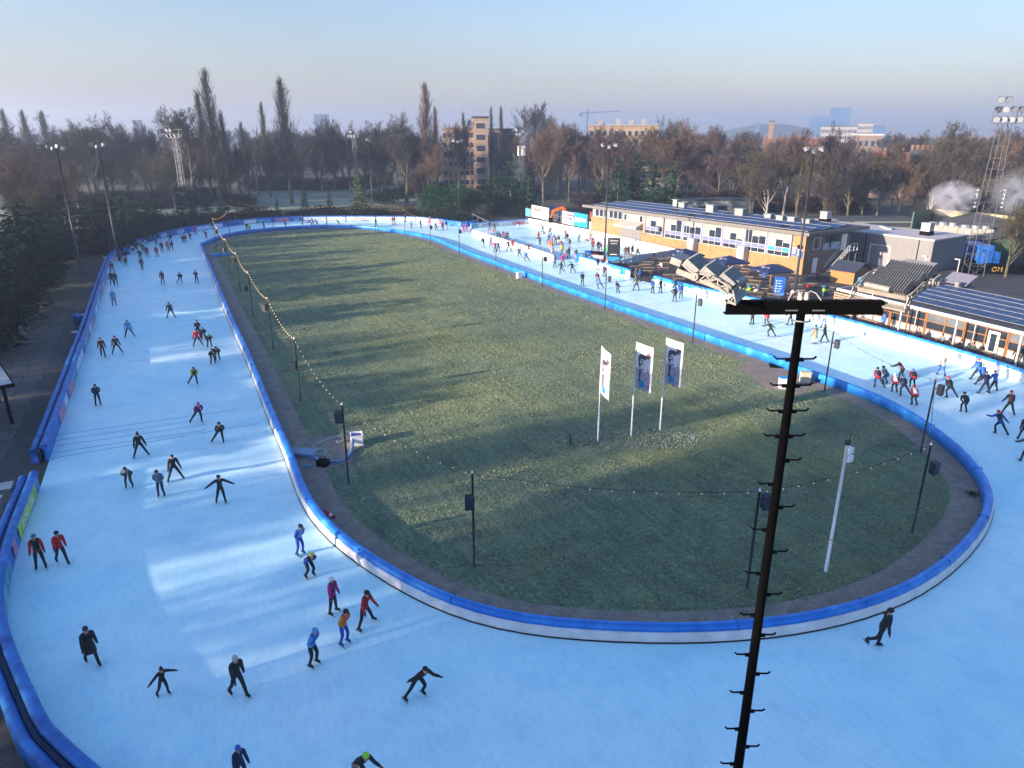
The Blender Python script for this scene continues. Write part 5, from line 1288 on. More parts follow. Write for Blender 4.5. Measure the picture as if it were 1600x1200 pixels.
NEARB_ = [(1182,228,178,'w0','olive','g'),(1208,232,170,'w1','brown','w'),(1234,205,176,'b2','reddish','w'),(1256,222,172,'w0','olive','g'),(1300,200,182,'b0','purple','g'),(1298,228,160,'w1','brown','g'),(1338,226,176,'b3','purple','g'),(1362,238,168,'w0','olive','g'),(1385,222,190,'w1','brown','g'),
          (1405,215,215,'b1','olive','g'),(1420,240,175,'w0','golden','g'),(1440,225,200,'w1','olive','g'),(1458,200,230,'b5','olive','g'),(1480,190,245,'b3','brown','g'),(1500,205,230,'b0','olive','g'),(1470,232,175,'w1','brown','w'),(1510,225,195,'w0','brown','g'),(1530,212,225,'b4','brown','g'),(1560,200,330,'b3','grey','g'),(1585,200,320,'b1','grey','g'),(1555,258,160,'w0','olive','g'),(1590,250,165,'w1','brown','g'),(1150,238,200,'w1','purple','g'),(1128,232,215,'w0','reddish','g')]
sides = 'between the poplars and the far bend'
kind_lb = {'grey': 'grey leafless tree in the hazy wood beyond the far bend', 'blueish': 'grey leafless tree in the hazy wood beyond the far bend', 'brown': 'brown leafless tree in the back row of the park', 'purple': 'purplish leafless tree in the back row of the park', 'reddish': 'reddish leafless tree behind the spruces and flats', 'olive': 'mossy greenish leafless tree in the hazy wood', 'golden': 'sunlit golden-brown leafless tree in front of the flats'}
for px, ty, d, k, c in BK:
    x, y = at_px(px, d); lb = kind_lb[c]; g_ = 'bare ' + c + ' trees of the back row'
    if (px, ty) == (292, 160): lb = 'tall round-topped bare tree standing alone beside the twin poplars'
    if (px, ty) == (832, 163): lb = 'high domed hazy bare tree rising above the antenna tower'
    if c == 'olive': lb = 'greenish leafless tree low in the hazy wood at the picture edge'
    if c == 'blueish': lb, g_ = 'blue-grey leafless tree beside the pale lattice lamp tower', None
    tree('bare_tree', k, x, y, hgt(ty, d) / (19.5 if k[0] != 'w' else 14), lb, TW[c], M_BARK, g_ if lb == kind_lb[c] else None, rnd.uniform(.9, 1.15))
for px, ty, d, k, c, bk in NEARB_:
    x, y = at_px(px, d); h0 = 19.5 if k[0] == 'b' else 13.6
    lb = {'olive': 'moss-green branched bare tree behind the clubhouse roofs', 'brown': 'brown branched bare tree behind the clubhouse roofs', 'reddish': 'reddish bare tree behind the clubhouse floodlight', 'purple': 'purplish bare tree behind the clubhouse roofs', 'golden': 'yellowish thin bare tree behind the flat hall', 'grey': 'distant grey bare tree over the row house roofs'}[c]
    if bk == 'w': lb = {'w1': 'bare tree with whitish trunk' + (' near the duct on the club roof' if px < 1300 else ' above the steam'), 'b2': 'bare tree with pale trunk beside the clubhouse floodlight pole'}[k]
    tree('bare_tree', k, x, y, hgt(ty, d) / h0, lb, TW[c], M_BARKW if bk == 'w' else M_BARKG, None if bk == 'w' or c == 'reddish' else 'bare %s trees behind the buildings' % c, rnd.uniform(.85, 1.05))
# low far wood that closes the horizon
rg_ = random.Random(5)
for i in range(44):
    px = -30 + i * 38 + rg_.uniform(-12, 12); d = rg_.uniform(330, 470)
    if 1060 < px < 1380: d += 120
    x, y = at_px(px, d); ty = rg_.uniform(197, 212) if px < 1000 else rg_.uniform(203, 216)
    tree('bare_tree', 'b%d' % rg_.randrange(6), x, y, max(7, hgt(ty, d)) / 19.5, 'hazy leafless tree far off on the horizon of the city', TW['blueish'] if px < 700 else TW['purple'], M_BARK, 'far hazy trees', 1.5)
for i in range(96):                                          # second, middle-distance undergrowth trees
    px = -40 + i * 13.5 + rg_.uniform(-10, 10); d = rg_.uniform(200, 290); ty = rg_.uniform(203, 250)
    if 380 < px < 560 and d < 262: d = 275; ty -= 18
    if px > 1180: d = rg_.uniform(215, 300); ty = rg_.uniform(220, 245)
    if 684 < px < 806 : continue
    x, y = at_px(px, d); c = rg_.choice(('brown', 'purple', 'grey', 'olive')) if px < 640 else rg_.choice(('golden', 'brown', 'reddish'))
    tree('bare_tree', rg_.choice(('b0', 'b1', 'b3', 'b5', 'w0', 'w1')), x, y, max(6, hgt(ty, d)) / 17, 'smaller leafless tree filling the understorey below the back row', TW[c], M_BARK, 'understorey trees', 1.25)
# --- lone bare tree by the cooling units
x, y = P(1512 + 15, 432); tree('bare_tree', 'w1', x + 3, y - 2, .80, 'sunlit bare tree with curving limbs in front of the green shed by the lattice tower', TW['olive'], M_BARKG, None, 1.0)
# --- conifers
for px, ty, d, k, s_, lb in ((556,270,174,'cc',1.25,'sunlit conical conifer behind the far bend'),(798,245,176,'c0',1.5,'taller dark spruce below the antenna tower'),(826,266,172,'c1',1.45,'shorter dark spruce beside the taller one below the antenna tower'),(772,258,180,'c2',1.2,'spruce at the shaded flank of the two big dark ones'),
                        (968,245,172,'c2',1.2,'first green spruce behind the clubhouse flag of solar panels'),(995,240,176,'c0',1.2,'highest green spruce behind the clubhouse roof'),(1020,250,170,'c1',1.2,'spruce in the middle of the clump behind the clubhouse'),(1050,252,168,'c0',1.25,'widest spruce at the end of the clump behind the clubhouse'),(940,280,190,'y1',1.0,'yellow-green evergreen beside the white floodlights'),
                        (632,300,196,'cc',.9,'small dark evergreen beside the pine thicket'),(470,288,200,'cc',1.0,'ivy covered dark trunk beside the frosty field'),(510,292,200,'cc',.9,'narrow dark evergreen below the bare trees'),(425,300,200,'cc',.8,'small dark evergreen at the foot of the thin poplar')):
    x, y = at_px(px, d); bh = {'c': 10, 'y': 9}[k[0]]; bh = 9 if k == 'cc' else bh
    tree('conifer_tree', k, x, y, hgt(ty, d) / bh, lb, M_CYP if px in (556, 940) else M_SPRUCE, M_BARK, None, s_ * .95)
x, y = P(690, 342); tree('pine_tree', 'pn', x, y, 1.0, 'spreading pine thicket with pale stems behind the corner of the far bend', M_PINE, M_BARKG, None, 1.25)
x, y = P(722, 338); tree('pine_tree', 'pn', x + 1, y + 2, .95, 'darker pine crown joined to the spreading thicket', M_PINE, M_BARKG, None, .9)
# --- dark evergreens left of the track
LT = [(20,330,92),(48,352,88),(75,330,100),(20,300,120),(60,318,112),(95,335,104),(118,325,116),(100,305,128),(140,318,124),(160,308,134),(75,290,140),(130,296,146),(185,305,142),(215,292,150),(205,318,137),(245,300,156),(265,312,152),(282,285,168),(318,296,168),(345,300,172),(0,360,80),(28,390,76),(300,312,165),(170,290,165),(30,285,150),(0,310,105),(50,382,80)]
for i, (px, ty, d) in enumerate(LT):
    x, y = at_px(px, d); h = hgt(ty, d)
    if x > -15 and y < 135: x = -15
    for _ in range(40):
        dm = min(math.dist((x, y), q) for q in FARP + LEFT)
        if dm > 7.5 and not in_poly(np.array([x]), np.array([y]), OUTER)[0]: break
        v = Vector((x - 26, y - 80, 0)).normalized(); x += v.x; y += v.y
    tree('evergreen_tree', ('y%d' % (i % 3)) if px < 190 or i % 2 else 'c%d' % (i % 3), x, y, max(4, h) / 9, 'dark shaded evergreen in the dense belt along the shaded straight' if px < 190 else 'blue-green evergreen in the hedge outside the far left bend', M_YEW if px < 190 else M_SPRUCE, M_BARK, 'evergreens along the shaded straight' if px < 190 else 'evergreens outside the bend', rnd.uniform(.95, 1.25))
for i, (px, ty, d) in enumerate(((10,250,150),(40,262,140),(70,270,155),(25,232,170),(110,250,185),(60,240,190))):
    x, y = at_px(px, d); tree('bare_tree', 'b%d' % i, x, y, hgt(ty, d) / 18, 'reddish-brown bare tree rising behind the dark evergreen belt', TW[('reddish', 'olive', 'purple')[i % 3]], M_BARK, 'bare trees behind the evergreen belt')
# out of the picture: the tree belt whose shade covers the near ice
rs = random.Random(3)
for i in range(34):
    y = -6 + i * 2.9 + rs.uniform(-1, 1); x = -rs.uniform(27, 46) - (6 if 60 < y else 0); h = rs.uniform(6.0, 9.5) if y < 24 else rs.uniform(6.8, 9.6) if y < 46 else rs.uniform(7.5, 10.5)
    if math.degrees(math.atan2(x * _cy + y * _sy, -x * _sy + y * _cy)) > -37.5: x = -46 - rs.uniform(0, 6)
    if y > 84 or i in (12, 13, 16, 19, 23, 26): continue
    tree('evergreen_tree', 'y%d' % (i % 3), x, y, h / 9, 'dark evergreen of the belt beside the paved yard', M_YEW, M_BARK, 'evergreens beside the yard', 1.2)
for i in range(30):
    y = -34 + i * 2.4 + max(0, i - 23) * .9 + rs.uniform(-1, 1); x = -rs.uniform(52, 70)
    if 24 < y < 44 and i % 3: continue
    tree('bare_tree', 'b%d' % (i % 6), x, y, rs.uniform(1.1, 1.45), 'tall leafless tree beyond the evergreen belt outside the yard', TW['brown'], M_BARK, 'bare trees outside the yard', 1.1)
for i in range(20):
    y = -34 + i * 2.6 + rs.uniform(-1, 1); x = -rs.uniform(84, 118)
    tree('bare_tree', 'b%d' % (i % 6), x, y, rs.uniform(1.25, 1.6), 'tallest leafless tree in the rear of the belt outside the yard', TW['brown'], M_BARK, 'tallest bare trees outside the yard', 1.15)
for i in range(18):
    y = 40 + i * 6 + rs.uniform(-2, 2); x = -rs.uniform(58, 84)
    tree('bare_tree', 'b%d' % (i % 6), x, y, rs.uniform(.8, 1.1), 'leafless tree deep in the belt along the shaded straight', TW['brown'], M_BARK, 'bare trees deep in the belt', 1.1)
# --- shrubs: hedge behind the far bend
for i in range(30):
    p = FARP[int(i / 30 * (len(FARP) - 1))]; c = Vector((p[0] - 26, p[1] - 80, 0)).normalized() * rnd.uniform(3.2, 5.0)
    kk = 't%d' % (i % 2) if i % 3 == 0 and p[0] > 5 else 's%d' % (i % 4)
    tree('shrub', kk, p[0] + c.x, p[1] + c.y, rnd.uniform(.75, 1.1) * (1.5 if p[0] < 5 else 1), 'dark evergreen shrub in the hedge behind the far bend' if kk[0] == 's' else 'brown leafless shrub in the hedge behind the far bend', M_YEW if kk[0] == 's' else M_SHRUB, M_BARK, ('evergreen' if kk[0] == 's' else 'leafless') + ' shrubs behind the far bend', 1.25, cat='shrub')
for i in range(40):
    px = 20 + i * 20.5; d = rnd.uniform(205, 245) if not 380 < px < 580 else rnd.uniform(262, 280); x, y = at_px(px, d)
    red = (90 < px < 300 or 380 < px < 560); tree('shrub', 't%d' % (i % 2) if i % 2 or red else 's%d' % (i % 4), x, y, rnd.uniform(1.0, 1.7), 'russet leafless shrub below the park trees' if red else 'tangled shrub below the park trees', TW['reddish'] if red else (M_SHRUB if i % 2 else M_YEW), M_BARK, 'russet park shrubs' if red else 'tangled park shrubs', 1.5, cat='shrub')
for i in range(16):
    px = 930 + i * 27; d = rnd.uniform(186, 205); x, y = at_px(px, d)
    tree('shrub', 't%d' % (i % 2), x, y, rnd.uniform(1.0, 1.8), 'russet brushwood behind the clubhouse roof', M_SHRUB if i % 2 else TW['reddish'], M_BARK, 'brushwood behind the clubhouse', 1.6, cat='shrub')
# ================================================================== clubhouse
M_YBRICK = m_brick('yellow_brick', (.30, .17, .075), (.36, .21, .095), (.27, .2, .13), 4.0)
M_BBRICK = m_brick('brown_brick', (.20, .13, .10), (.26, .17, .12), (.16, .13, .11), 4.0)
M_ROOF = mat('dark_roof_felt', (.05, .055, .065), .9, .3, 2, detail=6); M_SOFF = mat('grey_fascia', (.15, .14, .135), .7, .1, 3)
M_LAV = mat('lavender_panel', (.13, .155, .31), .5, .08, 2)
def m_solar():
    m, t, N, b = node_mat('solar_cells'); tc = N.new('ShaderNodeTexCoord')
    br = N.new('ShaderNodeTexBrick'); br.offset = 0; br.inputs['Scale'].default_value = 1.0; br.inputs['Brick Width'].default_value = .16; br.inputs['Row Height'].default_value = .16; br.inputs['Mortar Size'].default_value = .006
    br.inputs['Color1'].default_value = (.006, .022, .085, 1); br.inputs['Color2'].default_value = (.008, .028, .10, 1); br.inputs['Mortar'].default_value = (.03, .06, .14, 1)
    t.links.new(tc.outputs['Object'], br.inputs['Vector']); t.links.new(br.outputs[0], b.inputs['Base Color']); b.inputs['Roughness'].default_value = .35; b.inputs['Specular IOR Level'].default_value = .22
    return m
M_SOLAR = m_solar(); M_FRAME = mat('panel_frame', (.30, .31, .33), .5, .08, 8)
CO = Vector((79.7, 72.1, 0)); CA = Vector((-6.5, 46, 0)).normalized(); CL = 46.2
club = empty('clubhouse', 'long two-storey yellow brick clubhouse with white framed windows and solar panels on its flat roof', 'building', CO + CA * CL, math.atan2(-CA.y, -CA.x))
# local: x from the far end (0) to the near end (CL), y into the building
m_ = MB()
D_ = 10.5
m_.box(0, CL, .02, D_, 0, 2.2, 0); m_.box(CL - 2.05, CL, .02, D_, 2.2, 5.6, 0); m_.box(0, 14.2, .02, D_, 2.2, 3.9, 0); m_.box(0, 14.2, .3, D_, 3.9, 5.6, 1); m_.box(13.9, CL - 2.05, .35, D_, 2.2, 5.6, 1)
m_.box(CL - 29.9 - 1.9, CL - 29.9 - 1.6, -.06, .4, 2.2, 5.6, 0); m_.box(CL - 27.5, CL - 27.2, -.06, .4, 2.2, 5.6, 0)
m_.build('wall', [M_YBRICK, M_BLIND], club)
m_ = MB(); m_.box(CL + .004, CL + .03, .03, D_ - .02, .1, 5.55); m_.build('end_wall', M_BBRICK, club)
m_ = MB(); m_.box(-1.6, CL + 1.0, -.9, D_ + 3.0, 5.6, 5.95, 0); m_.box(-1.65, CL + 1.05, -.96, -.9, 5.55, 6.0, 1); m_.box(CL + 1.0, CL + 1.06, -.96, D_ + 3.0, 5.55, 6.0, 1); rf = m_.build('roof', [M_ROOF, M_SOFF], club)
def bay(x0, x1, z0=2.2, z1=5.55, cyan=False):
    W = x1 - x0; c3 = W / 3; fr = MB(); gl = MB(); t = .03; zt = [z0, z0 + .62, z0 + 1.22, z0 + 2.35, z1]
    def fb(a, b, z_0, z_1): fr.box(a, b, -.02, .08, z_0, z_1)
    for k in range(4): fb(x0 + k * c3 - t, x0 + k * c3 + t, z0, z1)
    fr.box(x0, x1, -.025, .075, z0 - .04, z0 + .04); fr.box(x0, x1, -.025, .075, z0 + .59, z0 + .65); fr.box(x0, x1, -.025, .075, z0 + 1.19, z0 + 1.25); fr.box(x0, x1, -.025, .075, z1 - .1, z1)
    fr.box(x0 + c3, x1 - c3, -.025, .075, z0 + 2.28, z0 + 2.38)
    fr.box(x0 + c3 * .42, x0 + c3 * .47, -.015, .07, z0 + 1.2, z1)
    w_ = fr.build('window', M_WFRAME, club)
    bl = [rnd.random() < .6, False, rnd.random() < .25]
    for k in range(3):
        a, b = x0 + k * c3 + t, x0 + (k + 1) * c3 - t
        gl.box(a, b, .03, .045, z0 + .06, z0 + .57, 0); gl.box(a, b, .03, .045, z0 + .67, z0 + 1.17, 3 if cyan and k != 1 else 2)
        mid = z0 + 2.33 if k == 1 else z0 + 1.27 + (z1 - z0 - 1.37) * (rnd.choice((.1, .3)) if bl[k] else rnd.choice((.55, .75, .9)))
        gl.box(a, b, .03, .045, z0 + 1.27, mid, 1 if bl[k] and k == 0 else 0); gl.box(a, b, .03, .046, mid, z1 - .1, 1)
    gl.build('pane', [M_GLASS, M_BLIND, M_LAV, M_CYAN], w_)
    for xa in (x0 - .22, x1 + .05): q = MB(); q.box(xa, xa + .17, -.05, .1, z0, z1); q.build('pilaster', mat('lavender_pilaster', (.22, .245, .38), .6, .06, 3), club)
for i, s in enumerate((2.3, 6.45, 10.55, 14.7, 18.85, 23.0)): bay(CL - s - 3.75, CL - s - .1, cyan=(i == 0))
bay(CL - 31.7, CL - 27.6, 2.4, 5.5)
for k in range(6):
    x0 = .9 + k * 1.22 + (.3 if k > 2 else 0); fr = MB(); fr.box(x0, x0 + 1.1, .2, .31, 4.0, 5.4); w_ = fr.build('window', M_WFRAME, club); MB().box(x0 + .1, x0 + 1.0, .17, .205, 4.1, 5.3).build('pane', M_GLASS, w_)
for x0, w0 in ((8.9, .6), (12.9, .7)): fr = MB(); fr.box(x0, x0 + w0 + .1, .2, .31, 4.0, 5.2); w_ = fr.build('window', M_WFRAME, club); MB().box(x0 + .08, x0 + w0, .17, .205, 4.1, 5.1).build('pane', M_GLASS, w_)
m_ = MB(); m_.box(8.3, 13.6, -.02, .01, .1, 3.0)
for k in range(14): m_.box(8.4 + k * .38, 8.44 + k * .38, -.05, -.02, .1, 3.0)
m_.build('roller_door', mat('grey_roller_door', (.19, .19, .20), .5, .1, 6), club)
m_ = MB(); m_.add([(8.0, 0, 3.9), (13.9, 0, 3.9), (13.9, -1.5, 3.3), (8.0, -1.5, 3.3), (8.0, 0, 3.1), (13.9, 0, 3.1), (13.9, -1.5, 3.0), (8.0, -1.5, 3.0)], [(0, 3, 2, 1), (4, 5, 6, 7), (3, 7, 6, 2), (0, 4, 7, 3), (1, 2, 6, 5), (0, 1, 5, 4)]); m_.build('awning', mat('cream_awning', (.40, .37, .33), .7, .06, 4), club)
for s in (20.0, 10.0): m_ = MB(); m_.box(CL - s - .65, CL - s + .65, -1.1, 0, 0, 2.75); m_.box(CL - s - .75, CL - s + .75, -1.2, -.002, 2.75, 2.85); e_ = m_.build('entrance_box', M_WFRAME, club); MB().box(CL - s + .2, CL - s + .6, -1.13, -1.1, .1, 2.2).build('door', M_GREY, e_)
# near end wall: window, skater poster, doors, outside stair
ex = CL + .03
fr = MB(); fr.box(ex, ex + .1, 1.75, 3.45, 3.35, 5.1); w_ = fr.build('window', M_WFRAME, club); MB().box(ex + .05, ex + .13, 1.95, 3.25, 3.5, 4.95).build('pane', M_GLASS, w_)
m_ = MB(); m_.box(ex, ex + .06, 4.2, 8.1, 3.1, 5.25); po = m_.build('poster', mat('poster_snow', (.33, .40, .50), .6, .35, 1.6, detail=5), club)
m_ = MB(); m_.box(ex + .06, ex + .064, 4.25, 8.05, 4.1, 5.2); m_.build('poster_trees', mat('poster_dark_trees', (.02, .04, .05), .6, .6, 3, detail=6), po)
m_ = MB(); YZ = Matrix(((0, 0, 1, ex + .068), (1, 0, 0, 5.6), (0, 1, 0, 3.25), (0, 0, 0, 1)))
m_.extr([(-.1, 0), (.05, .0), (.12, .55), (.35, .0), (.5, .0), (.28, .85), (.25, 1.15), (.75, 1.25), (.75, 1.35), (.18, 1.45), (.16, 1.7), (-.02, 1.7), (-.02, 1.45), (-.5, 1.3), (-.5, 1.2), (-.03, 1.15), (-.05, .8)], YZ, .004); m_.build('skater_print', M_BLACK, po)
m_ = MB(); YZ2 = Matrix(((0, 0, 1, ex + .068), (1, 0, 0, 7.7), (0, 1, 0, 3.4), (0, 0, 0, 1))); m_.extr([(.2 * math.cos(a * .52), .2 * math.sin(a * .52)) for a in range(12)], YZ2, .004); m_.build('disc_print', M_CYAN, po)
MB().box(ex, ex + .08, 8.45, 9.7, 2.75, 5.1).build('door', M_WHITE, club); MB().box(ex, ex + .08, 2.2, 3.2, .05, 2.15).build('door', M_WHITE, club)
st = MB(); n_ = 16
for k in range(n_):
    y0 = 4.9 + k * .24; z0 = .17 * (k + 1); st.box(ex + .15, ex + 1.25, y0, y0 + .27, z0 - .04, z0)
st.box(ex + .15, ex + 1.4, 8.7, 10.6, 2.70, 2.76); st.bar((ex + .15, 4.8, .1), (ex + .15, 8.8, 2.7), .08, .2); st.bar((ex + 1.25, 4.8, .1), (ex + 1.25, 8.8, 2.7), .08, .2)
for yy, zz in ((10.5, 0), (8.8, 0)): st.bar((ex + 1.3, yy, 0), (ex + 1.3, yy, 2.7), .08)
stair = st.build('staircase', M_GALV, club)
rl = MB()
for xx in (ex + .15, ex + 1.3):
    rl.bar((xx, 4.9, 1.05), (xx, 8.8, 3.75), .045); rl.bar((xx, 4.9, .6), (xx, 8.8, 3.25), .035)
    for k in range(0, 17, 2): rl.bar((xx, 4.9 + k * .24, .17 * k + .1), (xx, 4.9 + k * .24, .17 * k + 1.08), .035)
for yy in (8.8, 9.7, 10.55): rl.bar((ex + 1.35, yy, 2.7), (ex + 1.35, yy, 3.8), .045)
rl.bar((ex + 1.35, 8.8, 3.78), (ex + 1.35, 10.55, 3.78), .045); rl.bar((ex + 1.35, 8.8, 3.3), (ex + 1.35, 10.55, 3.3), .035); rl.build('railing', M_WHITE, stair)
# signs, dish on the near pier
for xa, xb, za, zb in ((CL - 1.95, CL - 1.2, 2.55, 3.75), (CL - 1.05, CL - .2, 2.35, 3.55)):
    sg = MB().box(xa, xb, -.05, .015, za, zb).build('sign', M_BLUE2, club)
    m_ = MB(); m_.box(xa + .07, xb - .07, -.056, -.05, zb - .22, zb - .08)
    for k in range(5): m_.box(xa + .07, xa + .07 + rnd.uniform(.35, .6), -.056, -.05, zb - .38 - k * .15, zb - .33 - k * .15)
    m_.build('lettering', M_TXTW, sg)
m_ = MB(); m_.tube([(CL - .6, 0, 3.9), (CL - .6, -.25, 3.95)], .03, 6); m_.tube([(CL - .6, -.25, 3.95), (CL - .6, -.40, 3.9)], [.10, .33], 14); m_.build('satellite_dish', M_BLACK, club)
m_ = MB(); m_.box(CL - 27.9, CL - 27.5, -.5, -.06, 3.1, 3.7); m_.build('speaker', M_SPEAKER, club)
for r_ in range(3):
    for k in range(26):
        x0 = .5 + k * 1.76
        if rnd.random() < .05: continue
        m_ = MB(); y0 = .2 + r_ * 3.4; m_.obox((x0 + .82, y0 + .9, 6.2), (.80, 0, 0), (0, .9, .17), (0, -.004, .02)); p_ = m_.build('solar_panel', M_SOLAR, rf)
m_ = MB()
for r_ in range(3):
    for k in range(27): m_.bar((.45 + k * 1.76, .2 + r_ * 3.4, 6.05), (.45 + k * 1.76, 2.0 + r_ * 3.4, 6.38), .035)
    m_.bar((.4, .18 + r_ * 3.4, 6.06), (46.2, .18 + r_ * 3.4, 6.06), .05); m_.bar((.4, 2.02 + r_ * 3.4, 6.39), (46.2, 2.02 + r_ * 3.4, 6.39), .05)
m_.build('panel_rack', M_FRAME, rf)
for x0, y0, w0, h0 in ((13, 9, .5, 1.5), (14.8, 8.8, .7, 1.1), (22.0, 8, .8, 1.3), (29, 7, .8, 1.3), (33.5, 8.4, .6, .8), (36.0, 8.0, .6, .8), (38.2, 7.8, .6, .8), (41.2, 7.2, .6, .8)):
    m_ = MB(); m_.box(x0 - w0, x0 + w0, y0 - .5, y0 + .5, 5.95, 5.95 + h0); m_.box(x0 - w0 - .12, x0 + w0 + .12, y0 - .62, y0 + .62, 5.95 + h0, 6.05 + h0); m_.build('vent_box', M_BLIND, rf)

# ================================================================== pavilion with the solar roof
pv = empty('skate_pavilion', 'low pavilion with orange timber framed glazing and a blue solar panel roof beside the ice', 'building', (64.2, 51.2, 0), math.atan2(-1, -.03))
# local x runs toward the viewer along the ice (0..32), y away from the ice
PL = 32
m_ = MB(); m_.box(-1.2, PL, -.6, 13.5, 3.15, 3.32, 0); m_.box(-1.25, PL, -.70, -.6, 3.08, 3.36, 1); m_.box(-1.3, -1.2, -.7, 13.5, 3.08, 3.36, 1); prf = m_.build('roof', [M_ROOF, M_WFRAME], pv)
m_ = MB(); m_.box(0, PL, 1.4, 13, 0, .95, 0); m_.box(0, PL, 1.9, 13, .95, 3.15, 1); m_.build('wall', [mat('grey_plinth', (.36, .35, .34), .7, .1, 3), mat('dark_interior', (.06, .055, .05), .8, .4, .8)], pv)
for k in range(8):
    x0 = .15 + k * 3.95; fr = MB()
    for j in range(3): fr.box(x0 + j * 1.9 - .05, x0 + j * 1.9 + .05, 1.3, 1.42, 0, 3.1)
    for zz in (1.0, 1.75, 2.5): fr.box(x0, x0 + 3.8, 1.31, 1.41, zz - .04, zz + .04)
    w_ = fr.build('window', M_TIMBER, pv); gl = MB(); gl.box(x0, x0 + 3.8, 1.36, 1.38, 1.04, 1.71, 0); gl.box(x0, x0 + 3.8, 1.36, 1.38, 1.79, 2.46, 0 if k % 2 else 2); gl.box(x0, x0 + 3.8, 1.36, 1.38, 2.54, 3.1, 1); gl.build('pane', [M_GLASS, mat('frosted_top_pane', (.30, .33, .36), .35, .1, 2), mat('grey_reflecting_pane', (.12, .14, .16), .15, .2, .7)], w_)
for x0 in (14.2, 18.2, 22.3): d_ = MB().box(x0, x0 + 1.0, 1.20, 1.3, .12, 2.3).build('door', M_WHITE, pv); MB().box(x0 + .22, x0 + .78, 1.185, 1.2, .5, 2.1).build('pane', M_GLASS, d_)
for k in range(6): m_ = MB(); x0 = .8 + k * 5.7; m_.bar((x0, -.35, 0), (x0, -.35, 3.2), .14); m_.build('post', M_WFRAME, pv)
for k in range(3): m_ = MB(); x0 = 6.6 + k * 5.9; m_.tube([(x0 + .6, .9, 0), (x0 + .6, .9, 2.7), (x0 + .3, -.2, 3.1)], .06, 8); m_.build('downpipe', M_GREY, pv)
for k, x0 in enumerate((1.0, 6.4, 9.6, 13.0)):
    m_ = MB(); m_.box(x0, x0 + 2.2, .75, 1.15, .40, .46)
    for q in (.15, 1.95): m_.box(x0 + q, x0 + q + .1, .8, 1.1, 0, .40)
    o = m_.build('bench', M_WOOD); o.location = pv.location; o.rotation_euler = pv.rotation_euler
    tag(o, ['plank bench at the slatted end of the pavilion', 'plank bench with bags and a seated person under the pavilion eave', 'plank bench with the green and black sitters', 'empty plank bench by the first white pavilion door'][k], 'bench', 'benches along the pavilion')
m_ = MB(); m_.box(2.6, 4.4, -.30, -.24, 2.1, 2.9); sg = m_.build('sign', M_CYAN, pv); m_ = MB(); put_text(m_, 'IJS baan', .42, frame(Vector((3.5, -.31, 2.5)), (1, 0, 0), (0, 0, 1)), bold=.02); m_.build('lettering', M_TXTW, sg)
m_ = MB(); m_.box(-.3, .45, 1.15, 1.25, 1.75, 2.5, 0); m_.box(.5, 1.2, 1.15, 1.25, 1.6, 2.4, 1); m_.build('notice', [mat('green_notice', (.03, .30, .12), .6, .3, 4), M_WHITE], pv)
m_ = MB()
for k in range(9): m_.box(-3.2, -.3, 1.2, 1.26, .15 + k * .26, .33 + k * .26)
m_.build('slatted_screen', M_WOOD, pv)
for r_ in range(5):
    for k in range(12):
        m_ = MB(); x0 = 1.6 + k * 2.05 + r_ * .35; y0 = .9 + r_ * 1.9
        m_.obox((x0 + 1.0, y0 + .9, 3.50), (.98, 0, 0), (0, .9, .05), (0, 0, .02)); p_ = m_.build('solar_panel', M_SOLAR, prf)
        q = MB(); q.bar((x0 + .01, y0 + .03, 3.49), (x0 + .01, y0 + 1.8, 3.59), .028); q.bar((x0, y0 + .01, 3.475), (x0 + 2.0, y0 + .01, 3.475), .028); q.bar((x0, y0 + 1.8, 3.58), (x0 + 2.0, y0 + 1.8, 3.58), .028); q.build('panel_frame', M_FRAME, p_)
m_ = MB(); m_.obox((3.2, 12.2, 4.1), (1.4, 0, 0), (0, .8, .45), (0, -.03, .05)); m_.bar((2.2, 12.6, 3.3), (2.2, 12.7, 4.3), .1); m_.bar((4.2, 12.6, 3.3), (4.2, 12.7, 4.3), .1); m_.build('tilted_collector', mat('ribbed_collector', (.17, .17, .21), .35, .2, 6, stretch=(1, 14, 1)), prf)
m_ = MB(); m_.box(4.2, 4.7, -.5, .0, 2.5, 3.05); m_.build('speaker', M_SPEAKER, pv)
for x0 in (5.0, 7.2): m_ = MB(); m_.lathe([(.25, 3.32), (.25, 3.9), (.32, 3.92), (.32, 4.1), (.05, 4.15)], 10, (x0 - 3, 10.5, 0)); m_.build('roof_vent', M_GREY, prf)

# ================================================================== hall, shed, cooling units, green barn
c0 = P(1460, 376, 4.6); hx = Vector((c0[0], c0[1], 0)); hl = empty('flat_hall', 'grey flat-roofed hall with a pale roof behind the clubhouse stair', 'building', hx, R(8.5))
# local x away from the viewer to the right, y toward the far left end
m_ = MB(); m_.box(0, 9.5, 0, 12.5, 0, 4.5, 0); m_.box(1.5, 9.5, 12.5, 25, 0, 4.5, 0); m_.build('wall', mat('grey_cladding', (.17, .17, .175), .6, .08, 2, stretch=(1, 1, .2)), hl)
m_ = MB(); m_.box(-.12, 9.6, -.12, 12.62, 4.5, 4.72); m_.box(1.4, 9.6, 12.62, 25.1, 4.5, 4.72); hrf = m_.build('roof', mat('pale_roof', (.44, .40, .40), .8, .14, .8, detail=6), hl)
m_ = MB(); m_.box(-.05, -.004, 6.0, 9.0, 0, 3.0); hd_ = m_.build('door', mat('grey_door', (.22, .22, .23), .6, .05, 3), hl); m_ = MB(); m_.box(-.09, -.05, 5.9, 6.0, 0, 3.1); m_.box(-.09, -.05, 9.0, 9.1, 0, 3.1); m_.box(-.09, -.05, 5.9, 9.1, 3.0, 3.1); m_.build('frame', M_WHITE, hd_)
for yy in (2.0, 9.9): m_ = MB(); m_.bar((-.06, yy, 0), (-.06, yy, 4.4), .09); m_.build('downpipe', M_BLACK, hl)
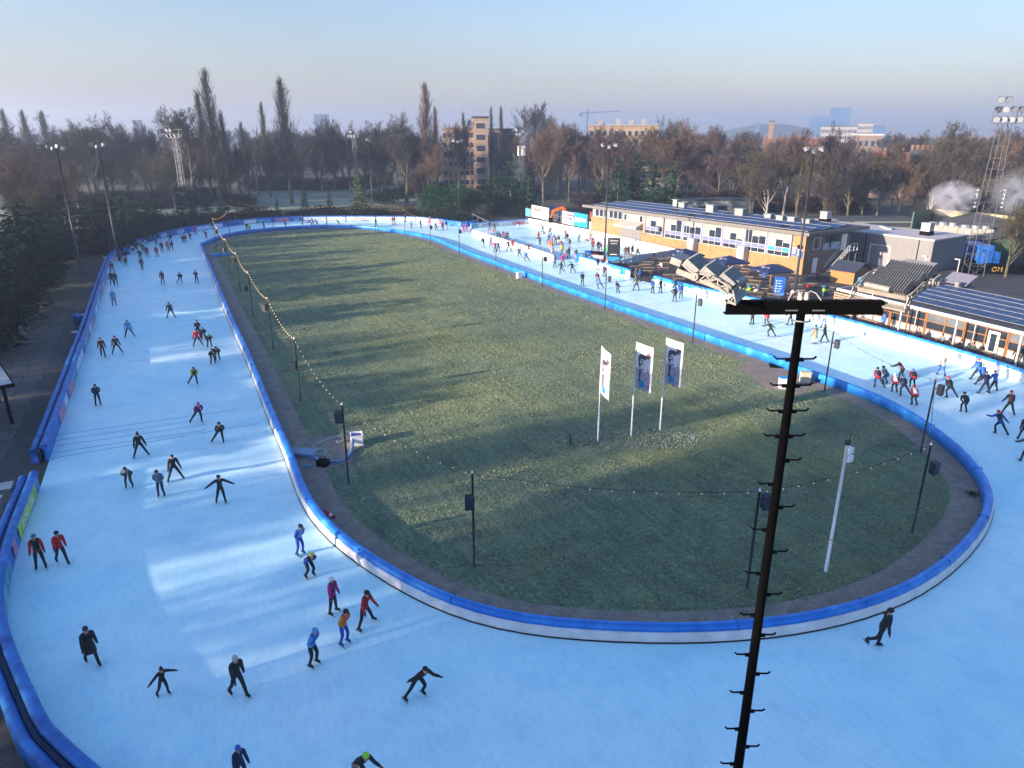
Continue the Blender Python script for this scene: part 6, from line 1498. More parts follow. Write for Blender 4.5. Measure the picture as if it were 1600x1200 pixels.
for (x0, y0, s0) in ((4, 3.2, .7), (6, 21, .7)):
    m_ = MB(); m_.box(x0 - s0, x0 + s0, y0 - s0, y0 + s0, 4.72, 5.3, 1); m_.box(x0 - s0 * .9, x0 + s0 * .9, y0 - s0 * .9, y0 + s0 * .9, 5.3, 6.4, 0); m_.box(x0 - s0, x0 + s0, y0 - s0, y0 + s0, 6.4, 6.5, 0); m_.build('air_unit', [M_GREY, M_BLACK], hrf)
for k in range(3): m_ = MB(); m_.box(5 + k * .9, 5.7 + k * .9, 9 + k, 10 + k, 4.72, 5.0); m_.build('skylight', M_BLIND, hrf)
for k, (px, py) in enumerate(((1448, 400), (1500, 405))):
    p_ = P(px, py, 3.2); m_ = MB(); m_.tube([(0, 0, 0), (0, 0, 3.1)], .06, 8); m_.obox((.0, .25, 3.15), (.14, 0, 0), (0, .35, 0), (0, 0, .06)); o = m_.build('yard_lamp', M_WFRAME); o.location = (p_[0], p_[1], 0); tag(o, ['short white yard lamp at the corner of the grey hall', 'short white yard lamp before the dark doors of the grey hall'][k], 'lamp post')
p_ = P(1344, 443); sh = empty('garden_shed', 'orange wooden garden shed with a dark felt gable roof below the stair', 'shed', (p_[0], p_[1], 0), R(12)); sh.scale = (.9,) * 3
m_ = MB(); m_.extr([(-2.1, 0), (2.1, 0), (2.1, 1.9), (0, 2.8), (-2.1, 1.9)], Matrix(((1, 0, 0, 0), (0, 0, 1, 0), (0, 1, 0, 0), (0, 0, 0, 1))), 3.6); m_.build('wall', mat('orange_cladding', (.30, .135, .035), .6, .18, 3, stretch=(1, 1, 9)), sh)
m_ = MB()
for s in (-1, 1): m_.obox((s * 1.15, 1.8, 2.42), (1.3, 0, -.56 * s), (0, 2.1, 0), (.03 * s, 0, .06))
m_.build('roof', mat('navy_felt', (.025, .035, .06), .9, .2, 4), sh); MB().box(-.55, .55, -.04, -.004, .05, 1.9).build('door', M_TIMBER, sh)
p_ = P(1352, 440); m_ = MB(); m_.box(-1.6, 1.6, -1.3, 1.3, 0, 1.7); m_.add([(-1.7, -1.4, 1.7), (1.7, -1.4, 1.7), (1.7, 1.4, 1.7), (-1.7, 1.4, 1.7), (-1.7, 0, 2.4), (1.7, 0, 2.4)], [(0, 1, 5, 4), (2, 3, 4, 5), (1, 2, 5), (3, 0, 4)]); o = m_.build('tarpaulin_store', mat('blue_tarpaulin', (.02, .16, .34), .5, .35, 2, bump=.3)); p_ = P(1352, 446); o.location = (p_[0], p_[1], 0); o.rotation_euler.z = .4; o.scale = (.6, .6, .6); tag(o, 'small store under a blue tarpaulin beside the orange shed', 'tarpaulin')
M_GREENC = mat('green_cladding', (.05, .105, .07), .6, .12, 2); M_YELC = mat('cream_cladding', (.34, .31, .17), .6, .06, 2)  # even cream tone for the screen and the small shed
gn = empty('cooling_enclosure', 'big green walled enclosure with a cream inner screen round the cooling units', 'building', (0, 0, 0))
def wall_between(mb_, a, b, mi, t=.2):
    a2, b2 = Vector((a.x, a.y, 0)), Vector((b.x, b.y, 0)); d = (b2 - a2).normalized(); nn = Vector((-d.y, d.x, 0)) * t
    mb_.add([a2, b2, b2 + nn, a2 + nn, (a.x, a.y, a.z), (b.x, b.y, b.z), (b.x + nn.x, b.y + nn.y, b.z), (a.x + nn.x, a.y + nn.y, a.z)], [(0, 3, 2, 1), (4, 5, 6, 7), (0, 1, 5, 4), (1, 2, 6, 5), (2, 3, 7, 6), (3, 0, 4, 7)], mi)
m_ = MB(); wall_between(m_, Q(1429, 331, 144), Q(1461, 326, 160), 0); m_.build('green_wall', M_GREENC, gn)
m_ = MB(); wall_between(m_, Q(1461, 326.2, 160), Q(1586, 338, 156), 0); m_.build('screen', M_YELC, gn)
m_ = MB(); wall_between(m_, Q(1586, 338, 155.8), Q(1592, 348, 130), 0); m_.build('green_wall', M_GREENC, gn)
for k, (px, py, d, lb) in enumerate(((1473, 352, 139, 'white cooling unit with railings on the hall roof edge'), (1524, 358, 137, 'second white cooling unit beside the lattice tower'))):
    q = Q(px, py, d); o = empty('cooling_unit', lb, 'cooling unit', (q.x, q.y, 0), R(-52), 'cooling units'); o.scale = (.66, .66, .78); m_ = MB(); m_.box(-3.6, 3.6, -1.6, 1.6, 2.2, 5.8); m_.box(-3.6, 3.6, -1.62, -1.6, 3.9, 4.0)
    for j in range(7): m_.box(-3.6 + j * 1.2 - .03, -3.6 + j * 1.2 + .03, -1.66, -1.6, 2.2, 5.8)
    m_.build('casing', mat('white_steel_casing', (.30, .295, .28), .5, .1, 2), o); m_ = MB()
    for j in (-2.2, 0, 2.2): m_.lathe([(1.0, 5.8), (.95, 6.3), (1.0, 6.35)], 14, (j, 0, 0))
    m_.build('fan', M_GREY, o); m_ = MB()
    for zz in (3.0, 4.0): m_.bar((3.6, -2.4, zz), (6.2, -2.4, zz), .07)
    for j in range(4): m_.bar((3.6 + j * .86, -2.4, 2.0), (3.6 + j * .86, -2.4, 4.1), .07)
    m_.box(3.6, 6.2, -2.4, 1.5, 1.9, 2.0); m_.build('gantry', M_WHITE, o)
    m_ = MB()
    for sx_ in (-3.3, 3.3):
        for sy_ in (-1.4, 1.4): m_.bar((sx_, sy_, 0), (sx_, sy_, 2.2), .2)
    m_.build('leg', M_GREY, o)
g0 = P(1575, 436); ba = empty('green_barn', 'green sheet metal barn with dark roof at the right behind the bare tree', 'building', (g0[0] + 22, g0[1] + 14, 0), R(-30))
m_ = MB(); m_.extr([(-9, 0), (9, 0), (9, 3.2), (0, 5.2), (-9, 3.2)], Matrix(((1, 0, 0, 0), (0, 0, 1, -9), (0, 1, 0, 0), (0, 0, 0, 1))), 20); m_.build('wall', M_GREENC, ba)
m_ = MB()
for s in (-1, 1): m_.obox((s * 4.6, 1, 4.28), (4.85, 0, -1.06 * s), (0, 10.6, 0), (.02, 0, .06))
m_.build('roof', M_ROOF, ba)
p_ = P(1528, 418); tr = empty('lorry', 'lorry with a crumpled blue tarpaulin body parked behind the lattice tower', 'lorry', (p_[0] + 2, p_[1] + 2, 0), R(60))
m_ = MB(); m_.box(-2.6, 2.6, -1.2, 1.2, .95, 3.2); m_.build('body', mat('bright_tarpaulin', (.012, .11, .42), .45, .35, 1.6, bump=.4, detail=5), tr, bevel=.12); m_ = MB(); m_.box(-4.4, -2.7, -1.15, 1.15, .6, 2.5); m_.box(-4.45, -4.4, -1.0, 1.0, 1.5, 2.3); m_.build('cab', M_BLUE2, tr, bevel=.15); MB().box(-4.6, 2.6, -1.0, 1.0, .6, .95).build('chassis', M_BLACK, tr)
for xx in (-3.6, 1.2, 2.2):
    for yy in (-1.05, 1.05): MB().tube([(xx, yy - .13, .48), (xx, yy + .13, .48)], .48, 14).build('wheel', M_RUBBER, tr)
# heaps, letters on the dark wall
p_ = P(1555, 428); m_ = MB(); m_.box(-5, 5, -.2, .2, 0, 1.3); o = m_.build('site_hoarding', M_BLACK); o.location = (p_[0], p_[1], 0); o.rotation_euler.z = YAW - .1; tag(o, 'low black hoarding with yellow letters OM below the bare tree', 'hoarding'); m_ = MB(); put_text(m_, 'OM', .95, frame(Vector((0, -.22, .65)), (1, 0, 0), (0, 0, 1)), bold=.02); m_.build('lettering', mat('dull_yellow_paint', (.36, .22, .03), .7, .3, 2), o)
# neighbouring low sheds behind the hall
for k, (px, d, w0, h0, mt, lb) in enumerate(((1290, 148, 5, 3.2, M_BLIND, 'low pale shed behind the clubhouse roof by the white trunk'), (1375, 152, 7, 3.6, M_BLIND, 'long pale shed with dark roof behind the grey hall'), (1418, 150, 5, 3.0, M_YELC, 'cream shed beside the green enclosure'), (1120, 185, 9, 3.5, M_BLIND, 'low white building among the brush behind the club roof'))):
    x, y = at_px(px, d); o = empty('low_shed', lb, 'shed', (x, y, 0), YAW); MB().box(-w0, w0, -3, 3, 0, h0).build('wall', mt, o); MB().box(-w0 - .3, w0 + .3, -3.3, 3.3, h0, h0 + .25).build('roof', M_ROOF, o); m_ = MB(); m_.box(-w0 * .5, w0 * .3, -3.05, -3.002, 1.0, 2.2); m_.build('window', M_GLASS, o)
# ================================================================== flats and far town
def block(name, label, px0, px1, ytop, ybase, d, depth, wallm, rows, cols, yaw=None, roofm=None, cat='building', zoff=0, group=None, wfrac=.55, hfrac=.5, extra=None, glass=None):
    a = Q(px0, ytop, d); b = Q(px1, ytop, d); W = (Vector((a.x, a.y, 0)) - Vector((b.x, b.y, 0))).length; H = a.z; c = (a + b) / 2
    yw = math.atan2(-c.x, c.y) if yaw is None else yaw
    o = empty(name, label, cat, (c.x, c.y, 0), yw, group); MB().box(-W / 2, W / 2, 0, depth, 0, H).build('wall', wallm, o)
    MB().box(-W / 2 - .4, W / 2 + .4, -.4, depth + .4, H, H + .5).build('roof', roofm or M_ROOF, o)
    if rows:
        g_, f_ = MB(), MB(); rh = H / (rows + .4); cw = W / cols
        for r_ in range(rows):
            for k in range(cols):
                x0 = -W / 2 + k * cw + cw * (1 - wfrac) / 2; z0 = r_ * rh + rh * .45
                f_.box(x0 - .12, x0 + cw * wfrac + .12, -.06, -.005, z0 - .12, z0 + rh * hfrac + .12); g_.box(x0, x0 + cw * wfrac, -.09, -.06, z0, z0 + rh * hfrac)
        w_ = f_.build('window_rows', M_WFRAME if d < 400 else M_CONC, o); w_['kind'] = 'stuff'; g_.build('glass', glass or M_GLASS, w_)
    return o, W, H
M_OCHRE = m_brick('ochre_flats_brick', (.33, .20, .10), (.40, .255, .14), (.30, .22, .15), 1.2)
M_REDB = m_brick('red_terrace_brick', (.17, .085, .065), (.22, .11, .08), (.18, .13, .11), 1.2)
M_TILE = mat('orange_roof_tiles', (.19, .085, .06), .8, .3, 1.2, detail=5)
M_HAZEB = mat('hazy_tower_blue', (.05, .11, .22), .3, .15, .05); M_CONC = mat('pale_concrete', (.24, .24, .25), .8, .1, .2)  # glass blue; also paints distance haze onto slabs, cranes and the hilltop building
block('apartment_block', 'ochre brick flats with balcony rows half hidden by the reddish poplar', 690, 742, 201, 290, 262, 12, M_OCHRE, 6, 6, YAW + R(4), roofm=M_CONC, wfrac=.75)
block('apartment_block', 'tall ochre stair tower of the flats rising above their roof', 739, 762, 184, 290, 258, 9, M_OCHRE, 6, 1, YAW + R(4), wfrac=.6)
block('apartment_block', 'dark wing of the flats behind the thin twin poplars', 764, 800, 203, 290, 272, 10, M_REDB, 5, 4, YAW)
block('apartment_block', 'teal and brown flats wing glimpsed between bare trees beside the reddish poplar', 645, 664, 226, 290, 268, 10, mat('teal_cladding', (.06, .16, .20), .6, .15, .5), 4, 2, YAW)
o, W, H = block('apartment_block', 'wide flat-roofed flats with a white roof edge above the spruces', 920, 1030, 197, 250, 300, 14, M_OCHRE, 5, 11, YAW - R(6), roofm=M_CONC)
for k, x0 in enumerate((-9, -2, 3, 8)): MB().box(x0 - .8, x0 + .8, 3, 5, H + .5, H + 2.2 + .4 * (k % 2)).build('roof_plant', M_CONC, o)
block('apartment_block', 'low brick building with white gutter behind the spruce clump', 1000, 1090, 243, 260, 240, 10, M_REDB, 3, 7, YAW)
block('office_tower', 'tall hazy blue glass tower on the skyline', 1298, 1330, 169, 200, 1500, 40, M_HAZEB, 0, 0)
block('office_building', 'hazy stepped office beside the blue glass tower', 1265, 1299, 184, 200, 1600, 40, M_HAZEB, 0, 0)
block('office_building', 'white hotel-like office with window rows on the skyline', 1283, 1340, 198, 214, 700, 20, M_CONC, 4, 16)
block('office_building', 'small white office with a stepped top at the right of the skyline', 1341, 1365, 193, 206, 900, 20, M_CONC, 4, 6)
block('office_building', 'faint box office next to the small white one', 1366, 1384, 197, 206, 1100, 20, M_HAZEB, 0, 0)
block('office_building', 'red and white school building on the skyline', 1332, 1380, 211, 225, 520, 16, M_REDB, 2, 5, roofm=M_WHITE)
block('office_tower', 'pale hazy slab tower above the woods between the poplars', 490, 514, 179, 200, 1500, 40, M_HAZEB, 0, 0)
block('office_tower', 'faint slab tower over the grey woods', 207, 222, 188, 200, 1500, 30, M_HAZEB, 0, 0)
block('church_tower', 'slim brick church tower on the skyline', 1202, 1210, 190, 225, 480, 3.5, M_REDB, 0, 0)
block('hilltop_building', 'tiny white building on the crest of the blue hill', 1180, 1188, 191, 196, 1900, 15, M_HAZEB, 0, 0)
# hill
m_ = MB(); hv = []; n_ = 40
for k in range(n_ + 1):
    t = k / n_; q = at_px(1060 + 330 * t, 2000); h = 4 + 34 * math.exp(-((t - .42) / .26) ** 2) + 6 * math.exp(-((t - .8) / .2) ** 2)
    for dy, hh in ((-160, 0), (-60, .7), (0, 1), (60, .7), (160, 0)): l_ = Vector((q[0], q[1], 0)).normalized(); hv.append(((Vector((q[0], q[1], 0)) + l_ * dy).x, (Vector((q[0], q[1], 0)) + l_ * dy).y, h * hh))
m_.add(hv, [(k * 5 + j, (k + 1) * 5 + j, (k + 1) * 5 + j + 1, k * 5 + j + 1) for k in range(n_) for j in range(4)]); m_.build('hills', mat('wooded_hill', (.05, .06, .05), .9, .3, .02, detail=8), None, True)['kind'] = 'structure'
def crane(px, ytop, d, jib0, jib1, label):
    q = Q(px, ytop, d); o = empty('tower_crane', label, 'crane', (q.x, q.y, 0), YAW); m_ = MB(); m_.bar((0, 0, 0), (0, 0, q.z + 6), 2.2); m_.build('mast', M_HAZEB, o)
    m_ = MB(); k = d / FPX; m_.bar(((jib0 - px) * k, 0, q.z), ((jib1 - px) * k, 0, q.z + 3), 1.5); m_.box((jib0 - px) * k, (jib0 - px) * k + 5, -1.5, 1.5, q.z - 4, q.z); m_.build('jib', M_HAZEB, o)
crane(918, 177, 1100, 906, 966, 'hazy tower crane above the wide flats'); crane(68, 184, 1300, 55, 76, 'faint crane between the distant hazy poplars')
# terraced houses on the right
def house_row(px0, px1, yeave, d, label, n, tile=True):
    a = Q(px0, yeave, d); b = Q(px1, yeave, d); W = (Vector((a.x, a.y, 0)) - Vector((b.x, b.y, 0))).length; H = max(5.5, a.z); c = (a + b) / 2
    o = empty('terraced_house_row', label, 'houses', (c.x, c.y, 0), math.atan2(-c.x, c.y) + R(8)); MB().box(-W / 2, W / 2, 0, 9, 0, H).build('wall', M_REDB, o)
    m_ = MB(); m_.add([(-W / 2 - .3, -.4, H), (W / 2 + .3, -.4, H), (W / 2 + .3, 9.4, H), (-W / 2 - .3, 9.4, H), (-W / 2 - .3, 4.5, H + 3.2), (W / 2 + .3, 4.5, H + 3.2)], [(0, 1, 5, 4), (2, 3, 4, 5), (1, 2, 5), (3, 0, 4), (0, 3, 2, 1)]); rf_ = m_.build('roof', M_TILE if tile else M_ROOF, o)
    cw = W / n
    for k in range(n):
        MB().box(-W / 2 + k * cw - .4, -W / 2 + k * cw + .4, 4.0, 5.0, H + 2.4, H + 4.4).build('chimney', M_REDB, rf_)
        for r_ in range(int(H / 2.9)):
            f_ = MB(); x0 = -W / 2 + k * cw + .5; z0 = .9 + r_ * 2.8; f_.box(x0, x0 + cw - 1.4, -.09, -.004, z0, z0 + 1.7); w_ = f_.build('window', M_WHITE, o); g_ = MB(); hw = (cw - 1.4) / 2
            g_.box(x0 + .12, x0 + hw - .06, -.12, -.09, z0 + .12, z0 + 1.58); g_.box(x0 + hw + .06, x0 + cw - 1.52, -.12, -.09, z0 + .12, z0 + 1.58); g_.build('pane', M_GLASS, w_)
house_row(1365, 1420, 255, 250, 'terraced houses with orange roofs half hidden by bare trees behind the cream shed', 6); house_row(1425, 1475, 250, 262, 'terraced houses with white window bays behind the steam', 6, False); house_row(1480, 1540, 246, 268, 'terraced houses beside the upper lattice tower', 6); house_row(1545, 1625, 262, 235, 'near terraced houses at the picture edge right of the lattice tower', 6)
house_row(1395, 1560, 226, 420, 'long low row of pale-edged flats across the right skyline', 12, False); house_row(1090, 1180, 232, 380, 'houses with red roofs glimpsed beyond the reddish trees', 6); house_row(1195, 1290, 228, 360, 'houses with red roofs glimpsed beside the church tower', 7); house_row(1550, 1640, 238, 330, 'red roofed houses behind the top of the lattice tower', 6)
# ================================================================== advert sheets, machines and yard behind the hockey rink
def sheet(px0, px1, z0, z1, xo, mt, label, words=(), tm=None, name='advert_sheet'):
    """Canvas sheet on posts along the hockey board's outer side between two photo columns."""
    def yy(px):                                               # where that column meets the board plane x = 73.9
        r = ray(px, 350); return 73.9 * r[1] / r[0]
    y0, y1 = yy(px0), yy(px1); xb = 74.3 + xo - (y0 + y1 - 230) * .02
    o = empty(name, label, 'advert', (xb, 0, 0)); m_ = MB(); m_.box(-.03, .03, min(y0, y1), max(y0, y1), z0, z1); c = m_.build('canvas', mt, o)
    q = MB()
    for y in np.linspace(min(y0, y1), max(y0, y1), 4): q.bar((.08, y, 0), (.08, y, z1 + .1), .08)
    q.build('post', M_GREY, o); tb = {}
    for (s, fy, fz, sz, tmm) in words: tb[(s, fy, fz)] = (MB(), tmm); put_text(tb[(s, fy, fz)][0], s, sz, frame(Vector((-.045, y0 + (y1 - y0) * fy, z0 + (z1 - z0) * fz)), (0, -1, 0), (0, 0, 1)), bold=.03)
    for b_, t_ in tb.values(): b_.build('lettering', t_, c)
    return o, y0, y1
sheet(834, 861, 1.3, 3.9, 0, M_SHEET, 'white sheet with red words and three dark squares behind the hockey board', [('IJSCLUB', .35, .8, .75, M_TXTR), ('SCHAATSEN', .4, .62, .7, M_TXTR), ('■'.replace('■', 'I'), .08, .8, .5, M_TXTR), ('I', .08, .5, .5, M_TXTR), ('I', .08, .22, .5, M_TXTR)])
sheet(879, 897, 1.3, 3.8, 0, M_SHEET, 'white sheet with small grey text next to the cyan sheet', [('word vrijwilliger', .5, .75, .8, M_TXTB), ('bij de ijsbaan', .5, .5, .8, M_TXTB), ('meld je aan', .5, .25, .7, M_TXTB)])
sheet(897, 917, 1.3, 3.9, -.05, M_CYAN, 'bright cyan sheet with a white emblem in front of the red container', [('Jaap', .28, .55, 1.3, M_TXTW), ('ijsbaan', .68, .55, .95, M_TXTW)])
sheet(918, 941, 1.2, 2.6, .1, M_PALE, 'white and tan sheet at the corner of the yellow brick wall', [('skate', .5, .5, .8, M_TXTB)])
sheet(826, 834, 1.3, 3.0, 0, M_TEAL, 'small blue and pink sheet at the far corner of the hockey rink')
p_ = P(870, 357); m_ = MB(); 
fx = 74.3
fn = empty('scaffold_fence', 'dark mesh fence with orange stripes between the two white sheets', 'fence', (fx, 0, 0)); y0 = fx * ray(861, 350)[1] / ray(861, 350)[0]; y1 = fx * ray(878, 350)[1] / ray(878, 350)[0]
for k in range(4): MB().bar((0, y0 + (y1 - y0) * k / 3, 0), (0, y0 + (y1 - y0) * k / 3, 3.4), .08).build('post', M_GREY, fn)
m_ = MB(); [m_.bar((0, y0, z), (0, y1, z), .06) for z in (1.4, 2.4, 3.4)]; m_.build('rail', M_GREY, fn); m_ = MB(); m_.box(.05, .08, min(y0, y1), max(y0, y1), 1.3, 3.0); m_.build('mesh_panel', mat('dark_mesh', (.03, .035, .06), .9, .6, 2), fn)
q = Q(912, 340, 158); o = empty('shipping_container', 'rust red shipping container behind the excavator', 'container', (q.x + 4, q.y - 2, 0), R(-25))
m_ = MB(); m_.box(-3, 3, -1.2, 1.2, .1, 2.7)
for k in range(24): m_.box(-2.95 + k * .25, -2.83 + k * .25, -1.24, -1.2, .2, 2.6)
m_.build('body', mat('rust_red_steel', (.36, .07, .04), .6, .25, 1.5, detail=5), o); MB().box(3.0, 3.06, -1.15, 1.15, .15, 2.65).build('door', mat('dark_container_door', (.05, .035, .04), .6, .2, 3), o)
for xx in (-.1,): m_ = MB(); m_.box(1.6, 2.5, -1.27, -1.24, 2.1, 2.35); m_.build('lettering', M_TXTW, o)
q = Q(897, 345, 152); ex_ = empty('excavator', 'orange excavator with folded arm behind the cyan sheet', 'excavator', (q.x, q.y, 0), R(160))
m_ = MB(); m_.box(-1.5, 1.3, -1.1, 1.1, 1.0, 2.2); m_.build('body', M_ORANGE, ex_, bevel=.15); m_ = MB(); m_.box(.0, 1.3, -1.0, .1, 2.2, 3.4); m_.build('cab', M_GLASS, ex_, bevel=.1)
m_ = MB(); m_.bar((1.0, .5, 1.8), (2.6, .5, 4.3), .45, .6); m_.bar((2.6, .5, 4.3), (4.6, .5, 3.6), .4, .5); m_.bar((4.5, .5, 3.7), (5.0, .5, 2.2), .32, .4); ar = m_.build('arm', M_ORANGE, ex_); m_ = MB(); m_.extr([(4.4, 1.4), (5.3, 1.2), (5.5, 2.0), (5.0, 2.3)], Matrix(((1, 0, 0, 0), (0, 0, 1, .0), (0, 1, 0, 0), (0, 0, 0, 1))), 1.0); m_.build('bucket', M_BLACK, ar)
for s in (-1, 1):
    m_ = MB(); m_.extr([(-1.6, .2), (-1.3, 0), (1.3, 0), (1.6, .2), (1.6, .6), (1.3, .85), (-1.3, .85), (-1.6, .6)], Matrix(((1, 0, 0, 0), (0, 0, 1, .75 * s - .25), (0, 1, 0, 0), (0, 0, 0, 1))), .5); m_.build('crawler_track', M_RUBBER, ex_)
q = Q(868, 335, 175); o = empty('parked_van', 'dark blue van with a red mark in the trees behind the white sheet', 'van', (q.x, q.y, 0), R(-60))
m_ = MB(); m_.extr([(-2.4, .4), (2.3, .4), (2.5, .8), (2.4, 1.2), (1.6, 2.0), (-2.3, 2.1), (-2.45, 1.0)], Matrix(((1, 0, 0, 0), (0, 0, 1, -.9), (0, 1, 0, 0), (0, 0, 0, 1))), 1.8); m_.build('body', mat('van_blue', (.02, .06, .20), .3, .1, 1), o, bevel=.06); MB().obox((1.98, 0, 1.6), (.30, 0, -.30), (0, .78, 0), (.03, 0, .03)).build('windscreen', M_GLASS, o)
for xx in (-1.5, 1.5):
    for yy in (-.85, .85): MB().tube([(xx, yy - .1, .34), (xx, yy + .1, .34)], .34, 12).build('wheel', M_RUBBER, o)
for k, (px, d, c, lb) in enumerate(((748, 215, (.55, .56, .58), 'white car parked behind the pine thicket'), (1435, 175, (.35, .38, .42), 'grey car parked beyond the cream shed'), (1455, 178, (.05, .06, .09), 'dark car parked beyond the cream shed'))):
    x, y = at_px(px, d); o = empty('parked_car', lb, 'car', (x, y, 0), YAW); m_ = MB()
    m_.extr([(-2.1, .35), (2.1, .35), (2.15, .8), (1.2, .95), (.6, 1.42), (-1.1, 1.45), (-1.9, .98), (-2.15, .85)], Matrix(((1, 0, 0, 0), (0, 0, 1, -.85), (0, 1, 0, 0), (0, 0, 0, 1))), 1.7); m_.build('body', mat('car_paint_%s' % ('white', 'grey', 'dark')[k], c, .25, .05, 1), o, bevel=.05); MB().box(-1.15, .62, -.87, .87, .98, 1.34).build('window', M_GLASS, o)
    for xx in (-1.3, 1.35):
        for yy in (-.8, .8): MB().tube([(xx, yy - .1, .32), (xx, yy + .1, .32)], .32, 12).build('wheel', M_RUBBER, o)
q = Q(848, 330, 165); m_ = MB(); m_.tube([(0, 0, 0), (0, 0, 6.5), (.5, 0, 6.8), (1.6, 0, 6.9)], .06, 6); m_.obox((1.8, 0, 6.88), (.35, 0, 0), (0, .12, 0), (0, 0, .06)); o = m_.build('street_lamp', M_MASTDK); o.location = (q.x + 6, q.y, 0); tag(o, 'thin curved street lamp above the excavator', 'street lamp')
# goal frame at the far end of the divider
m_ = MB(); a = P(738, 352); b = P(765, 358)
for t in (0, .33, .66, 1): m_.bar((a[0] + (b[0] - a[0]) * t, a[1] + (b[1] - a[1]) * t, 0), (a[0] + (b[0] - a[0]) * t, a[1] + (b[1] - a[1]) * t, 2.4 - 1.0 * t), .08)
m_.bar((a[0], a[1], 2.4), (b[0], b[1], 1.4), .08); o = m_.build('railing', M_GREY); tag(o, 'sloping grey railing at the far end of the divider wall', 'railing')
# clear hockey screen
SCR = empty('screen_fence', 'clear plastic screen with thin posts standing on the hockey rink divider', 'fence', (54.65, 0, 0))
m_ = MB(); m_.box(-.01, .01, 103, 127, .95, 1.7); m_.build('panel', mat('faint_screen', (.5, .58, .66), .2, .05, 1), SCR) if False else None
for k in range(9): MB().bar((0, 103 + k * 3, .0), (0, 103 + k * 3, 1.75), .05).build('post', M_GREY, SCR)
MB().bar((0, 103, 1.73), (0, 127, 1.73), .04).build('rail', M_GREY, SCR)
# crash mats at the open end
for k, (px, py, w0, lb) in enumerate(((904, 410, .5, 'upright blue crash mat at the end of the divider'), (912, 408, 1.0, 'long blue crash mat with white marks under a leaning person'), (919, 404, .6, 'dark blue crash mat next to the grey hockey board'))):
    x, y = P(px, py); m_ = MB(); m_.box(-w0, w0, -.28, .28, 0, 1.25); o = m_.build('crash_mat', M_BLUE2 if k == 2 else M_BLUE, None, bevel=.08); o.location = (x, y, .02); o.rotation_euler.z = R(-25); tag(o, lb, 'crash mat', 'crash mats at the hockey entrance')
m_ = MB(); m_.box(-1.4, 1.4, -.08, .08, 0, 1.25); o = m_.build('advert_board', M_BLACK); x, y = P(930, 405); o.location = (x, y, .02); o.rotation_euler.z = R(-55); tag(o, 'dark board with red lettering beside the dark totem', 'advert'); m_ = MB(); put_text(m_, 'skate', .7, frame(Vector((0, -.1, .65)), (1, 0, 0), (0, 0, 1)), bold=.03); m_.build('lettering', M_TXTR, o)
# pushing aids and sled
for k, (px, py, c, lb) in enumerate(((859, 383, M_ORANGE, 'orange skating aid pushed by the blue figure'), (862, 384, M_ORANGE, 'orange skating aid next to the child in red'), (770, 363, mat('pink_plastic', (.55, .12, .18), .5, .1, 3), 'pink skating aid pushed by the green figure'), (917, 376, mat('dark_pink_plastic', (.35, .05, .10), .5, .1, 3), 'small dark pink sled lying on the hockey ice'))):
    x, y = P(px, py); o = empty('skating_aid', lb, 'skating aid', (x, y, .02), rnd.uniform(0, 3)); m_ = MB(); m_.lathe([(.30, 0), (.34, .12), (.22, .4), (.18, .6), (.05, .66)] if k != 3 else [(.4, 0), (.42, .12), (.3, .2), (.05, .22)], 10); m_.build('body', c, o, True); m_ = MB(); m_.tube([(-.25, 0, .55), (-.25, 0, .8), (.25, 0, .8), (.25, 0, .55)] if k != 3 else [(-.3, 0, .15), (0, .2, .25), (.3, 0, .15)], .03, 6); m_.build('handle', c, o)
# dark totem, blue menu column
x, y = P(958, 412); o = empty('info_totem', 'tall dark totem with pale lines and a cyan foot at the terrace corner', 'sign', (x, y, 0), R(-35)); m_ = MB(); m_.box(-.95, .95, -.25, .25, 0, 3.9); tt = m_.build('body', mat('totem_black', (.02, .025, .035), .4, .2, 3), o, bevel=.03); MB().box(-.9, .9, -.262, -.25, .1, 1.1).build('foot_panel', M_CYAN, tt); m_ = MB(); put_text(m_, 'IJSBAAN', .34, frame(Vector((0, -.262, 3.5)), (1, 0, 0), (0, 0, 1))); m_.build('lettering', M_TXTW, tt); m_ = MB(); put_text(m_, 'welkom', .3, frame(Vector((0, -.262, 3.1)), (1, 0, 0), (0, 0, 1))); m_.box(-.5, .5, -.264, -.255, 1.4, 1.5); m_.build('lettering', M_TXTW, tt)
x, y = P(1216, 462); o = empty('menu_column', 'dark blue menu column with lines of white text among the tables', 'sign', (x, y, 0), R(-38)); m_ = MB(); m_.box(-.62, .62, -.3, .3, 0, 2.3); tt = m_.build('body', M_BLUE2, o, bevel=.03); MB().box(-.6, .6, -.312, -.3, .05, .4).build('foot_panel', M_BLUE, tt); m_ = MB()
for k in range(5): m_.box(-.5, -.36, -.314, -.3, .55 + k * .32, .68 + k * .32); m_.box(-.25, .1 + .1 * (k % 3), -.314, -.3, .58 + k * .32, .63 + k * .32)
m_.build('lettering', M_TXTW, tt)
# bins
for px, py, lb in ((1169, 460, 'round dark bin with a lime band beside the floodlight bracket'), (1289, 462, 'round dark bin with a lime band on the open asphalt')):
    x, y = P(px, py); o = empty('litter_bin', lb, 'bin', (x, y, 0), 0, 'round bins on the terrace'); m_ = MB(); m_.lathe([(.34, 0), (.36, 1.05), (.38, 1.1), (.38, 1.2), (.2, 1.25)], 16); m_.build('body', mat('bin_petrol', (.03, .12, .20), .5, .1, 5), o, True); m_ = MB(); m_.lathe([(.368, .55), (.368, .9)], 16); m_.build('band', mat('lime_band', (.35, .70, .02), .5, .05, 5), o, True)
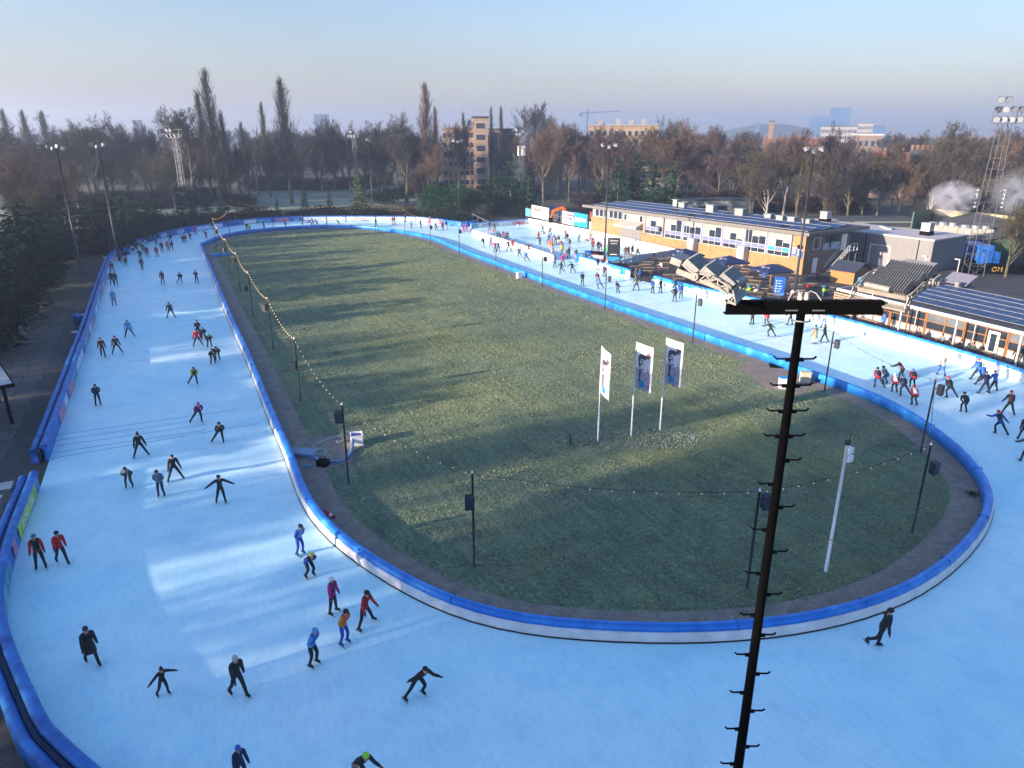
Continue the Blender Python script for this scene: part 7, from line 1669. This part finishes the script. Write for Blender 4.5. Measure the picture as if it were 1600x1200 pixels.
# picnic tables
tb = [(1034,395),(1015,401),(1013,408),(1008,412),(1014,417),(1010,422),(1036,403),(1038,409),(1036,417),(1045,428),(1062,429),(1052,401),(968,405),(965,409),(992,415),(1060,434),(1056,394),(1120,416),(1155,413),(1168,419),(1160,423),(1168,431),(1180,437),(1196,429),(1177,443),(1190,449),(1182,455),(1178,462),(1210,458),(1214,449),(1132,450),(1243,433),(1246,443),(1247,452),(1240,458),(1267,442),(1294,447),(1252,463),(1150,430),(1140,440),(1090,432),(1098,440)]
pt = None
for i, (px, py) in enumerate(tb):
    x, y = P(px, py, .75); lb = 'pale wooden picnic table with two benches on the dark terrace'
    if pt is None:
        pt = empty('picnic_table', lb, 'picnic table', (x, y, .008), 0, 'picnic tables on the terrace'); m_ = MB()
        for k in range(5): m_.box(-1.05, 1.05, -.36 + k * .146, -.36 + k * .146 + .135, .71, .75)
        m_.build('table_top', M_WOOD, pt)
        for s in (-1, 1):
            m_ = MB(); m_.box(-1.05, 1.05, .62 * s - .13, .62 * s + .13, .42, .46); m_.build('bench_seat', mat('dark_bench_wood', (.10, .072, .05), .75, .2, 5), pt)
        for s in (-1, 1): m_ = MB(); m_.bar((.75 * s, -.75, 0), (.75 * s, -.2, .71), .07); m_.bar((.75 * s, .75, 0), (.75 * s, .2, .71), .07); m_.bar((.75 * s, -.75, .38), (.75 * s, .75, .38), .07); m_.build('leg', mat('dark_table_leg', (.06, .045, .035), .7, .2, 6), pt)
        o = pt
    else: o = copy_tree(pt)
    o.scale = (.8, .72, .9); o.location = (x, y, .008); o.rotation_euler.z = R(-8 + rnd.uniform(-4, 4)) if px < 1100 else R(-48 + rnd.uniform(-6, 6))
    if 1000 < px < 1100: o.rotation_euler.z = R(-32 + rnd.uniform(-5, 5))
# coats and bags on tables
for px, py, c, lb in ((1262, 448, 'r', 'red coat heaped on a table by the open asphalt'), (1268, 453, 'O', 'orange bag on the ground by the red coat'), (1258, 446, 'q', 'tan bag on the table by the red coat'), (1240, 457, 'w', 'white bag on a table below the big pole'), (1182, 455, 'e', 'orange-brown coat on a table by the lime banded bin'), (1125, 448, 'w', 'white helmet on a table behind the big floodlight')):
    x, y = P(px, py, .8); m_ = MB(); m_.lathe([(.28, 0), (.34, .1), (.26, .24), (.08, .34)], 9); o = m_.build('coat_heap' if 'coat' in lb else ('helmet' if 'helmet' in lb else 'bag'), cloth(c), None, True); o.location = (x, y, .77 if 'ground' not in lb else .02); o.scale = (1.3, .9, 1); tag(o, lb, 'belongings')
# parasols
for k, (px, py, lb) in enumerate(((1072, 388, 'navy parasol half hidden by the floodlight, closest to the hockey board'), (1140, 399, 'navy parasol in the middle of the three by the yellow wall'), (1207, 412, 'navy parasol nearest the clubhouse corner with the sign'))):
    x, y = P(px, py, 3.0); o = empty('parasol', lb, 'parasol', (x, y, 0), R(-8), 'parasols on the terrace'); m_ = MB(); m_.tube([(0, 0, 0), (0, 0, 3.0)], .04, 8); m_.build('pole', M_WOOD, o, True); MB().box(-.4, .4, -.4, .4, 0, .1).build('base', M_GREY, o)
    m_ = MB(); s = 2.0; cs = [(-s, -s), (s, -s), (s, s), (-s, s)]; m_.add([(0, 0, 3.0)] + [(a, b, 2.25) for a, b in cs] + [(a, b, 2.05) for a, b in cs], [(0, 1, 2), (0, 2, 3), (0, 3, 4), (0, 4, 1), (1, 5, 6, 2), (2, 6, 7, 3), (3, 7, 8, 4), (4, 8, 5, 1)]); c = m_.build('canopy', M_NAVY, o)
    q_ = MB()
    for st_ in ([(-.7, .45), (-.3, .6), (0, .5)], [(-.15, .5), (-.3, .25), (-.15, .1), (.05, .15)], [(.15, .42), (.35, .48), (.55, .62), (.8, .5)]):
        for (a0, b0), (a1, b1) in zip(st_[:-1], st_[1:]):
            f0, f1 = .35 + .35 * (1 - b0), .35 + .35 * (1 - b1); pp = lambda a, f: Vector((-s * f, -a * s * f, 3.0 - .75 * f + .02)); q_.bar(pp(a0, f0), pp(a1, f1), .12, .01)
    put_text(q_, 'parasol'.replace('parasol', 'Heineken'.replace('Heineken', 'bier')), .22, frame(Vector((-s - .012, 0, 2.15)), (0, -1, 0), (0, 0, 1))); q_.build('emblem', M_TXTW, c)
# ================================================================== infield hose corner, cabinets, cone, markers
x, y = P(558, 694); o = empty('water_tub', 'white caged tub with blue liner beside the hose', 'tub', (x, y, .03), R(-10)); o.scale = (.72,) * 3; m_ = MB()
for a in (-.5, .5):
    m_.box(a - .03, a + .03, -.5, .5, 0, .95); m_.box(-.5, .5, a - .03, a + .03, 0, .95)
m_.build('body', M_WHITE, o); MB().box(-.46, .46, -.46, .46, .1, .8).build('liner', mat('blue_liner', (.01, .04, .35), .3, .2, 4), o)
m_ = MB(); m_.box(-.55, .55, -.55, -.47, .9, .98); m_.box(-.55, .55, .47, .55, .9, .98); m_.box(-.55, -.47, -.47, .47, .9, .98); m_.box(.47, .55, -.47, .47, .9, .98); m_.build('rim', M_WHITE, o)
def hose(name, pts, r, mt, label):
    v = [(*P(px, py), z) for px, py, z in pts]; fine = []
    xy = catmull([(a[0], a[1]) for a in v], .15); n = len(xy)
    zs = np.interp(np.linspace(0, len(v) - 1, n), range(len(v)), [a[2] for a in v]); m_ = MB(); m_.tube([(a[0], a[1], z) for a, z in zip(xy, zs)], r, 8); tag(m_.build(name, mt, None, True), label, 'hose')
hose('hose', [(552,697,.6),(550,706,.2),(546,713,.09),(538,720,.09),(528,725,.09),(525,723,.09),(519,724,.09),(507,722,.09),(498,720,.09),(485,714,.09)], .10, mat('blue_grey_hose', (.10, .20, .38), .4, .15, 5), 'thick blue-grey hose from the tub to the flat tank')
hose('hose', [(530,683,.07),(515,687,.07),(500,693,.07),(490,699,.07),(494,703,.07),(506,703,.07),(510,707,.07),(505,711,.07),(492,712,.07)], .045, mat('pale_green_hose', (.22, .42, .40), .5, .1, 6), 'thin pale green hose curling on the paved apron')
x, y = P(474, 711); m_ = MB(); m_.box(-.8, .8, -.45, .45, 0, .26); o = m_.build('flat_tank', mat('blue_steel_lid', (.16, .24, .36), .4, .15, 2), None, bevel=.04); o.location = (x, y, .044); o.rotation_euler.z = R(-35); tag(o, 'flat blue-grey tank against the inner barrier', 'tank')
x, y = P(505, 728); m_ = MB(); m_.box(-.32, .32, -.26, .26, 0, .36); m_.tube([(-.2, 0, .5), (-.2, 0, .6), (.2, 0, .6), (.2, 0, .5)], .02, 6); o = m_.build('pump_box', M_BLACK, None); o.location = (x, y, .044); o.rotation_euler.z = R(-40); tag(o, 'black pump box on the hose at the grass edge', 'pump')
x, y = P(480, 732); m_ = MB(); m_.tube([(-.25, 0, .05), (0, .1, .08), (.25, 0, .05), (.3, -.15, .05)], .05, 6); o = m_.build('cloth_scrap', M_CYAN); o.location = (x, y, .044); tag(o, 'small bright blue scrap lying below the pump box', 'scrap')
x, y = P(528, 694); m_ = MB(); m_.tube([(0, 0, .05), (.9, .5, .12)], .04, 6); m_.lathe([(.12, 0), (.12, .16), (.05, .2)], 8); o = m_.build('valve_spanner', M_GREY); o.location = (x, y, .044); tag(o, 'metal valve key lying on the apron before the tub', 'tool')
x, y = P(508, 808); m_ = MB(); d = Vector((.6, -.55, 0)); m_.tube([(0, 0, .16), d * .25 + Vector((0, 0, .15)), d * .5 + Vector((0, 0, .1)), d * .8 + Vector((0, 0, .06))], [.17, .12, .09, .04], 10); m_.obox((0, 0, .18), (.02, .02, 0), (-.12, .13, 0), (0, 0, .18)); o = m_.build('traffic_cone', M_RED, None, True); o.location = (x, y, .044); tag(o, 'fallen red traffic cone behind the inner barrier', 'cone'); m_ = MB(); m_.tube([d * .35 + Vector((0, 0, .13)), d * .52 + Vector((0, 0, .1))], [.118, .095], 10); m_.build('band', M_WHITE, o)
x, y = P(811, 435); m_ = MB(); m_.box(-.3, .3, -.3, .3, 0, .75); m_.box(-.33, .33, -.33, .33, .75, .82); o = m_.build('marker_block', M_WHITE, None); o.location = (x, y, .03); tag(o, 'small white block at the grass edge by the sunny straight', 'marker')
for px, py, w0, h0, mt, lb in ((1225, 607, .5, 1.0, M_WHITE, 'white cabinet with blue lid behind the tall mast'), (1257, 598, .45, 1.0, mat('beige_cabinet', (.45, .42, .33), .6, .08, 4), 'beige cabinet leaning at the inner barrier behind the mast')):
    x, y = P(px, py); o = empty('utility_cabinet', lb, 'cabinet', (x, y, .04), R(-30)); o.scale = (.85,) * 3; MB().box(-w0, w0, -.3, .3, 0, h0).build('body', mt, o, bevel=.03); MB().box(-w0 - .04, w0 + .04, -.34, .34, h0, h0 + .07).build('lid', M_BLUE if 'blue lid' in lb else mt, o)
x, y = P(1219, 573); m_ = MB(); m_.box(-.9, .9, -.6, .6, 0, .06); o = m_.build('ground_hatch', M_BLACK, None, bevel=.03); o.location = (x, y, .04); o.rotation_euler.z = R(-40); tag(o, 'dark hatch on the paved apron by the sunny straight', 'hatch')
x, y = P(1520, 773); m_ = MB()
rg2 = random.Random(8)
for k in range(90): c = Vector((rg2.gauss(0, .22), rg2.gauss(0, .14), rg2.uniform(0, .10))); a = rv(rg2) * .09; b = rv(rg2) * .07; m_.add([c - a, c + b, c + a], [(0, 1, 2)])
o = m_.build('leaf_heap', mat('dead_leaves', (.03, .022, .015), .9, .4, 8)); o.location = (x, y, .04); tag(o, 'small heap of dead leaves on the paver path of the tight bend', 'leaves', kind='stuff')
x, y = P(338, 404); m_ = MB(); m_.box(-1.7, 1.7, -.25, .25, 0, .4); o = m_.build('blue_trough', M_BLUE, None, bevel=.05); o.location = (7.6, y + 2.5, .03); o.rotation_euler.z = R(8); tag(o, 'long low blue trough in the far corner of the grass', 'trough')
# ================================================================== yard beside the shaded straight
x, y = P(123, 507); o = empty('litter_bin', 'dark blue bin beside the outer barrier of the shaded straight', 'bin', (x, y, 0)); m_ = MB(); m_.lathe([(.42, 0), (.48, .9), (.50, .95)], 14); m_.build('body', M_BLUE2, o, True); m_ = MB(); m_.lathe([(.52, .95), (.5, 1.05), (.2, 1.12)], 14); m_.build('lid', M_BLUE2, o, True)
x, y = P(43, 536); m_ = MB(); m_.bar((0, 0, 0), (-.35, .1, 1.7), .28, .28); m_.box(-.4, .9, -.25, .25, 0, .1); o = m_.build('marker_post', M_GREY); o.location = (x, y, .02); tag(o, 'leaning pale post on the slab yard', 'post')
for px, py, lb in ((130, 493, 'small white floor plate by the bin'), (118, 520, 'second small white floor plate nearer the yard'), (165, 403, 'white floor plate high along the shaded path')):
    x, y = P(px, py); m_ = MB(); m_.box(-.35, .35, -.15, .15, 0, .12); o = m_.build('floor_plate', M_WHITE); o.location = (x, y, .02); o.rotation_euler.z = R(-30); tag(o, lb, 'floor plate')
p0, p1, p2 = P(0, 573, 3), P(18, 598, 3), P(2, 604, 3)
o = empty('canopy_roof', 'flat frosted canopy on black posts at the picture edge above the slab yard', 'canopy', (p1[0], p1[1], 0), R(16)); m_ = MB(); m_.box(-7, 0, -.5, 6.5, 2.98, 3.08); m_.build('roof', mat('frosted_roof', (.42, .42, .42), .8, .2, 1.5, detail=6), o); m_ = MB(); m_.box(-7, 0.05, -.62, -.5, 2.85, 3.1); m_.box(0, .1, -.62, 6.5, 2.85, 3.1); m_.build('gutter', M_BLACK, o)
for a, b in ((-.5, .4), (-.5, 6.0), (-6, .4)): MB().bar((a, b, 0), (a, b, 2.98), .2).build('post', M_BLACK, o)
for px, py, s, lb in ((18, 765, .45, 'grey electrical box outside the barrier of the near bend'), (12, 782, .16, 'short grey post beside the electrical box')):
    x, y = P(px, py, .8); m_ = MB(); m_.box(-s, s, -s, s, 0, 1.0); m_.box(-s - .04, s + .04, -s - .04, s + .04, 1.0, 1.08); o = m_.build('electrical_box' if s > .3 else 'bollard', M_GREY, None); o.location = (x - .4, y, .01); tag(o, lb, 'box' if s > .3 else 'bollard')
# steam over the cooling units
def steam(px, py, d, sx_, sy_, sz_, label, dens, seed):
    q = Q(px, py, d); m, t, N, b = node_mat('steam_%d' % seed); N.remove(b); out = N['Material Output']; v = N.new('ShaderNodeVolumePrincipled'); v.inputs['Color'].default_value = (.92, .92, .95, 1); v.inputs['Anisotropy'].default_value = .2
    tc = N.new('ShaderNodeTexCoord'); n = noise(t, N, mapping(t, N, tc.outputs['Object'], (1, 1, 1)).outputs[0], 2.2, 5, .6)
    ln = N.new('ShaderNodeVectorMath'); ln.operation = 'LENGTH'; t.links.new(tc.outputs['Object'], ln.inputs[0])
    r_ = ramp(N, [(.25, (1, 1, 1)), (.95, (0, 0, 0))]); t.links.new(ln.outputs['Value'], r_.inputs[0]); r2 = ramp(N, [(.42, (0, 0, 0)), (.62, (1, 1, 1))]); t.links.new(n.outputs[0], r2.inputs[0])
    mu = N.new('ShaderNodeMath'); mu.operation = 'MULTIPLY'; t.links.new(r_.outputs[0], mu.inputs[0]); t.links.new(r2.outputs[0], mu.inputs[1]); m2 = N.new('ShaderNodeMath'); m2.operation = 'MULTIPLY'; m2.inputs[1].default_value = dens; t.links.new(mu.outputs[0], m2.inputs[0])
    t.links.new(m2.outputs[0], v.inputs['Density']); t.links.new(v.outputs[0], out.inputs['Volume'])
    bm = bmesh.new(); bmesh.ops.create_icosphere(bm, subdivisions=3, radius=1.0); me = bpy.data.meshes.new('steam'); bm.to_mesh(me); bm.free(); me.materials.append(m); o = bpy.data.objects.new('steam', me); link(o); o.location = q; o.scale = (sx_, sy_, sz_); tag(o, label, 'steam', kind='stuff')
steam(1490, 310, 152, 5.8, 4, 3.5, 'pale cloud of steam drifting above the cooling units', 1.2, 1)
steam(1590, 301, 152, 6.8, 4, 4.6, 'thin ragged steam drifting past the lattice tower at the picture edge', .35, 2)
# ================================================================== haze: one closed box of air round everything
m, t, N, b = node_mat('haze_air'); N.remove(b); v = N.new('ShaderNodeVolumePrincipled'); v.inputs['Color'].default_value = (.72, .82, 1.0, 1); v.inputs['Density'].default_value = HAZE; v.inputs['Anisotropy'].default_value = .55
t.links.new(v.outputs[0], N['Material Output'].inputs['Volume'])
m_ = MB(); m_.box(-3450, 3450, -650, 4250, -1, 105); o = m_.build('haze', m); tag(o, 'pale winter haze in the air', 'haze', kind='stuff')
